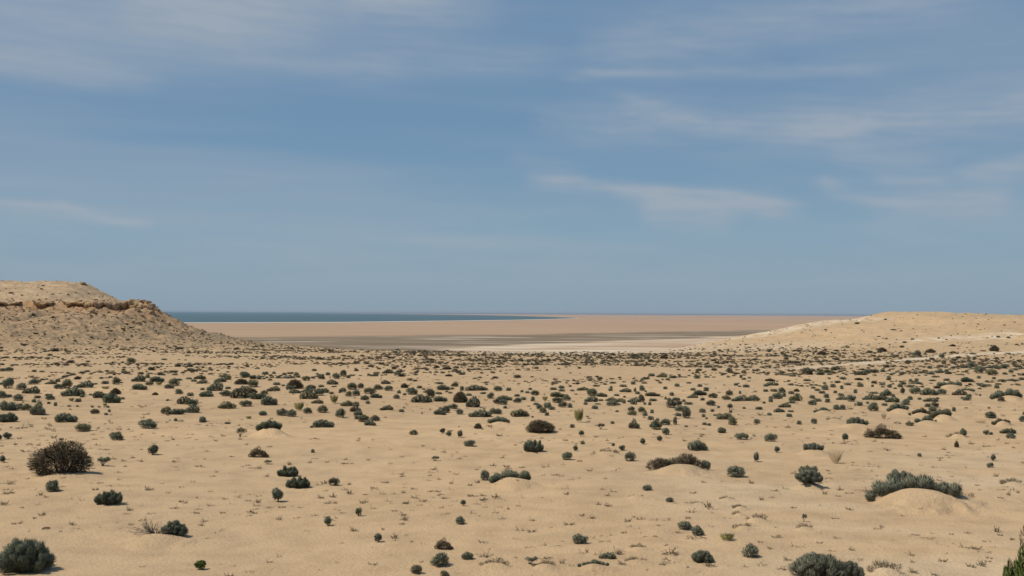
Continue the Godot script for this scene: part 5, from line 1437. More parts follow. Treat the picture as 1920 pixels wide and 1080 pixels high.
	plant("round", -9.55, -77.39, 0.66, 0.47, 15, "grey_green_shrub", "medium rounded grey-green shrub behind and right of the winding row's front shrub", "shrub", "grey-green shrubs of the sand plain")
	plant("round", 0.49, -91.21, 0.78, 0.46, 15, "grey_green_shrub", "second medium rounded grey-green shrub right of the tall grey shrub", "shrub", "grey-green shrubs of the sand plain")
	plant("round", 2.12, -100.65, 0.86, 0.51, 15, "grey_green_shrub", "third medium rounded grey-green shrub right of the tall grey shrub", "shrub", "grey-green shrubs of the sand plain")
	plant("round", 4.80, -95.67, 0.82, 0.63, 15, "grey_green_shrub", "nearest medium rounded grey-green shrub behind the yellow-green bush", "shrub", "grey-green shrubs of the sand plain")
	plant("round", 12.99, -85.27, 0.73, 0.52, 15, "grey_green_shrub", "third medium rounded grey-green shrub left of the humped shrub", "shrub", "grey-green shrubs of the sand plain")
	plant("round", 4.02, -86.35, 0.74, 0.57, 15, "grey_green_shrub", "nearest medium rounded grey-green shrub behind and left of the yellow-green bush", "shrub", "grey-green shrubs of the sand plain")
	plant("round", 29.20, -94.73, 0.81, 0.68, 15, "grey_green_shrub", "medium rounded grey-green shrub behind and right of the small dark crescent", "shrub", "grey-green shrubs of the sand plain")
	plant("tuft", 18.72, -82.58, 0.70, 0.33, 15, "dry_tuft", "small dry tuft right of the humped shrub", "dry tuft", "dry tufts scattered on the sand")
	plant("round", 19.04, -97.53, 0.83, 0.44, 15, "grey_green_shrub", "nearest medium rounded grey-green shrub behind the humped shrub", "shrub", "grey-green shrubs of the sand plain")
	plant("round", 13.31, -69.79, 0.59, 0.42, 15, "grey_green_shrub", "second medium rounded grey-green shrub in front of the humped shrub", "shrub", "grey-green shrubs of the sand plain")
	plant("round", 13.42, -84.91, 0.72, 0.52, 15, "grey_green_shrub", "second medium rounded grey-green shrub left of the humped shrub", "shrub", "grey-green shrubs of the sand plain")
	plant("round", 45.73, -141.65, 1.21, 0.65, 15, "grey_green_shrub", "medium rounded grey-green shrub behind and left of the stacked shrub", "shrub", "grey-green shrubs of the sand plain")
	plant("browny", 39.83, -126.21, 1.08, 0.32, 15, "brown_bush", "medium brownish shrub behind and left of the stacked shrub", "bush", "brown bushes on the sand")
	plant("round", 68.87, -153.94, 1.31, 0.79, 15, "grey_green_shrub", "medium rounded grey-green shrub before and right of the sandy hill's brown bush", "shrub", "grey-green shrubs of the sand plain")
	plant("round", 39.40, -95.33, 0.81, 0.43, 15, "grey_green_shrub", "medium rounded grey-green shrub before and right of the thin olive arch", "shrub", "grey-green shrubs of the sand plain")
	plant("round", 32.71, -91.30, 0.78, 0.60, 15, "grey_green_shrub", "medium rounded grey-green shrub behind and left of the trailing crescent", "shrub", "grey-green shrubs of the sand plain")
	plant("tuft", -17.17, -40.46, 0.37, 0.16, 15, "dry_tuft", "third small dry tuft left of the three-lobed shrub", "dry tuft", "dry tufts scattered on the sand")
	plant("tuft", -7.18, -32.96, 0.30, 0.13, 15, "dry_tuft", "fourth small dry tuft right of the small bright green shrub", "dry tuft", "dry tufts scattered on the sand")
	plant("tuft", -4.16, -43.45, 0.40, 0.12, 15, "dry_tuft", "third small dry tuft behind and left of the ragged brown bush", "dry tuft", "dry tufts scattered on the sand")
	plant("tuft", -0.47, -42.57, 0.39, 0.11, 15, "dry_tuft", "second small dry tuft in front of the central crescent shrub", "dry tuft", "dry tufts scattered on the sand")
	plant("tuft", -1.42, -41.23, 0.38, 0.13, 15, "dry_tuft", "second small dry tuft behind and right of the ragged brown bush", "dry tuft", "dry tufts scattered on the sand")
	plant("tuft", -0.32, -40.37, 0.37, 0.18, 15, "dry_tuft", "third small dry tuft in front of the central crescent shrub", "dry tuft", "dry tufts scattered on the sand")
	plant("tuft", 4.27, -46.05, 0.42, 0.19, 15, "dry_tuft", "nearest small dry tuft before and left of the arching brown bush", "dry tuft", "dry tufts scattered on the sand")
	plant("tuft", 3.76, -42.68, 0.39, 0.21, 15, "dry_tuft", "fourth small dry tuft behind and right of the blue-grey shrub", "dry tuft", "dry tufts scattered on the sand")
	plant("tuft", 0.19, -36.60, 0.33, 0.12, 15, "dry_tuft", "small dry tuft left of the blue-grey shrub", "dry tuft", "dry tufts scattered on the sand")
	plant("tuft", 4.67, -40.15, 0.37, 0.13, 15, "dry_tuft", "third small dry tuft behind and right of the blue-grey shrub", "dry tuft", "dry tufts scattered on the sand")
	plant("tuft", 5.20, -39.99, 0.36, 0.13, 15, "dry_tuft", "fifth small dry tuft behind and right of the blue-grey shrub", "dry tuft", "dry tufts scattered on the sand")
	plant("tuft", 4.17, -38.81, 0.35, 0.07, 15, "dry_tuft", "nearest small dry tuft behind and right of the blue-grey shrub", "dry tuft", "dry tufts scattered on the sand")
	plant("tuft", 7.52, -45.47, 0.41, 0.10, 15, "dry_tuft", "small dry tuft before and left of the lone rounded shrub", "dry tuft", "dry tufts scattered on the sand")
	plant("rock", -89.24, -265.12, 1.93, 1.23, 15, "boulder", "medium brown boulder behind and left of the ledge-end boulder", "boulder", "boulders of the broken rock ledge")
	plant("rock", -85.66, -260.19, 1.90, 1.21, 15, "boulder", "medium brown boulder in front of the ledge-end boulder", "boulder", "boulders of the broken rock ledge")
	plant("hilly", -138.96, -300.53, 2.56, 0.31, 15, "hillside_shrub", "medium dark hillside shrub left of the summit rim rock", "shrub", "dark shrubs on the rocky hill")
	plant("browny", 25.66, -185.32, 1.54, 0.66, 14, "brown_bush", "small brownish shrub behind and left of the humped shrub", "bush", "brown bushes on the sand")
	plant("round", -18.19, -80.65, 0.65, 0.41, 14, "grey_green_shrub", "nearest small rounded grey-green shrub in front of the sloping dark shrub", "shrub", "grey-green shrubs of the sand plain")
	plant("round", 27.08, -74.83, 0.60, 0.34, 14, "grey_green_shrub", "small rounded grey-green shrub left of the frontmost crescent", "shrub", "grey-green shrubs of the sand plain")
	plant("round", 30.32, -87.38, 0.70, 0.40, 14, "grey_green_shrub", "small rounded grey-green shrub behind and left of the trailing crescent", "shrub", "grey-green shrubs of the sand plain")
	plant("rock", -86.55, -264.16, 1.82, 1.36, 14, "boulder", "nearest small brown boulder before and right of the ledge-end boulder", "boulder", "boulders of the broken rock ledge")
	plant("rock", -87.54, -262.95, 1.81, 1.22, 14, "boulder", "small brown boulder in front of the ledge-end boulder", "boulder", "boulders of the broken rock ledge")
	plant("round", -21.30, -75.97, 0.52, 0.40, 14, "grey_green_shrub", "nearest small rounded grey-green shrub before and left of the broad mound shrub", "shrub", "grey-green shrubs of the sand plain")
	plant("round", -18.17, -80.51, 0.55, 0.38, 14, "grey_green_shrub", "second small rounded grey-green shrub in front of the sloping dark shrub", "shrub", "grey-green shrubs of the sand plain")
	plant("ball", -4.33, -68.95, 0.47, 0.36, 14, "grey_green_shrub", "nearest small ball-shaped grey-green shrub before and left of the tall grey shrub", "shrub", "grey-green shrubs of the sand plain")
	plant("ball", -3.78, -66.90, 0.45, 0.35, 14, "grey_green_shrub", "second small ball-shaped grey-green shrub before and left of the tall grey shrub", "shrub", "grey-green shrubs of the sand plain")
	plant("ball", 4.26, -67.53, 0.46, 0.39, 14, "grey_green_shrub", "small ball-shaped grey-green shrub in front of the yellow-green bush", "shrub", "grey-green shrubs of the sand plain")
	plant("mat", 3.51, -56.45, 0.38, 0.13, 14, "mat_plant", "small flat dark mat plant before and right of the lumpy shrub", "mat plant", "flat mat plants on the sand")
	plant("ball", -1.87, -42.83, 0.29, 0.27, 14, "grey_green_shrub", "small ball-shaped grey-green shrub before and left of the central crescent shrub", "shrub", "grey-green shrubs of the sand plain")
	plant("ball", -5.63, -40.72, 0.28, 0.36, 14, "grey_green_shrub", "small ball-shaped grey-green shrub right of the stemmed ball shrub", "shrub", "grey-green shrubs of the sand plain")
	plant("mat", -11.67, -40.99, 0.28, 0.09, 14, "mat_plant", "small flat dark mat plant behind and right of the shrub with dead twigs", "mat plant", "flat mat plants on the sand")
	plant("round", -40.39, -112.46, 0.85, 0.92, 13, "grey_green_shrub", "small rounded grey-green shrub behind the frontmost belt shrub", "shrub", "grey-green shrubs of the sand plain")
	plant("round", -33.41, -107.01, 0.81, 0.54, 13, "grey_green_shrub", "small rounded grey-green shrub right of the frontmost belt shrub", "shrub", "grey-green shrubs of the sand plain")
	plant("grassy", -35.69, -111.42, 0.84, 0.45, 13, "grass_tuft", "small yellow-green tuft behind and right of the frontmost belt shrub", "grass tuft", "yellow-green tufts among the shrubs")
	plant("round", -30.89, -119.84, 0.91, 0.55, 13, "grey_green_shrub", "small rounded grey-green shrub behind the broad mound shrub", "shrub", "grey-green shrubs of the sand plain")
	plant("round", -21.36, -105.98, 0.80, 0.54, 13, "grey_green_shrub", "nearest small rounded grey-green shrub behind and right of the sloping dark shrub", "shrub", "grey-green shrubs of the sand plain")
	plant("round", -22.06, -118.20, 0.90, 0.66, 13, "grey_green_shrub", "second small rounded grey-green shrub behind and right of the sloping dark shrub", "shrub", "grey-green shrubs of the sand plain")
	plant("round", -21.97, -98.03, 0.74, 0.45, 13, "grey_green_shrub", "small rounded grey-green shrub behind the sloping dark shrub", "shrub", "grey-green shrubs of the sand plain")
	plant("round", -17.24, -102.14, 0.77, 0.52, 13, "grey_green_shrub", "third small rounded grey-green shrub behind the row-foot shrub", "shrub", "grey-green shrubs of the sand plain")
	plant("round", -21.18, -75.53, 0.57, 0.38, 13, "grey_green_shrub", "second small rounded grey-green shrub before and left of the broad mound shrub", "shrub", "grey-green shrubs of the sand plain")
	plant("browny", -7.32, -128.42, 0.97, 0.32, 13, "brown_bush", "nearest small brownish shrub behind and left of the tall grey shrub", "bush", "brown bushes on the sand")
	plant("round", -15.82, -103.38, 0.78, 0.53, 13, "grey_green_shrub", "second small rounded grey-green shrub behind the row-foot shrub", "shrub", "grey-green shrubs of the sand plain")
	plant("browny", -10.69, -109.88, 0.83, 0.56, 13, "brown_bush", "second small brownish shrub behind and left of the tall grey shrub", "bush", "brown bushes on the sand")
	plant("round", -5.80, -112.22, 0.85, 0.51, 13, "grey_green_shrub", "small rounded grey-green shrub behind and left of the tall grey shrub", "shrub", "grey-green shrubs of the sand plain")
	plant("round", -1.19, -90.21, 0.68, 0.55, 13, "grey_green_shrub", "small rounded grey-green shrub right of the tall grey shrub", "shrub", "grey-green shrubs of the sand plain")
	plant("round", -4.90, -82.78, 0.63, 0.59, 13, "grey_green_shrub", "second small rounded grey-green shrub before and left of the tall grey shrub", "shrub", "grey-green shrubs of the sand plain")
	plant("round", -3.83, -81.39, 0.62, 0.50, 13, "grey_green_shrub", "nearest small rounded grey-green shrub before and left of the tall grey shrub", "shrub", "grey-green shrubs of the sand plain")
	plant("round", 9.86, -83.56, 0.63, 0.51, 13, "grey_green_shrub", "second small rounded grey-green shrub right of the yellow-green bush", "shrub", "grey-green shrubs of the sand plain")
	plant("round", 13.60, -89.75, 0.68, 0.55, 13, "grey_green_shrub", "nearest small rounded grey-green shrub behind and left of the humped shrub", "shrub", "grey-green shrubs of the sand plain")
	plant("round", 14.31, -95.73, 0.73, 0.44, 13, "grey_green_shrub", "second small rounded grey-green shrub behind and left of the humped shrub", "shrub", "grey-green shrubs of the sand plain")
	plant("round", 2.32, -81.71, 0.62, 0.50, 13, "grey_green_shrub", "nearest small rounded grey-green shrub behind the middle brown bush", "shrub", "grey-green shrubs of the sand plain")
	plant("round", 31.03, -108.94, 0.83, 0.61, 13, "grey_green_shrub", "small rounded grey-green shrub before and right of the track-side shrub", "shrub", "grey-green shrubs of the sand plain")
	plant("round", 20.45, -103.48, 0.78, 0.58, 13, "grey_green_shrub", "small rounded grey-green shrub behind the humped shrub", "shrub", "grey-green shrubs of the sand plain")
	plant("round", 26.04, -86.73, 0.66, 0.48, 13, "grey_green_shrub", "second small rounded grey-green shrub right of the small dark crescent", "shrub", "grey-green shrubs of the sand plain")
	plant("round", 66.31, -158.83, 1.20, 0.81, 13, "grey_green_shrub", "small rounded grey-green shrub before and right of the sandy hill's brown bush", "shrub", "grey-green shrubs of the sand plain")
	plant("round", 34.15, -88.80, 0.67, 0.54, 13, "grey_green_shrub", "small rounded grey-green shrub behind and left of the steep-armed crescent", "shrub", "grey-green shrubs of the sand plain")
	plant("tuft", -13.71, -50.74, 0.41, 0.08, 13, "dry_tuft", "small dry tuft before and left of the small brown bush", "dry tuft", "dry tufts scattered on the sand")
	plant("tuft", -10.71, -45.37, 0.37, 0.07, 13, "dry_tuft", "second small dry tuft left of the stemmed ball shrub", "dry tuft", "dry tufts scattered on the sand")
	plant("tuft", -10.27, -45.03, 0.36, 0.08, 13, "dry_tuft", "nearest small dry tuft left of the stemmed ball shrub", "dry tuft", "dry tufts scattered on the sand")
	plant("tuft", -10.99, -39.57, 0.32, 0.13, 13, "dry_tuft", "second small dry tuft behind and right of the shrub with dead twigs", "dry tuft", "dry tufts scattered on the sand")
	plant("mat", -18.46, -41.66, 0.27, 0.06, 13, "mat_plant", "small flat dark mat plant left of the three-lobed shrub", "mat plant", "flat mat plants on the sand")
	plant("tuft", -8.49, -32.69, 0.26, 0.04, 13, "dry_tuft", "nearest small dry tuft right of the small bright green shrub", "dry tuft", "dry tufts scattered on the sand")
	plant("tuft", 4.40, -58.72, 0.48, 0.09, 13, "dry_tuft", "small dry tuft right of the lumpy shrub", "dry tuft", "dry tufts scattered on the sand")
	plant("tuft", -7.10, -47.09, 0.38, 0.19, 13, "dry_tuft", "nearest small dry tuft right of the twin-lobed shrub", "dry tuft", "dry tufts scattered on the sand")
	plant("tuft", -4.95, -44.24, 0.36, 0.13, 13, "dry_tuft", "fourth small dry tuft right of the twin-lobed shrub", "dry tuft", "dry tufts scattered on the sand")
	plant("tuft", -1.14, -45.65, 0.37, 0.15, 13, "dry_tuft", "nearest small dry tuft before and left of the central crescent shrub", "dry tuft", "dry tufts scattered on the sand")
	plant("tuft", 1.27, -44.93, 0.36, 0.07, 13, "dry_tuft", "small dry tuft before and right of the central crescent shrub", "dry tuft", "dry tufts scattered on the sand")
	plant("tuft", 2.30, -50.98, 0.41, 0.13, 13, "dry_tuft", "small dry tuft right of the central crescent shrub", "dry tuft", "dry tufts scattered on the sand")
	plant("tuft", 2.94, -40.44, 0.33, 0.18, 13, "dry_tuft", "second small dry tuft behind the blue-grey shrub", "dry tuft", "dry tufts scattered on the sand")
	plant("tuft", 2.53, -38.60, 0.31, 0.08, 13, "dry_tuft", "nearest small dry tuft behind the blue-grey shrub", "dry tuft", "dry tufts scattered on the sand")
	plant("tuft", -3.38, -33.45, 0.27, 0.06, 13, "dry_tuft", "nearest small dry tuft before and left of the ragged brown bush", "dry tuft", "dry tufts scattered on the sand")
	plant("tuft", 3.44, -37.39, 0.30, 0.07, 13, "dry_tuft", "nearest small dry tuft right of the blue-grey shrub", "dry tuft", "dry tufts scattered on the sand")
	plant("tuft", 4.21, -39.79, 0.32, 0.18, 13, "dry_tuft", "second small dry tuft behind and right of the blue-grey shrub", "dry tuft", "dry tufts scattered on the sand")
	plant("tuft", 7.71, -36.06, 0.29, 0.07, 13, "dry_tuft", "small dry tuft behind the upright blue-grey shrub", "dry tuft", "dry tufts scattered on the sand")
	plant("dcrescent", 14.31, -49.71, 0.35, 0.18, 13, "dry_twig_plant", "small arched dry twig plant right of the mound-top shrub", "dry shrub", "dry twig plants arched over small hummocks")
	plant("tuft", 26.76, -64.40, 0.52, 0.06, 13, "dry_tuft", "small dry tuft in front of the far-right ball shrub", "dry tuft", "dry tufts scattered on the sand")
	plant("rock", -87.71, -264.71, 1.71, 1.50, 13, "boulder", "boulder crowning the broken right end of the rock ledge", "boulder", "boulders of the broken rock ledge")
	plant("ball", 3.45, -60.19, 0.38, 0.35, 13, "grey_green_shrub", "small ball-shaped grey-green shrub right of the lumpy shrub", "shrub", "grey-green shrubs of the sand plain")
	plant("ball", 6.03, -60.29, 0.38, 0.35, 13, "grey_green_shrub", "small ball-shaped grey-green shrub left of the diagonal chain shrub", "shrub", "grey-green shrubs of the sand plain")
	plant("ball", 14.38, -59.69, 0.38, 0.37, 13, "grey_green_shrub", "small ball-shaped grey-green shrub left of the lobed dome shrub", "shrub", "grey-green shrubs of the sand plain")
	plant("round", 23.25, -53.52, 0.34, 0.31, 13, "grey_green_shrub", "small rounded grey-green shrub in front of the far-right ball shrub", "shrub", "grey-green shrubs of the sand plain")
	plant("round", -19.47, -122.32, 0.87, 0.81, 12, "grey_green_shrub", "fifth small rounded grey-green shrub behind the row-foot shrub", "shrub", "grey-green shrubs of the sand plain")
	plant("round", -14.40, -97.46, 0.69, 0.55, 12, "grey_green_shrub", "nearest small rounded grey-green shrub behind the row-foot shrub", "shrub", "grey-green shrubs of the sand plain")
	plant("round", -9.86, -94.74, 0.67, 0.48, 12, "grey_green_shrub", "small rounded grey-green shrub behind and right of the winding row's front shrub", "shrub", "grey-green shrubs of the sand plain")
	plant("round", -1.83, -96.71, 0.69, 0.64, 12, "grey_green_shrub", "small rounded grey-green shrub behind and right of the tall grey shrub", "shrub", "grey-green shrubs of the sand plain")
	plant("round", 11.05, -93.62, 0.66, 0.77, 12, "grey_green_shrub", "nearest small rounded grey-green shrub behind and right of the yellow-green bush", "shrub", "grey-green shrubs of the sand plain")
	plant("round", 9.16, -84.26, 0.60, 0.43, 12, "grey_green_shrub", "nearest small rounded grey-green shrub right of the yellow-green bush", "shrub", "grey-green shrubs of the sand plain")
	plant("round", 25.93, -105.55, 0.75, 0.59, 12, "grey_green_shrub", "small rounded grey-green shrub before and left of the track-side shrub", "shrub", "grey-green shrubs of the sand plain")
	plant("round", 41.82, -94.03, 0.67, 0.53, 12, "grey_green_shrub", "small rounded grey-green shrub before and left of the right-edge arched shrub", "shrub", "grey-green shrubs of the sand plain")
	plant("ball", -29.79, -64.11, 0.37, 0.47, 12, "grey_green_shrub", "small ball-shaped grey-green shrub in front of the left-edge dark shrub", "shrub", "grey-green shrubs of the sand plain")
	plant("mat", -28.03, -60.57, 0.35, 0.11, 12, "mat_plant", "small flat dark mat plant in front of the left-edge dark shrub", "mat plant", "flat mat plants on the sand")
	plant("mat", -26.45, -57.23, 0.33, 0.11, 12, "mat_plant", "small flat dark mat plant left of the big brown dome bush", "mat plant", "flat mat plants on the sand")
	plant("ball", 30.32, -70.46, 0.41, 0.37, 12, "grey_green_shrub", "small ball-shaped grey-green shrub right of the far-right ball shrub", "shrub", "grey-green shrubs of the sand plain")
	plant("ball", 24.39, -55.82, 0.33, 0.38, 12, "grey_green_shrub", "small ball-shaped grey-green shrub before and right of the far-right ball shrub", "shrub", "grey-green shrubs of the sand plain")
	plant("sparse", 10.55, -39.67, 0.23, 0.35, 12, "sparse_shrub", "small sparse thin shrub in front of the mound-top shrub", "shrub", "grey-green shrubs of the sand plain")
	plant("round", -20.15, -131.90, 0.87, 0.81, 11, "grey_green_shrub", "sixth small rounded grey-green shrub behind the row-foot shrub", "shrub", "grey-green shrubs of the sand plain")
	plant("round", -15.04, -109.54, 0.73, 0.62, 11, "grey_green_shrub", "fourth small rounded grey-green shrub behind the row-foot shrub", "shrub", "grey-green shrubs of the sand plain")
	plant("ball", -12.08, -79.00, 0.52, 0.73, 11, "grey_green_shrub", "small ball-shaped grey-green shrub before and right of the row-foot shrub", "shrub", "grey-green shrubs of the sand plain")
	plant("round", 2.16, -84.64, 0.56, 0.47, 11, "grey_green_shrub", "second small rounded grey-green shrub behind the middle brown bush", "shrub", "grey-green shrubs of the sand plain")
	plant("ball", 17.31, -87.44, 0.58, 0.49, 11, "grey_green_shrub", "small ball-shaped grey-green shrub behind the humped shrub", "shrub", "grey-green shrubs of the sand plain")
	plant("round", 25.57, -86.69, 0.57, 0.49, 11, "grey_green_shrub", "nearest small rounded grey-green shrub right of the small dark crescent", "shrub", "grey-green shrubs of the sand plain")
	plant("tuft", -22.71, -75.75, 0.54, 0.17, 11, "dry_tuft", "second small dry tuft behind and right of the lone stemmed shrub", "dry tuft", "dry tufts scattered on the sand")
	plant("tuft", -19.25, -74.69, 0.53, 0.20, 11, "dry_tuft", "second small dry tuft behind and left of the wind-swept shrub", "dry tuft", "dry tufts scattered on the sand")
	plant("tuft", -18.51, -77.62, 0.55, 0.18, 11, "dry_tuft", "nearest small dry tuft behind and left of the wind-swept shrub", "dry tuft", "dry tufts scattered on the sand")
	plant("mat", -17.87, -65.47, 0.37, 0.09, 11, "mat_plant", "small flat dark mat plant behind and left of the small brown bush", "mat plant", "flat mat plants on the sand")
	plant("tuft", -21.66, -63.73, 0.45, 0.14, 11, "dry_tuft", "small dry tuft behind and left of the lone stemmed shrub", "dry tuft", "dry tufts scattered on the sand")
	plant("tuft", -14.02, -48.59, 0.34, 0.12, 11, "dry_tuft", "small dry tuft before and right of the lone stemmed shrub", "dry tuft", "dry tufts scattered on the sand")
	plant("tuft", -13.98, -46.87, 0.33, 0.09, 11, "dry_tuft", "second small dry tuft right of the three-lobed shrub", "dry tuft", "dry tufts scattered on the sand")
	plant("tuft", -10.88, -38.74, 0.27, 0.16, 11, "dry_tuft", "nearest small dry tuft behind and right of the shrub with dead twigs", "dry tuft", "dry tufts scattered on the sand")
	plant("tuft", -18.82, -44.05, 0.31, 0.22, 11, "dry_tuft", "second small dry tuft left of the three-lobed shrub", "dry tuft", "dry tufts scattered on the sand")
	plant("tuft", -7.04, -38.05, 0.27, 0.10, 11, "dry_tuft", "small dry tuft before and right of the stemmed ball shrub", "dry tuft", "dry tufts scattered on the sand")
	plant("tuft", -2.60, -51.94, 0.37, 0.12, 11, "dry_tuft", "nearest small dry tuft left of the central crescent shrub", "dry tuft", "dry tufts scattered on the sand")
	plant("tuft", -5.90, -44.63, 0.32, 0.10, 11, "dry_tuft", "third small dry tuft right of the twin-lobed shrub", "dry tuft", "dry tufts scattered on the sand")
	plant("tuft", -0.24, -39.23, 0.28, 0.09, 11, "dry_tuft", "nearest small dry tuft behind and right of the ragged brown bush", "dry tuft", "dry tufts scattered on the sand")
	plant("tuft", 0.78, -40.03, 0.28, 0.18, 11, "dry_tuft", "second small dry tuft behind and left of the blue-grey shrub", "dry tuft", "dry tufts scattered on the sand")
	plant("tuft", 0.53, -54.47, 0.39, 0.22, 11, "dry_tuft", "small dry tuft behind the central crescent shrub", "dry tuft", "dry tufts scattered on the sand")
	plant("tuft", 4.95, -52.95, 0.38, 0.12, 11, "dry_tuft", "small dry tuft left of the arching brown bush", "dry tuft", "dry tufts scattered on the sand")
	plant("tuft", 3.41, -43.04, 0.30, 0.15, 11, "dry_tuft", "fourth small dry tuft behind the blue-grey shrub", "dry tuft", "dry tufts scattered on the sand")
	plant("tuft", 2.65, -40.95, 0.29, 0.13, 11, "dry_tuft", "third small dry tuft behind the blue-grey shrub", "dry tuft", "dry tufts scattered on the sand")
	plant("tuft", -3.80, -40.43, 0.29, 0.13, 11, "dry_tuft", "second small dry tuft behind and left of the ragged brown bush", "dry tuft", "dry tufts scattered on the sand")
	plant("tuft", -3.88, -39.24, 0.28, 0.14, 11, "dry_tuft", "nearest small dry tuft behind and left of the ragged brown bush", "dry tuft", "dry tufts scattered on the sand")
	plant("tuft", -4.36, -35.24, 0.25, 0.06, 11, "dry_tuft", "small dry tuft left of the ragged brown bush", "dry tuft", "dry tufts scattered on the sand")
	plant("tuft", -4.65, -32.35, 0.23, 0.04, 11, "dry_tuft", "second small dry tuft before and left of the ragged brown bush", "dry tuft", "dry tufts scattered on the sand")
	plant("tuft", -0.62, -35.81, 0.25, 0.08, 11, "dry_tuft", "small dry tuft right of the ragged brown bush", "dry tuft", "dry tufts scattered on the sand")
	plant("mat", 1.71, -36.31, 0.21, 0.05, 11, "mat_plant", "small flat dark mat plant left of the blue-grey shrub", "mat plant", "flat mat plants on the sand")
	plant("tuft", 3.88, -37.85, 0.27, 0.19, 11, "dry_tuft", "second small dry tuft right of the blue-grey shrub", "dry tuft", "dry tufts scattered on the sand")
	plant("tuft", 1.78, -32.33, 0.23, 0.09, 11, "dry_tuft", "second small dry tuft in front of the blue-grey shrub", "dry tuft", "dry tufts scattered on the sand")
	plant("tuft", 7.59, -41.08, 0.29, 0.09, 11, "dry_tuft", "small dry tuft in front of the lone rounded shrub", "dry tuft", "dry tufts scattered on the sand")
	plant("tuft", 8.21, -34.99, 0.25, 0.12, 11, "dry_tuft", "small dry tuft behind and right of the upright blue-grey shrub", "dry tuft", "dry tufts scattered on the sand")
	plant("tuft", 16.58, -36.53, 0.26, 0.12, 11, "dry_tuft", "small dry tuft before and right of the great crescent shrub", "dry tuft", "dry tufts scattered on the sand")
	plant("rock", -88.00, -258.40, 1.46, 0.93, 11, "boulder", "second small brown boulder before and left of the ledge-end boulder", "boulder", "boulders of the broken rock ledge")
	plant("rock", -85.15, -250.68, 1.42, 0.90, 11, "boulder", "small brown boulder left of the shoulder boulder", "boulder", "boulders of the broken rock ledge")
	plant("rock", -96.08, -251.62, 1.43, 1.17, 11, "boulder", "tilted block fallen just below the rock ledge", "boulder", "boulders of the broken rock ledge")
	plant("browny", 86.59, -216.04, 1.34, 0.52, 10, "brown_bush", "small brownish shrub behind the sandy hill's brown bush", "bush", "brown bushes on the sand")
	plant("browny", -47.36, -120.08, 0.74, 0.43, 10, "brown_bush", "small brownish shrub behind and left of the frontmost belt shrub", "bush", "brown bushes on the sand")
	plant("browny", -31.67, -97.90, 0.60, 0.30, 10, "brown_bush", "small brownish shrub right of the frontmost belt shrub", "bush", "brown bushes on the sand")
	plant("grassy", 2.89, -95.01, 0.58, 0.48, 10, "grass_tuft", "small yellow-green tuft behind and left of the yellow-green bush", "grass tuft", "yellow-green tufts among the shrubs")
	plant("round", 12.67, -107.04, 0.66, 0.66, 10, "grey_green_shrub", "second small rounded grey-green shrub behind and right of the yellow-green bush", "shrub", "grey-green shrubs of the sand plain")
	plant("grassy", -36.64, -91.67, 0.52, 0.37, 10, "grass_tuft", "small yellow-green tuft behind the pointed dark shrub", "grass tuft", "yellow-green tufts among the shrubs")
	plant("tuft", -35.38, -86.52, 0.49, 0.17, 10, "dry_tuft", "small dry tuft behind the pointed dark shrub", "dry tuft", "dry tufts scattered on the sand")
	plant("tuft", -31.69, -72.60, 0.41, 0.37, 10, "dry_tuft", "small dry tuft right of the left-edge dark shrub", "dry tuft", "dry tufts scattered on the sand")
	plant("browny", -26.27, -101.49, 0.58, 0.33, 10, "brown_bush", "small brownish shrub behind and left of the broad mound shrub", "bush", "brown bushes on the sand")
	plant("grassy", -18.49, -77.53, 0.44, 0.22, 10, "grass_tuft", "small yellow-green tuft behind and left of the wind-swept shrub", "grass tuft", "yellow-green tufts among the shrubs")
	plant("browny", -10.19, -149.92, 0.85, 0.43, 10, "brown_bush", "third small brownish shrub behind and left of the tall grey shrub", "bush", "brown bushes on the sand")
	plant("browny", 27.67, -106.82, 0.61, 0.38, 10, "brown_bush", "small brownish shrub in front of the track-side shrub", "bush", "brown bushes on the sand")
	plant("round", 20.62, -75.07, 0.43, 0.46, 10, "grey_green_shrub", "small rounded grey-green shrub in front of the small dark crescent", "shrub", "grey-green shrubs of the sand plain")
	plant("dcrescent", 15.92, -73.92, 0.46, 0.15, 10, "dry_twig_plant", "small arched dry twig plant before and right of the humped shrub", "dry shrub", "dry twig plants arched over small hummocks")
	plant("browny", 39.95, -121.32, 0.69, 0.37, 10, "brown_bush", "small brownish shrub behind and left of the stacked shrub", "bush", "brown bushes on the sand")
	plant("ball", 37.20, -104.51, 0.59, 0.70, 10, "grey_green_shrub", "small ball-shaped grey-green shrub right of the stacked shrub", "shrub", "grey-green shrubs of the sand plain")
	plant("straw", 26.87, -79.47, 0.45, 0.65, 10, "straw_tuft", "small pale straw tuft behind the sprawling brown bush", "grass tuft", "pale straw tufts")
	plant("round", 36.30, -78.30, 0.44, 0.52, 10, "grey_green_shrub", "small rounded grey-green shrub in front of the right-edge arched shrub", "shrub", "grey-green shrubs of the sand plain")
	plant("tuft", -29.37, -69.66, 0.42, 0.09, 10, "dry_tuft", "second small dry tuft before and left of the pointed dark shrub", "dry tuft", "dry tufts scattered on the sand")
	plant("tuft", -28.77, -69.16, 0.42, 0.18, 10, "dry_tuft", "nearest small dry tuft before and left of the pointed dark shrub", "dry tuft", "dry tufts scattered on the sand")
	plant("tuft", -24.29, -64.23, 0.39, 0.09, 10, "dry_tuft", "small dry tuft before and right of the pointed dark shrub", "dry tuft", "dry tufts scattered on the sand")
	plant("tuft", -19.68, -66.75, 0.41, 0.11, 10, "dry_tuft", "nearest small dry tuft behind and right of the lone stemmed shrub", "dry tuft", "dry tufts scattered on the sand")
	plant("tuft", -14.08, -45.25, 0.27, 0.12, 10, "dry_tuft", "nearest small dry tuft right of the three-lobed shrub", "dry tuft", "dry tufts scattered on the sand")
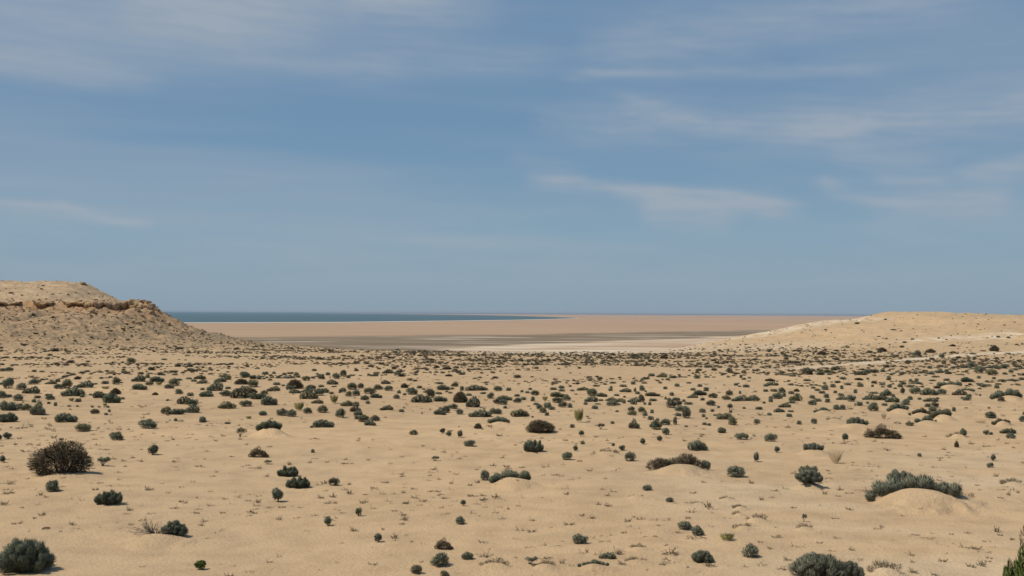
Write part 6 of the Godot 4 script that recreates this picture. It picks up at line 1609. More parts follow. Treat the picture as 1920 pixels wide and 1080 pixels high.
	plant("tuft", -12.83, -44.72, 0.27, 0.04, 10, "dry_tuft", "small dry tuft behind the shrub with dead twigs", "dry tuft", "dry tufts scattered on the sand")
	plant("tuft", -12.46, -45.75, 0.28, 0.15, 10, "dry_tuft", "third small dry tuft left of the stemmed ball shrub", "dry tuft", "dry tufts scattered on the sand")
	plant("tuft", -14.72, -37.85, 0.23, 0.05, 10, "dry_tuft", "third small dry tuft before and left of the three-lobed shrub", "dry tuft", "dry tufts scattered on the sand")
	plant("tuft", -15.69, -41.19, 0.25, 0.08, 10, "dry_tuft", "nearest small dry tuft before and left of the three-lobed shrub", "dry tuft", "dry tufts scattered on the sand")
	plant("tuft", -16.84, -43.27, 0.26, 0.11, 10, "dry_tuft", "nearest small dry tuft left of the three-lobed shrub", "dry tuft", "dry tufts scattered on the sand")
	plant("tuft", -7.11, -33.89, 0.21, 0.14, 10, "dry_tuft", "fifth small dry tuft right of the small bright green shrub", "dry tuft", "dry tufts scattered on the sand")
	plant("tuft", -7.30, -42.93, 0.26, 0.10, 10, "dry_tuft", "small dry tuft right of the stemmed ball shrub", "dry tuft", "dry tufts scattered on the sand")
	plant("tuft", -11.26, -50.79, 0.31, 0.17, 10, "dry_tuft", "small dry tuft behind and left of the twin-lobed shrub", "dry tuft", "dry tufts scattered on the sand")
	plant("mat", -2.95, -59.89, 0.29, 0.07, 10, "mat_plant", "small flat dark mat plant left of the lumpy shrub", "mat plant", "flat mat plants on the sand")
	plant("tuft", -5.01, -50.88, 0.31, 0.15, 10, "dry_tuft", "fifth small dry tuft right of the twin-lobed shrub", "dry tuft", "dry tufts scattered on the sand")
	plant("tuft", -6.07, -45.93, 0.28, 0.15, 10, "dry_tuft", "second small dry tuft right of the twin-lobed shrub", "dry tuft", "dry tufts scattered on the sand")
	plant("tuft", -3.42, -46.70, 0.28, 0.19, 10, "dry_tuft", "second small dry tuft left of the central crescent shrub", "dry tuft", "dry tufts scattered on the sand")
	plant("tuft", -3.25, -45.35, 0.28, 0.10, 10, "dry_tuft", "third small dry tuft left of the central crescent shrub", "dry tuft", "dry tufts scattered on the sand")
	plant("tuft", -2.66, -42.47, 0.26, 0.15, 10, "dry_tuft", "nearest small dry tuft behind the ragged brown bush", "dry tuft", "dry tufts scattered on the sand")
	plant("tuft", -0.99, -42.52, 0.26, 0.17, 10, "dry_tuft", "third small dry tuft before and left of the central crescent shrub", "dry tuft", "dry tufts scattered on the sand")
	plant("tuft", 0.28, -42.94, 0.26, 0.21, 10, "dry_tuft", "nearest small dry tuft in front of the central crescent shrub", "dry tuft", "dry tufts scattered on the sand")
	plant("tuft", 3.89, -46.78, 0.28, 0.12, 10, "dry_tuft", "second small dry tuft before and left of the arching brown bush", "dry tuft", "dry tufts scattered on the sand")
	plant("tuft", 1.51, -32.65, 0.20, 0.16, 10, "dry_tuft", "nearest small dry tuft in front of the blue-grey shrub", "dry tuft", "dry tufts scattered on the sand")
	plant("tuft", 10.67, -48.83, 0.30, 0.11, 10, "dry_tuft", "small dry tuft before and right of the lone rounded shrub", "dry tuft", "dry tufts scattered on the sand")
	plant("tuft", 22.20, -50.50, 0.31, 0.25, 10, "dry_tuft", "small dry tuft right of the great crescent shrub", "dry tuft", "dry tufts scattered on the sand")
	plant("rock", -89.95, -261.00, 1.27, 0.81, 10, "boulder", "nearest small brown boulder before and left of the ledge-end boulder", "boulder", "boulders of the broken rock ledge")
	plant("rock", -85.84, -263.96, 1.28, 0.82, 10, "boulder", "second small brown boulder before and right of the ledge-end boulder", "boulder", "boulders of the broken rock ledge")
	plant("rock", -92.02, -263.89, 1.28, 0.82, 10, "boulder", "nearest small brown boulder left of the ledge-end boulder", "boulder", "boulders of the broken rock ledge")
	plant("rock", -81.27, -259.70, 1.26, 1.07, 10, "boulder", "dark rounded boulder lowest on the right shoulder of the rocky hill", "boulder", "boulders of the broken rock ledge")
	plant("rock", -93.29, -263.84, 1.28, 0.68, 10, "boulder", "second small brown boulder left of the ledge-end boulder", "boulder", "boulders of the broken rock ledge")
	plant("rock", -94.54, -263.12, 1.28, 0.68, 10, "boulder", "small brown boulder behind and right of the fallen block", "boulder", "boulders of the broken rock ledge")
	plant("rock", -98.81, -260.90, 1.27, 0.81, 10, "boulder", "small brown boulder behind the fallen block", "boulder", "boulders of the broken rock ledge")
	plant("rock", -116.58, -298.39, 1.45, 0.67, 10, "boulder", "jagged rock on the right rim of the hill's flat summit", "boulder", "boulders of the broken rock ledge")
	plant("hilly", -83.02, -234.99, 1.34, 0.37, 10, "hillside_shrub", "small dark hillside shrub right of the mid-slope shrub", "shrub", "dark shrubs on the rocky hill")
	plant("hilly", -94.29, -217.99, 1.24, 0.42, 10, "hillside_shrub", "small dark hillside shrub behind and left of the low slope shrub", "shrub", "dark shrubs on the rocky hill")
	plant("hilly", -77.92, -185.47, 1.05, 0.46, 10, "hillside_shrub", "small dark hillside shrub before and left of the low slope shrub", "shrub", "dark shrubs on the rocky hill")
	plant("hilly", -89.19, -201.01, 1.14, 0.44, 10, "hillside_shrub", "nearest small dark hillside shrub left of the low slope shrub", "shrub", "dark shrubs on the rocky hill")
	plant("hilly", -76.75, -205.14, 1.17, 0.40, 10, "hillside_shrub", "small dark hillside shrub behind and left of the hill-foot shrub", "shrub", "dark shrubs on the rocky hill")
	plant("hilly", -91.27, -196.76, 1.12, 0.38, 10, "hillside_shrub", "second small dark hillside shrub left of the low slope shrub", "shrub", "dark shrubs on the rocky hill")
	plant("wide", 80.44, -200.71, 1.12, 0.49, 9, "grey_green_shrub", "dark brown bush, tallest on the line below the sandy hill at right", "shrub", "grey-green shrubs of the sand plain")
	plant("browny", 5.00, -170.39, 0.91, 0.43, 9, "brown_bush", "small brownish shrub behind and right of the tall grey shrub", "bush", "brown bushes on the sand")
	plant("browny", 24.83, -61.45, 0.27, 0.45, 9, "brown_bush", "small brownish shrub in front of the far-right ball shrub", "bush", "brown bushes on the sand")
	plant("tuft", -38.39, -87.15, 0.41, 0.22, 8, "dry_tuft", "tiny dry tuft behind and left of the right-rising dark shrub", "dry tuft", "dry tufts scattered on the sand")
	plant("mat", -24.38, -64.44, 0.31, 0.10, 8, "mat_plant", "tiny flat dark mat plant before and right of the pointed dark shrub", "mat plant", "flat mat plants on the sand")
	plant("tuft", -22.91, -76.33, 0.36, 0.19, 8, "dry_tuft", "second tiny dry tuft behind and right of the lone stemmed shrub", "dry tuft", "dry tufts scattered on the sand")
	plant("browny", -19.59, -138.85, 0.66, 0.35, 8, "brown_bush", "tiny brownish shrub behind the row-foot shrub", "bush", "brown bushes on the sand")
	plant("mat", -9.12, -79.62, 0.38, 0.11, 8, "mat_plant", "tiny flat dark mat plant behind and right of the winding row's front shrub", "mat plant", "flat mat plants on the sand")
	plant("tuft", -25.44, -64.43, 0.33, 0.06, 8, "dry_tuft", "third tiny dry tuft in front of the pointed dark shrub", "dry tuft", "dry tufts scattered on the sand")
	plant("tuft", -27.13, -74.63, 0.38, 0.10, 8, "dry_tuft", "tiny dry tuft right of the pointed dark shrub", "dry tuft", "dry tufts scattered on the sand")
	plant("tuft", -18.21, -72.01, 0.36, 0.09, 8, "dry_tuft", "nearest tiny dry tuft left of the wind-swept shrub", "dry tuft", "dry tufts scattered on the sand")
	plant("tuft", -21.84, -67.42, 0.34, 0.11, 8, "dry_tuft", "third tiny dry tuft behind the lone stemmed shrub", "dry tuft", "dry tufts scattered on the sand")
	plant("tuft", -13.96, -52.12, 0.26, 0.12, 8, "dry_tuft", "third tiny dry tuft before and left of the small brown bush", "dry tuft", "dry tufts scattered on the sand")
	plant("tuft", -15.22, -48.02, 0.24, 0.09, 8, "dry_tuft", "tiny dry tuft behind and right of the three-lobed shrub", "dry tuft", "dry tufts scattered on the sand")
	plant("tuft", -11.51, -45.76, 0.23, 0.10, 8, "dry_tuft", "tiny dry tuft left of the stemmed ball shrub", "dry tuft", "dry tufts scattered on the sand")
	plant("tuft", -18.10, -42.24, 0.21, 0.17, 8, "dry_tuft", "third tiny dry tuft left of the three-lobed shrub", "dry tuft", "dry tufts scattered on the sand")
	plant("tuft", -13.47, -38.12, 0.19, 0.06, 8, "dry_tuft", "tiny dry tuft left of the shrub with dead twigs", "dry tuft", "dry tufts scattered on the sand")
	plant("tuft", -16.81, -42.66, 0.22, 0.08, 8, "dry_tuft", "nearest tiny dry tuft left of the three-lobed shrub", "dry tuft", "dry tufts scattered on the sand")
	plant("tuft", -21.39, -48.84, 0.25, 0.09, 8, "dry_tuft", "nearest tiny dry tuft before and left of the big brown dome bush", "dry tuft", "dry tufts scattered on the sand")
	plant("tuft", -9.69, -36.05, 0.18, 0.07, 8, "dry_tuft", "tiny dry tuft before and right of the shrub with dead twigs", "dry tuft", "dry tufts scattered on the sand")
	plant("tuft", -7.96, -55.11, 0.28, 0.23, 8, "dry_tuft", "tiny dry tuft behind and right of the twin-lobed shrub", "dry tuft", "dry tufts scattered on the sand")
	plant("tuft", -5.72, -47.33, 0.24, 0.14, 8, "dry_tuft", "nearest tiny dry tuft right of the twin-lobed shrub", "dry tuft", "dry tufts scattered on the sand")
	plant("tuft", -2.34, -42.86, 0.22, 0.10, 8, "dry_tuft", "tiny dry tuft before and left of the central crescent shrub", "dry tuft", "dry tufts scattered on the sand")
	plant("tuft", -2.63, -48.66, 0.25, 0.37, 8, "dry_tuft", "nearest tiny dry tuft left of the central crescent shrub", "dry tuft", "dry tufts scattered on the sand")
	plant("tuft", 1.49, -51.47, 0.26, 0.17, 8, "dry_tuft", "nearest tiny dry tuft right of the central crescent shrub", "dry tuft", "dry tufts scattered on the sand")
	plant("tuft", 3.59, -48.85, 0.25, 0.04, 8, "dry_tuft", "second tiny dry tuft right of the central crescent shrub", "dry tuft", "dry tufts scattered on the sand")
	plant("tuft", 1.42, -38.86, 0.20, 0.06, 8, "dry_tuft", "tiny dry tuft behind and left of the blue-grey shrub", "dry tuft", "dry tufts scattered on the sand")
	plant("tuft", -2.84, -35.79, 0.18, 0.08, 8, "dry_tuft", "tiny dry tuft left of the ragged brown bush", "dry tuft", "dry tufts scattered on the sand")
	plant("tuft", -3.55, -37.50, 0.19, 0.07, 8, "dry_tuft", "nearest tiny dry tuft behind and left of the ragged brown bush", "dry tuft", "dry tufts scattered on the sand")
	plant("tuft", -2.78, -38.83, 0.20, 0.06, 8, "dry_tuft", "tiny dry tuft behind the ragged brown bush", "dry tuft", "dry tufts scattered on the sand")
	plant("tuft", 20.38, -48.22, 0.24, 0.18, 8, "dry_tuft", "nearest tiny dry tuft right of the great crescent shrub", "dry tuft", "dry tufts scattered on the sand")
	plant("tuft", 20.65, -45.80, 0.23, 0.27, 8, "dry_tuft", "second tiny dry tuft right of the great crescent shrub", "dry tuft", "dry tufts scattered on the sand")
	plant("tuft", 20.86, -57.84, 0.29, 0.09, 8, "dry_tuft", "tiny dry tuft before and right of the sprawling brown bush", "dry tuft", "dry tufts scattered on the sand")
	plant("rock", -85.19, -263.93, 1.07, 0.68, 8, "boulder", "tiny brown boulder before and right of the ledge-end boulder", "boulder", "boulders of the broken rock ledge")
	plant("rock", -86.30, -256.47, 1.04, 0.79, 8, "boulder", "tiny brown boulder in front of the ledge-end boulder", "boulder", "boulders of the broken rock ledge")
	plant("rock", -85.38, -247.26, 1.00, 0.64, 8, "boulder", "tiny brown boulder behind and right of the mid-slope shrub", "boulder", "boulders of the broken rock ledge")
	plant("hilly", -127.55, -279.63, 1.32, 0.34, 8, "hillside_shrub", "fourth tiny dark hillside shrub left of the summit rim rock", "shrub", "dark shrubs on the rocky hill")
	plant("hilly", -108.20, -248.63, 1.18, 0.66, 8, "hillside_shrub", "second tiny dark hillside shrub left of the fallen block", "shrub", "dark shrubs on the rocky hill")
	plant("hilly", -99.57, -238.57, 1.13, 0.46, 8, "hillside_shrub", "nearest tiny dark hillside shrub left of the fallen block", "shrub", "dark shrubs on the rocky hill")
	plant("hilly", -85.68, -232.65, 1.10, 0.45, 8, "hillside_shrub", "dark shrub midway up the rocky slope below the ledge", "shrub", "dark shrubs on the rocky hill")
	plant("hilly", -83.50, -229.02, 1.08, 0.36, 8, "hillside_shrub", "tiny dark hillside shrub in front of the mid-slope shrub", "shrub", "dark shrubs on the rocky hill")
	plant("hilly", -77.98, -223.35, 1.06, 0.49, 8, "hillside_shrub", "tiny dark hillside shrub before and right of the mid-slope shrub", "shrub", "dark shrubs on the rocky hill")
	plant("hilly", -62.54, -199.52, 0.94, 0.35, 8, "hillside_shrub", "second tiny dark hillside shrub behind and right of the hill-foot shrub", "shrub", "dark shrubs on the rocky hill")
	plant("grassy", -32.13, -87.08, 0.37, 0.31, 7, "grass_tuft", "tiny yellow-green tuft before and left of the frontmost belt shrub", "grass tuft", "yellow-green tufts among the shrubs")
	plant("mat", -27.00, -74.35, 0.32, 0.10, 7, "mat_plant", "tiny flat dark mat plant right of the pointed dark shrub", "mat plant", "flat mat plants on the sand")
	plant("round", 10.96, -73.71, 0.31, 0.68, 7, "grey_green_shrub", "tiny rounded grey-green shrub behind and right of the diagonal chain shrub", "shrub", "grey-green shrubs of the sand plain")
	plant("hilly", -85.49, -243.87, 1.04, 0.47, 7, "hillside_shrub", "tiny dark hillside shrub behind and right of the mid-slope shrub", "shrub", "dark shrubs on the rocky hill")
	plant("hilly", -84.29, -212.19, 0.90, 0.34, 7, "hillside_shrub", "tiny dark hillside shrub behind and right of the low slope shrub", "shrub", "dark shrubs on the rocky hill")
	plant("tuft", -18.38, -60.87, 0.27, 0.10, 7, "dry_tuft", "nearest tiny dry tuft right of the lone stemmed shrub", "dry tuft", "dry tufts scattered on the sand")
	plant("mat", -2.23, -68.74, 0.24, 0.08, 7, "mat_plant", "tiny flat dark mat plant left of the lumpy shrub", "mat plant", "flat mat plants on the sand")
	plant("tuft", -25.47, -64.64, 0.24, 0.08, 6, "dry_tuft", "second tiny dry tuft in front of the pointed dark shrub", "dry tuft", "dry tufts scattered on the sand")
	plant("mat", 17.08, -82.72, 0.31, 0.13, 6, "mat_plant", "tiny flat dark mat plant behind and right of the humped shrub", "mat plant", "flat mat plants on the sand")
	plant("tuft", -19.44, -74.02, 0.30, 0.12, 6, "dry_tuft", "second tiny dry tuft left of the wind-swept shrub", "dry tuft", "dry tufts scattered on the sand")
	plant("tuft", -22.36, -65.46, 0.26, 0.11, 6, "dry_tuft", "tiny dry tuft behind and left of the lone stemmed shrub", "dry tuft", "dry tufts scattered on the sand")
	plant("tuft", -22.42, -66.89, 0.27, 0.11, 6, "dry_tuft", "second tiny dry tuft behind the lone stemmed shrub", "dry tuft", "dry tufts scattered on the sand")
	plant("tuft", -20.89, -65.99, 0.27, 0.13, 6, "dry_tuft", "nearest tiny dry tuft behind the lone stemmed shrub", "dry tuft", "dry tufts scattered on the sand")
	plant("tuft", -20.27, -65.55, 0.27, 0.11, 6, "dry_tuft", "nearest tiny dry tuft behind and right of the lone stemmed shrub", "dry tuft", "dry tufts scattered on the sand")
	plant("tuft", -21.02, -59.58, 0.24, 0.08, 6, "dry_tuft", "tiny dry tuft left of the lone stemmed shrub", "dry tuft", "dry tufts scattered on the sand")
	plant("tuft", -16.29, -59.00, 0.24, 0.12, 6, "dry_tuft", "tiny dry tuft left of the small brown bush", "dry tuft", "dry tufts scattered on the sand")
	plant("tuft", -13.66, -54.38, 0.22, 0.09, 6, "dry_tuft", "nearest tiny dry tuft before and left of the small brown bush", "dry tuft", "dry tufts scattered on the sand")
	plant("tuft", -15.28, -37.51, 0.15, 0.22, 6, "dry_tuft", "tiny dry tuft behind and right of the big bottom-left shrub", "dry tuft", "dry tufts scattered on the sand")
	plant("tuft", -17.33, -43.44, 0.18, 0.14, 6, "dry_tuft", "second tiny dry tuft left of the three-lobed shrub", "dry tuft", "dry tufts scattered on the sand")
	plant("tuft", -4.74, -43.59, 0.18, 0.13, 6, "dry_tuft", "second tiny dry tuft right of the twin-lobed shrub", "dry tuft", "dry tufts scattered on the sand")
	plant("tuft", -3.02, -45.77, 0.19, 0.15, 6, "dry_tuft", "second tiny dry tuft left of the central crescent shrub", "dry tuft", "dry tufts scattered on the sand")
	plant("tuft", -0.10, -42.14, 0.17, 0.14, 6, "dry_tuft", "tiny dry tuft in front of the central crescent shrub", "dry tuft", "dry tufts scattered on the sand")
	plant("tuft", -4.43, -38.23, 0.15, 0.16, 6, "dry_tuft", "second tiny dry tuft behind and left of the ragged brown bush", "dry tuft", "dry tufts scattered on the sand")
	plant("tuft", 2.37, -34.45, 0.14, 0.20, 6, "dry_tuft", "tiny dry tuft in front of the blue-grey shrub", "dry tuft", "dry tufts scattered on the sand")
	plant("tuft", 9.40, -37.95, 0.15, 0.05, 6, "dry_tuft", "nearest tiny dry tuft behind and right of the upright blue-grey shrub", "dry tuft", "dry tufts scattered on the sand")
	plant("tuft", 16.25, -49.75, 0.20, 0.10, 6, "dry_tuft", "tiny dry tuft behind and left of the great crescent shrub", "dry tuft", "dry tufts scattered on the sand")
	plant("tuft", 21.26, -46.26, 0.19, 0.19, 6, "dry_tuft", "fourth tiny dry tuft right of the great crescent shrub", "dry tuft", "dry tufts scattered on the sand")
	plant("tuft", 21.88, -55.82, 0.23, 0.09, 6, "dry_tuft", "tiny dry tuft in front of the far-right ball shrub", "dry tuft", "dry tufts scattered on the sand")
	plant("rock", -84.38, -252.02, 0.82, 0.52, 6, "boulder", "tiny brown boulder left of the shoulder boulder", "boulder", "boulders of the broken rock ledge")
	plant("rock", -95.69, -248.51, 0.80, 0.51, 6, "boulder", "tiny brown boulder before and left of the fallen block", "boulder", "boulders of the broken rock ledge")
	plant("rock", -104.06, -264.61, 0.86, 0.54, 6, "boulder", "tiny brown boulder behind and left of the fallen block", "boulder", "boulders of the broken rock ledge")
	plant("hilly", -121.84, -284.50, 1.08, 0.35, 6, "hillside_shrub", "second tiny dark hillside shrub left of the summit rim rock", "shrub", "dark shrubs on the rocky hill")
	plant("hilly", -122.89, -275.54, 1.04, 0.34, 6, "hillside_shrub", "third tiny dark hillside shrub left of the summit rim rock", "shrub", "dark shrubs on the rocky hill")
	plant("hilly", -96.43, -247.06, 0.94, 0.44, 6, "hillside_shrub", "tiny dark hillside shrub before and left of the fallen block", "shrub", "dark shrubs on the rocky hill")
	plant("hilly", -90.52, -249.23, 0.94, 0.49, 6, "hillside_shrub", "tiny dark hillside shrub right of the fallen block", "shrub", "dark shrubs on the rocky hill")
	plant("hilly", -82.74, -239.12, 0.91, 0.38, 6, "hillside_shrub", "tiny dark hillside shrub right of the mid-slope shrub", "shrub", "dark shrubs on the rocky hill")
	plant("hilly", -86.67, -226.62, 0.86, 0.28, 6, "hillside_shrub", "tiny dark hillside shrub left of the mid-slope shrub", "shrub", "dark shrubs on the rocky hill")
	plant("hilly", -87.38, -214.05, 0.81, 0.34, 6, "hillside_shrub", "tiny dark hillside shrub behind the low slope shrub", "shrub", "dark shrubs on the rocky hill")
	plant("hilly", -84.07, -219.89, 0.83, 0.27, 6, "hillside_shrub", "tiny dark hillside shrub before and left of the mid-slope shrub", "shrub", "dark shrubs on the rocky hill")
	plant("tuft", -26.37, -64.55, 0.24, 0.11, 6, "dry_tuft", "nearest tiny dry tuft in front of the pointed dark shrub", "dry tuft", "dry tufts scattered on the sand")
	plant("tuft", -16.07, -55.79, 0.20, 0.11, 6, "dry_tuft", "second tiny dry tuft right of the lone stemmed shrub", "dry tuft", "dry tufts scattered on the sand")
	plant("tuft", -9.61, -41.14, 0.15, 0.05, 6, "dry_tuft", "tiny dry tuft before and left of the stemmed ball shrub", "dry tuft", "dry tufts scattered on the sand")
	plant("hilly", -116.49, -278.64, 0.92, 0.39, 5, "hillside_shrub", "third tiny dark hillside shrub before and left of the summit rim rock", "shrub", "dark shrubs on the rocky hill")
	plant("hilly", -113.73, -281.58, 0.93, 0.30, 5, "hillside_shrub", "nearest tiny dark hillside shrub before and left of the summit rim rock", "shrub", "dark shrubs on the rocky hill")
	plant("hilly", -115.67, -281.56, 0.93, 0.40, 5, "hillside_shrub", "second tiny dark hillside shrub before and left of the summit rim rock", "shrub", "dark shrubs on the rocky hill")
	plant("hilly", -67.87, -200.02, 0.66, 0.25, 5, "hillside_shrub", "nearest tiny dark hillside shrub behind and right of the hill-foot shrub", "shrub", "dark shrubs on the rocky hill")
	plant("hilly", -100.83, -218.02, 0.72, 0.27, 5, "hillside_shrub", "tiny dark hillside shrub behind and left of the low slope shrub", "shrub", "dark shrubs on the rocky hill")
	plant("tuft", 4.41, -82.43, 0.23, 0.17, 5, "dry_tuft", "tiny dry tuft behind and left of the yellow-green bush", "dry tuft", "dry tufts scattered on the sand")
	plant("tuft", -21.77, -48.55, 0.15, 0.11, 5, "dry_tuft", "second tiny dry tuft before and left of the big brown dome bush", "dry tuft", "dry tufts scattered on the sand")
	plant("hilly", -124.64, -292.09, 0.83, 0.36, 5, "hillside_shrub", "nearest tiny dark hillside shrub left of the summit rim rock", "shrub", "dark shrubs on the rocky hill")
	plant("hilly", -112.13, -291.02, 0.83, 0.36, 5, "hillside_shrub", "tiny dark hillside shrub in front of the summit rim rock", "shrub", "dark shrubs on the rocky hill")
	plant("tuft", -14.17, -54.53, 0.15, 0.11, 4, "dry_tuft", "second tiny dry tuft before and left of the small brown bush", "dry tuft", "dry tufts scattered on the sand")
	plant("tuft", -8.24, -36.06, 0.10, 0.05, 4, "dry_tuft", "tiny dry tuft behind and right of the small bright green shrub", "dry tuft", "dry tufts scattered on the sand")
	plant("tuft", -6.69, -41.95, 0.12, 0.18, 4, "dry_tuft", "nearest tiny dry tuft right of the stemmed ball shrub", "dry tuft", "dry tufts scattered on the sand")
	plant("tuft", -6.49, -41.77, 0.12, 0.17, 4, "dry_tuft", "second tiny dry tuft right of the stemmed ball shrub", "dry tuft", "dry tufts scattered on the sand")
	plant("tuft", 3.96, -32.01, 0.09, 0.11, 4, "dry_tuft", "tiny dry tuft left of the spiky blue-grey shrub", "dry tuft", "dry tufts scattered on the sand")
	plant("tuft", 14.53, -34.33, 0.10, 0.08, 4, "dry_tuft", "tiny dry tuft before and right of the great crescent shrub", "dry tuft", "dry tufts scattered on the sand")
	plant("tuft", -15.90, -56.12, 0.14, 0.07, 4, "dry_tuft", "third tiny dry tuft right of the lone stemmed shrub", "dry tuft", "dry tufts scattered on the sand")
	plant("tuft", 9.20, -38.39, 0.09, 0.16, 4, "dry_tuft", "second tiny dry tuft behind and right of the upright blue-grey shrub", "dry tuft", "dry tufts scattered on the sand")
	plant("tuft", -16.41, -37.61, 0.08, 0.16, 3, "dry_tuft", "tiny dry tuft behind the big bottom-left shrub", "dry tuft", "dry tufts scattered on the sand")
	plant("tuft", 21.38, -46.92, 0.09, 0.16, 3, "dry_tuft", "third tiny dry tuft right of the great crescent shrub", "dry tuft", "dry tufts scattered on the sand")
	plant("tuft", 22.09, -53.58, 0.11, 0.23, 3, "dry_tuft", "tiny dry tuft behind and right of the great crescent shrub", "dry tuft", "dry tufts scattered on the sand")
	plant("tuft", 24.07, -53.95, 0.09, 0.13, 2, "dry_tuft", "tiny dry tuft before and right of the far-right ball shrub", "dry tuft", "dry tufts scattered on the sand")
	speck(-10.67, -59.16, 0.26, 0.28)
	speck(3.96, -71.50, 0.35, 0.34)
	speck(4.09, -63.36, 0.28, 0.30)
	speck(6.75, -73.63, 0.29, 0.27)
	speck(5.76, -62.15, 0.24, 0.26)
	speck(30.65, -70.44, 0.31, 0.26)
	speck(21.32, -57.52, 0.28, 0.27)
	speck(-62.89, -136.03, 0.77, 0.56)
	speck(-58.07, -133.80, 0.70, 0.38)
	speck(-50.79, -127.34, 0.72, 0.36)
	speck(-47.01, -133.40, 0.76, 0.48)
	speck(-51.39, -110.90, 0.63, 0.34)
	speck(-47.33, -114.73, 0.65, 0.44)
	speck(-42.24, -106.92, 0.71, 0.33)
	speck(-37.21, -95.50, 0.59, 0.34)
	speck(-35.93, -91.28, 0.61, 0.42)
	speck(-42.46, -112.18, 0.64, 0.23)
	speck(-41.75, -113.06, 0.86, 0.46)
	speck(-32.95, -93.26, 0.40, 0.30)
	speck(-37.48, -97.99, 0.37, 0.25)
	speck(-40.72, -123.05, 0.70, 0.57)
	speck(-40.58, -128.25, 0.61, 0.33)
	speck(-43.35, -95.08, 0.72, 0.37)
	speck(-39.32, -90.60, 0.51, 0.39)
	speck(-40.62, -94.45, 0.72, 0.34)
	speck(-41.15, -97.78, 0.74, 0.30)
	speck(-37.33, -88.89, 0.34, 0.29)
	speck(-36.11, -87.27, 0.37, 0.45)
	speck(-38.97, -87.51, 0.31, 0.25)
	speck(-34.59, -86.11, 0.33, 0.22)
	speck(-33.93, -86.11, 0.20, 0.22)
	speck(-29.69, -81.38, 0.29, 0.29)
	speck(-29.06, -78.96, 0.30, 0.26)
	speck(-32.36, -85.01, 0.26, 0.22)
	speck(-31.88, -85.19, 0.26, 0.19)
	speck(-31.19, -85.08, 0.28, 0.26)
	speck(-28.84, -92.27, 0.35, 0.23)
	speck(-54.84, -173.65, 0.99, 0.36)
	speck(-45.36, -124.33, 0.59, 0.32)
	speck(-49.76, -137.11, 0.65, 0.21)
	speck(-52.00, -134.88, 0.77, 0.34)
	speck(-45.08, -121.02, 0.57, 0.31)
	speck(-40.58, -114.41, 0.49, 0.21)
	speck(-26.39, -64.60, 0.24, 0.16)
	speck(-36.02, -119.34, 0.90, 0.30)
	speck(-33.15, -107.54, 0.41, 0.50)
	speck(-35.39, -120.96, 0.80, 0.31)
	speck(-33.76, -117.19, 0.78, 0.36)
	speck(-34.29, -131.55, 0.56, 0.40)
	speck(-33.32, -127.06, 0.60, 0.32)
	speck(-29.72, -105.72, 0.60, 0.32)
	speck(-27.61, -107.32, 0.81, 0.33)
	speck(-27.92, -101.36, 0.77, 0.36)
	speck(-28.05, -96.08, 0.64, 0.44)
	speck(-28.96, -123.13, 0.58, 0.44)
	speck(-30.03, -133.89, 1.14, 0.48)
	speck(-29.18, -134.93, 0.64, 0.39)
	speck(-29.09, -127.41, 0.97, 0.28)
	speck(-27.50, -120.04, 0.68, 0.43)
	speck(-25.95, -122.57, 0.70, 0.44)
	speck(-28.46, -130.18, 0.62, 0.33)
	speck(-25.76, -131.42, 0.87, 0.60)
	speck(-24.67, -126.92, 0.72, 0.39)
	speck(-27.45, -133.15, 0.76, 0.41)
	speck(-25.19, -123.45, 1.05, 0.38)
	speck(-27.25, -122.40, 0.46, 0.31)
	speck(-26.05, -118.53, 0.67, 0.30)
	speck(-24.12, -112.87, 0.86, 0.40)
	speck(-23.11, -111.54, 0.42, 0.25)
	speck(-22.34, -123.67, 0.64, 0.38)
	speck(-24.78, -138.40, 0.72, 0.42)
	speck(-23.24, -132.47, 0.75, 0.30)
	speck(-22.19, -132.64, 0.75, 0.54)
	speck(-17.91, -110.86, 0.84, 0.18)
	speck(-19.15, -110.49, 0.73, 0.34)
	speck(-16.34, -99.91, 0.47, 0.33)
	speck(-15.91, -102.10, 0.29, 0.47)
	speck(-23.18, -76.00, 0.36, 0.29)
	speck(-19.25, -74.67, 0.42, 0.22)
	speck(-13.01, -71.72, 0.24, 0.23)
	speck(-18.63, -125.65, 0.59, 0.51)
	speck(-15.90, -128.53, 0.73, 0.72)
	speck(-17.01, -131.10, 0.43, 0.40)
	speck(-13.75, -133.37, 1.26, 0.34)
	speck(-13.87, -137.29, 0.65, 0.56)
	speck(-11.64, -143.87, 0.82, 0.29)
	speck(-7.41, -148.92, 0.99, 0.46)
	speck(-5.94, -131.16, 0.99, 0.40)
	speck(-11.82, -90.40, 0.43, 0.37)
	speck(-10.51, -102.52, 0.53, 0.42)
	speck(-9.67, -99.80, 0.47, 0.30)
	speck(-9.14, -109.28, 0.62, 0.39)
	speck(-8.63, -107.96, 0.51, 0.22)
	speck(-7.80, -103.29, 0.98, 0.37)
	speck(-7.47, -115.54, 1.09, 0.29)
	speck(-6.61, -101.08, 0.77, 0.31)
	speck(-6.12, -103.90, 0.34, 0.26)
	speck(-5.81, -108.20, 0.46, 0.27)
	speck(-4.77, -106.42, 0.50, 0.60)
	speck(-5.66, -101.68, 0.43, 0.26)
	speck(-0.29, -105.54, 0.60, 0.43)
	speck(-3.88, -99.15, 0.66, 0.35)
	speck(-2.65, -101.34, 0.77, 0.26)
	speck(-0.51, -85.63, 0.45, 0.30)
	speck(-8.35, -83.45, 0.47, 0.32)
	speck(-12.39, -88.23, 0.50, 0.50)
	speck(-10.95, -78.24, 0.44, 0.36)
	speck(1.05, -95.86, 0.54, 0.39)
	speck(0.53, -98.85, 0.75, 0.30)
	speck(1.45, -102.16, 0.48, 0.31)
	speck(0.96, -103.23, 0.39, 0.32)
	speck(1.82, -106.85, 0.46, 0.33)
	speck(1.79, -93.96, 0.49, 0.53)
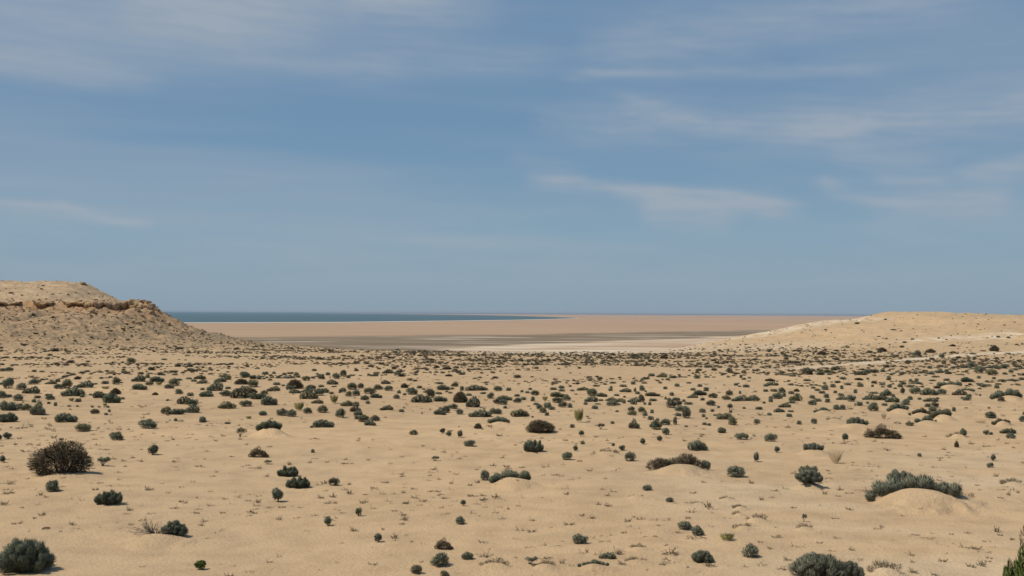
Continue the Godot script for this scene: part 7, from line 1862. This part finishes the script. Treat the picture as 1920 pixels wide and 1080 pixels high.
	speck(4.70, -104.68, 0.89, 0.32)
	speck(5.01, -109.60, 0.83, 0.39)
	speck(4.03, -107.02, 0.81, 0.38)
	speck(5.95, -111.59, 0.37, 0.28)
	speck(5.80, -104.74, 0.50, 0.27)
	speck(7.71, -95.28, 0.54, 0.29)
	speck(5.90, -101.26, 0.34, 0.17)
	speck(5.29, -94.09, 0.31, 0.13)
	speck(8.63, -111.81, 0.79, 0.28)
	speck(9.57, -106.21, 0.60, 0.38)
	speck(9.91, -109.91, 0.42, 0.34)
	speck(9.71, -113.88, 0.54, 0.23)
	speck(10.65, -116.11, 0.77, 0.30)
	speck(11.25, -111.34, 0.84, 0.34)
	speck(9.29, -91.17, 0.39, 0.37)
	speck(9.68, -101.02, 0.67, 0.26)
	speck(10.21, -99.42, 0.33, 0.25)
	speck(11.83, -105.71, 0.40, 0.49)
	speck(11.76, -102.84, 0.54, 0.37)
	speck(12.59, -114.15, 0.54, 0.47)
	speck(16.99, -133.10, 1.13, 0.48)
	speck(15.41, -126.70, 1.08, 0.39)
	speck(14.69, -124.08, 0.47, 0.32)
	speck(18.93, -128.73, 1.22, 0.46)
	speck(17.80, -125.18, 0.59, 0.32)
	speck(17.18, -125.40, 0.36, 0.26)
	speck(12.79, -105.15, 0.30, 0.27)
	speck(15.33, -109.68, 0.52, 0.39)
	speck(16.86, -112.43, 0.64, 0.46)
	speck(14.87, -101.93, 0.53, 0.47)
	speck(10.00, -89.96, 0.60, 0.46)
	speck(12.34, -96.04, 0.77, 0.34)
	speck(11.22, -89.54, 0.38, 0.41)
	speck(10.90, -89.93, 0.30, 0.28)
	speck(8.60, -88.96, 0.59, 0.27)
	speck(6.42, -85.27, 0.61, 0.39)
	speck(5.96, -88.82, 0.38, 0.32)
	speck(7.04, -89.30, 0.59, 0.18)
	speck(9.71, -80.29, 0.46, 0.37)
	speck(10.07, -82.75, 0.31, 0.34)
	speck(10.57, -82.78, 0.31, 0.42)
	speck(9.79, -77.33, 0.48, 0.39)
	speck(10.12, -76.35, 0.29, 0.27)
	speck(9.14, -72.19, 0.27, 0.26)
	speck(12.16, -80.44, 0.53, 0.37)
	speck(13.79, -96.12, 0.46, 0.44)
	speck(13.75, -98.07, 0.28, 0.40)
	speck(4.52, -85.92, 0.53, 0.48)
	speck(2.05, -88.61, 0.67, 0.25)
	speck(3.11, -84.31, 0.56, 0.38)
	speck(2.55, -79.57, 0.38, 0.36)
	speck(1.51, -78.14, 0.22, 0.20)
	speck(1.48, -84.88, 0.16, 0.12)
	speck(7.95, -83.00, 0.30, 0.24)
	speck(21.49, -127.56, 0.79, 0.52)
	speck(22.99, -129.89, 0.86, 0.29)
	speck(20.63, -130.55, 0.62, 0.21)
	speck(18.93, -117.42, 0.67, 0.26)
	speck(19.24, -112.59, 0.59, 0.40)
	speck(17.76, -107.98, 0.61, 0.38)
	speck(18.91, -106.85, 0.66, 0.55)
	speck(26.35, -136.73, 0.78, 0.35)
	speck(25.65, -130.07, 0.62, 0.27)
	speck(26.78, -128.42, 0.49, 0.53)
	speck(26.59, -125.84, 0.72, 0.32)
	speck(27.59, -127.62, 0.48, 0.29)
	speck(23.26, -114.22, 0.54, 0.41)
	speck(23.24, -112.11, 0.42, 0.21)
	speck(23.80, -111.56, 0.85, 0.40)
	speck(25.93, -112.40, 0.64, 0.34)
	speck(24.63, -106.57, 0.71, 0.33)
	speck(25.47, -106.65, 0.81, 0.38)
	speck(24.99, -100.90, 0.38, 0.52)
	speck(39.51, -145.27, 1.24, 0.44)
	speck(33.43, -124.78, 1.06, 0.38)
	speck(33.33, -130.73, 0.87, 0.29)
	speck(33.46, -134.44, 0.89, 0.27)
	speck(29.59, -116.79, 0.88, 0.33)
	speck(30.25, -116.79, 0.55, 0.19)
	speck(30.89, -122.90, 0.41, 0.25)
	speck(31.71, -116.62, 0.61, 0.30)
	speck(32.37, -116.97, 0.44, 0.26)
	speck(34.10, -120.04, 0.40, 0.31)
	speck(36.01, -121.76, 0.92, 0.37)
	speck(38.11, -126.78, 0.90, 0.45)
	speck(36.84, -127.50, 0.48, 0.29)
	speck(38.97, -134.89, 0.77, 0.30)
	speck(38.85, -131.16, 0.43, 0.24)
	speck(40.80, -134.08, 0.44, 0.27)
	speck(32.59, -111.55, 0.63, 0.51)
	speck(32.90, -109.59, 0.42, 0.51)
	speck(30.95, -105.22, 0.45, 0.38)
	speck(29.61, -105.15, 0.80, 0.38)
	speck(29.86, -107.57, 0.61, 0.33)
	speck(30.15, -110.06, 0.52, 0.28)
	speck(28.60, -100.13, 0.62, 0.51)
	speck(30.45, -101.85, 0.63, 0.36)
	speck(26.88, -93.59, 0.53, 0.48)
	speck(27.08, -98.99, 0.61, 0.45)
	speck(26.24, -94.53, 0.72, 0.38)
	speck(26.58, -104.42, 0.69, 0.42)
	speck(26.11, -100.49, 0.57, 0.51)
	speck(23.53, -92.45, 0.70, 0.30)
	speck(20.51, -81.23, 0.62, 0.33)
	speck(21.67, -85.26, 0.65, 0.21)
	speck(22.05, -93.77, 0.53, 0.48)
	speck(23.09, -98.19, 0.46, 0.40)
	speck(21.18, -92.29, 0.35, 0.28)
	speck(19.70, -87.54, 0.75, 0.31)
	speck(19.31, -82.53, 0.39, 0.29)
	speck(18.53, -87.86, 0.37, 0.25)
	speck(16.93, -85.00, 0.36, 0.30)
	speck(21.68, -104.57, 0.30, 0.43)
	speck(19.27, -99.98, 0.28, 0.26)
	speck(20.75, -96.51, 0.37, 0.40)
	speck(16.82, -96.82, 0.55, 0.34)
	speck(14.61, -91.06, 0.78, 0.32)
	speck(14.85, -94.70, 0.36, 0.34)
	speck(14.69, -84.55, 0.56, 0.43)
	speck(15.58, -85.32, 0.40, 0.30)
	speck(16.64, -88.55, 0.29, 0.27)
	speck(13.99, -80.13, 0.30, 0.33)
	speck(13.86, -78.11, 0.26, 0.20)
	speck(15.16, -81.93, 0.31, 0.21)
	speck(12.98, -73.83, 0.42, 0.28)
	speck(13.19, -73.52, 0.31, 0.26)
	speck(11.50, -72.58, 0.27, 0.18)
	speck(16.70, -74.89, 0.46, 0.42)
	speck(19.45, -74.40, 0.35, 0.38)
	speck(23.57, -106.45, 0.40, 0.15)
	speck(48.99, -148.39, 1.26, 0.33)
	speck(49.32, -146.17, 0.83, 0.52)
	speck(43.25, -126.38, 0.72, 0.71)
	speck(46.78, -135.57, 0.58, 0.39)
	speck(48.52, -139.63, 0.46, 0.28)
	speck(49.58, -139.73, 0.79, 0.40)
	speck(41.10, -126.97, 0.42, 0.32)
	speck(55.76, -151.29, 0.57, 0.31)
	speck(50.91, -138.90, 0.72, 0.40)
	speck(52.44, -141.07, 0.73, 0.40)
	speck(45.00, -124.02, 0.53, 0.44)
	speck(46.55, -126.59, 0.54, 0.41)
	speck(44.40, -120.10, 0.91, 0.34)
	speck(39.84, -118.23, 0.67, 0.34)
	speck(35.88, -113.13, 0.75, 0.52)
	speck(37.30, -113.82, 0.43, 0.35)
	speck(40.04, -113.39, 0.59, 0.49)
	speck(37.96, -112.53, 0.43, 0.25)
	speck(41.50, -119.85, 0.45, 0.24)
	speck(40.86, -112.75, 0.80, 0.40)
	speck(38.52, -110.61, 0.42, 0.25)
	speck(42.19, -107.75, 0.46, 0.33)
	speck(57.62, -148.05, 0.84, 0.45)
	speck(54.86, -141.26, 1.07, 0.43)
	speck(56.24, -142.44, 0.74, 0.58)
	speck(61.28, -153.02, 0.87, 0.39)
	speck(57.98, -152.79, 0.87, 0.55)
	speck(52.49, -138.03, 1.11, 0.39)
	speck(51.33, -133.14, 1.01, 0.30)
	speck(48.19, -125.93, 1.07, 0.28)
	speck(49.85, -126.03, 0.90, 0.41)
	speck(64.36, -155.97, 1.77, 0.48)
	speck(64.52, -152.19, 0.86, 0.47)
	speck(64.93, -143.21, 0.75, 0.59)
	speck(68.27, -148.97, 0.63, 0.46)
	speck(55.47, -130.73, 0.50, 0.47)
	speck(56.99, -129.99, 0.55, 0.40)
	speck(62.22, -138.85, 0.66, 0.35)
	speck(61.54, -134.88, 0.51, 0.34)
	speck(63.65, -136.97, 0.52, 0.49)
	speck(56.03, -125.71, 1.07, 0.32)
	speck(57.45, -125.92, 1.67, 0.32)
	speck(59.58, -128.54, 0.85, 0.46)
	speck(49.10, -114.75, 0.76, 0.53)
	speck(52.51, -121.46, 0.58, 0.35)
	speck(47.59, -111.86, 0.53, 0.23)
	speck(50.05, -113.43, 0.64, 0.52)
	speck(41.64, -100.37, 0.71, 0.36)
	speck(40.23, -98.20, 0.37, 0.30)
	speck(43.08, -101.27, 0.29, 0.29)
	speck(38.64, -112.63, 0.64, 0.46)
	speck(34.87, -100.47, 0.43, 0.41)
	speck(34.50, -104.90, 0.89, 0.26)
	speck(34.95, -96.44, 0.55, 0.49)
	speck(35.73, -96.44, 0.37, 0.31)
	speck(37.96, -98.09, 0.46, 0.25)
	speck(33.68, -89.17, 0.59, 0.41)
	speck(33.92, -84.39, 0.40, 0.47)
	speck(36.36, -87.98, 0.33, 0.14)
	speck(38.21, -88.08, 0.21, 0.18)
	speck(29.89, -90.67, 0.64, 0.37)
	speck(30.55, -90.25, 0.56, 0.32)
	speck(28.48, -90.14, 0.60, 0.46)
	speck(29.84, -92.33, 0.31, 0.28)
	speck(31.22, -86.94, 0.37, 0.31)
	speck(28.07, -90.01, 0.17, 0.32)
	speck(30.72, -98.61, 0.28, 0.40)
	speck(32.90, -105.34, 0.40, 0.54)
	speck(38.14, -82.03, 0.23, 0.34)
	speck(99.51, -292.81, 0.91, 0.48)
	speck(90.03, -286.40, 1.60, 0.62)
	speck(79.48, -278.25, 1.04, 0.45)
	speck(89.94, -253.97, 0.63, 0.41)
	speck(89.09, -256.95, 1.60, 0.42)
	speck(81.18, -238.18, 0.74, 0.39)
	speck(85.15, -233.79, 0.87, 0.51)
	speck(103.04, -232.98, 0.87, 0.50)
	speck(103.85, -230.12, 1.00, 0.50)
	speck(99.75, -217.47, 0.95, 0.41)
	speck(101.12, -217.93, 0.68, 0.41)
	speck(60.17, -204.58, 0.89, 0.55)
	speck(66.88, -205.86, 1.15, 0.61)
	speck(58.88, -213.28, 0.93, 0.52)
	speck(75.32, -192.52, 1.44, 0.65)
	speck(68.21, -195.28, 1.70, 0.58)
	speck(90.72, -229.67, 0.71, 0.31)
	speck(90.30, -232.66, 0.72, 0.38)
	speck(81.86, -245.52, 1.22, 0.33)
	speck(65.44, -216.26, 0.54, 0.41)
	speck(82.76, -197.35, 1.23, 0.42)
	speck(20.38, -174.61, 1.03, 0.36)
	speck(13.63, -165.47, 0.69, 0.38)
	speck(19.73, -239.59, 0.99, 0.49)
	speck(12.14, -193.69, 0.80, 0.45)
	speck(7.49, -160.95, 0.86, 0.45)
	speck(11.33, -166.02, 1.18, 0.42)
	speck(47.26, -271.08, 1.28, 0.42)
	speck(47.21, -249.13, 1.33, 0.32)
	speck(27.61, -162.11, 0.86, 0.52)
	speck(41.38, -200.20, 0.95, 0.46)
	speck(16.67, -174.57, 0.72, 0.36)
	speck(10.76, -191.90, 1.14, 0.34)
	speck(22.32, -181.75, 1.29, 0.37)
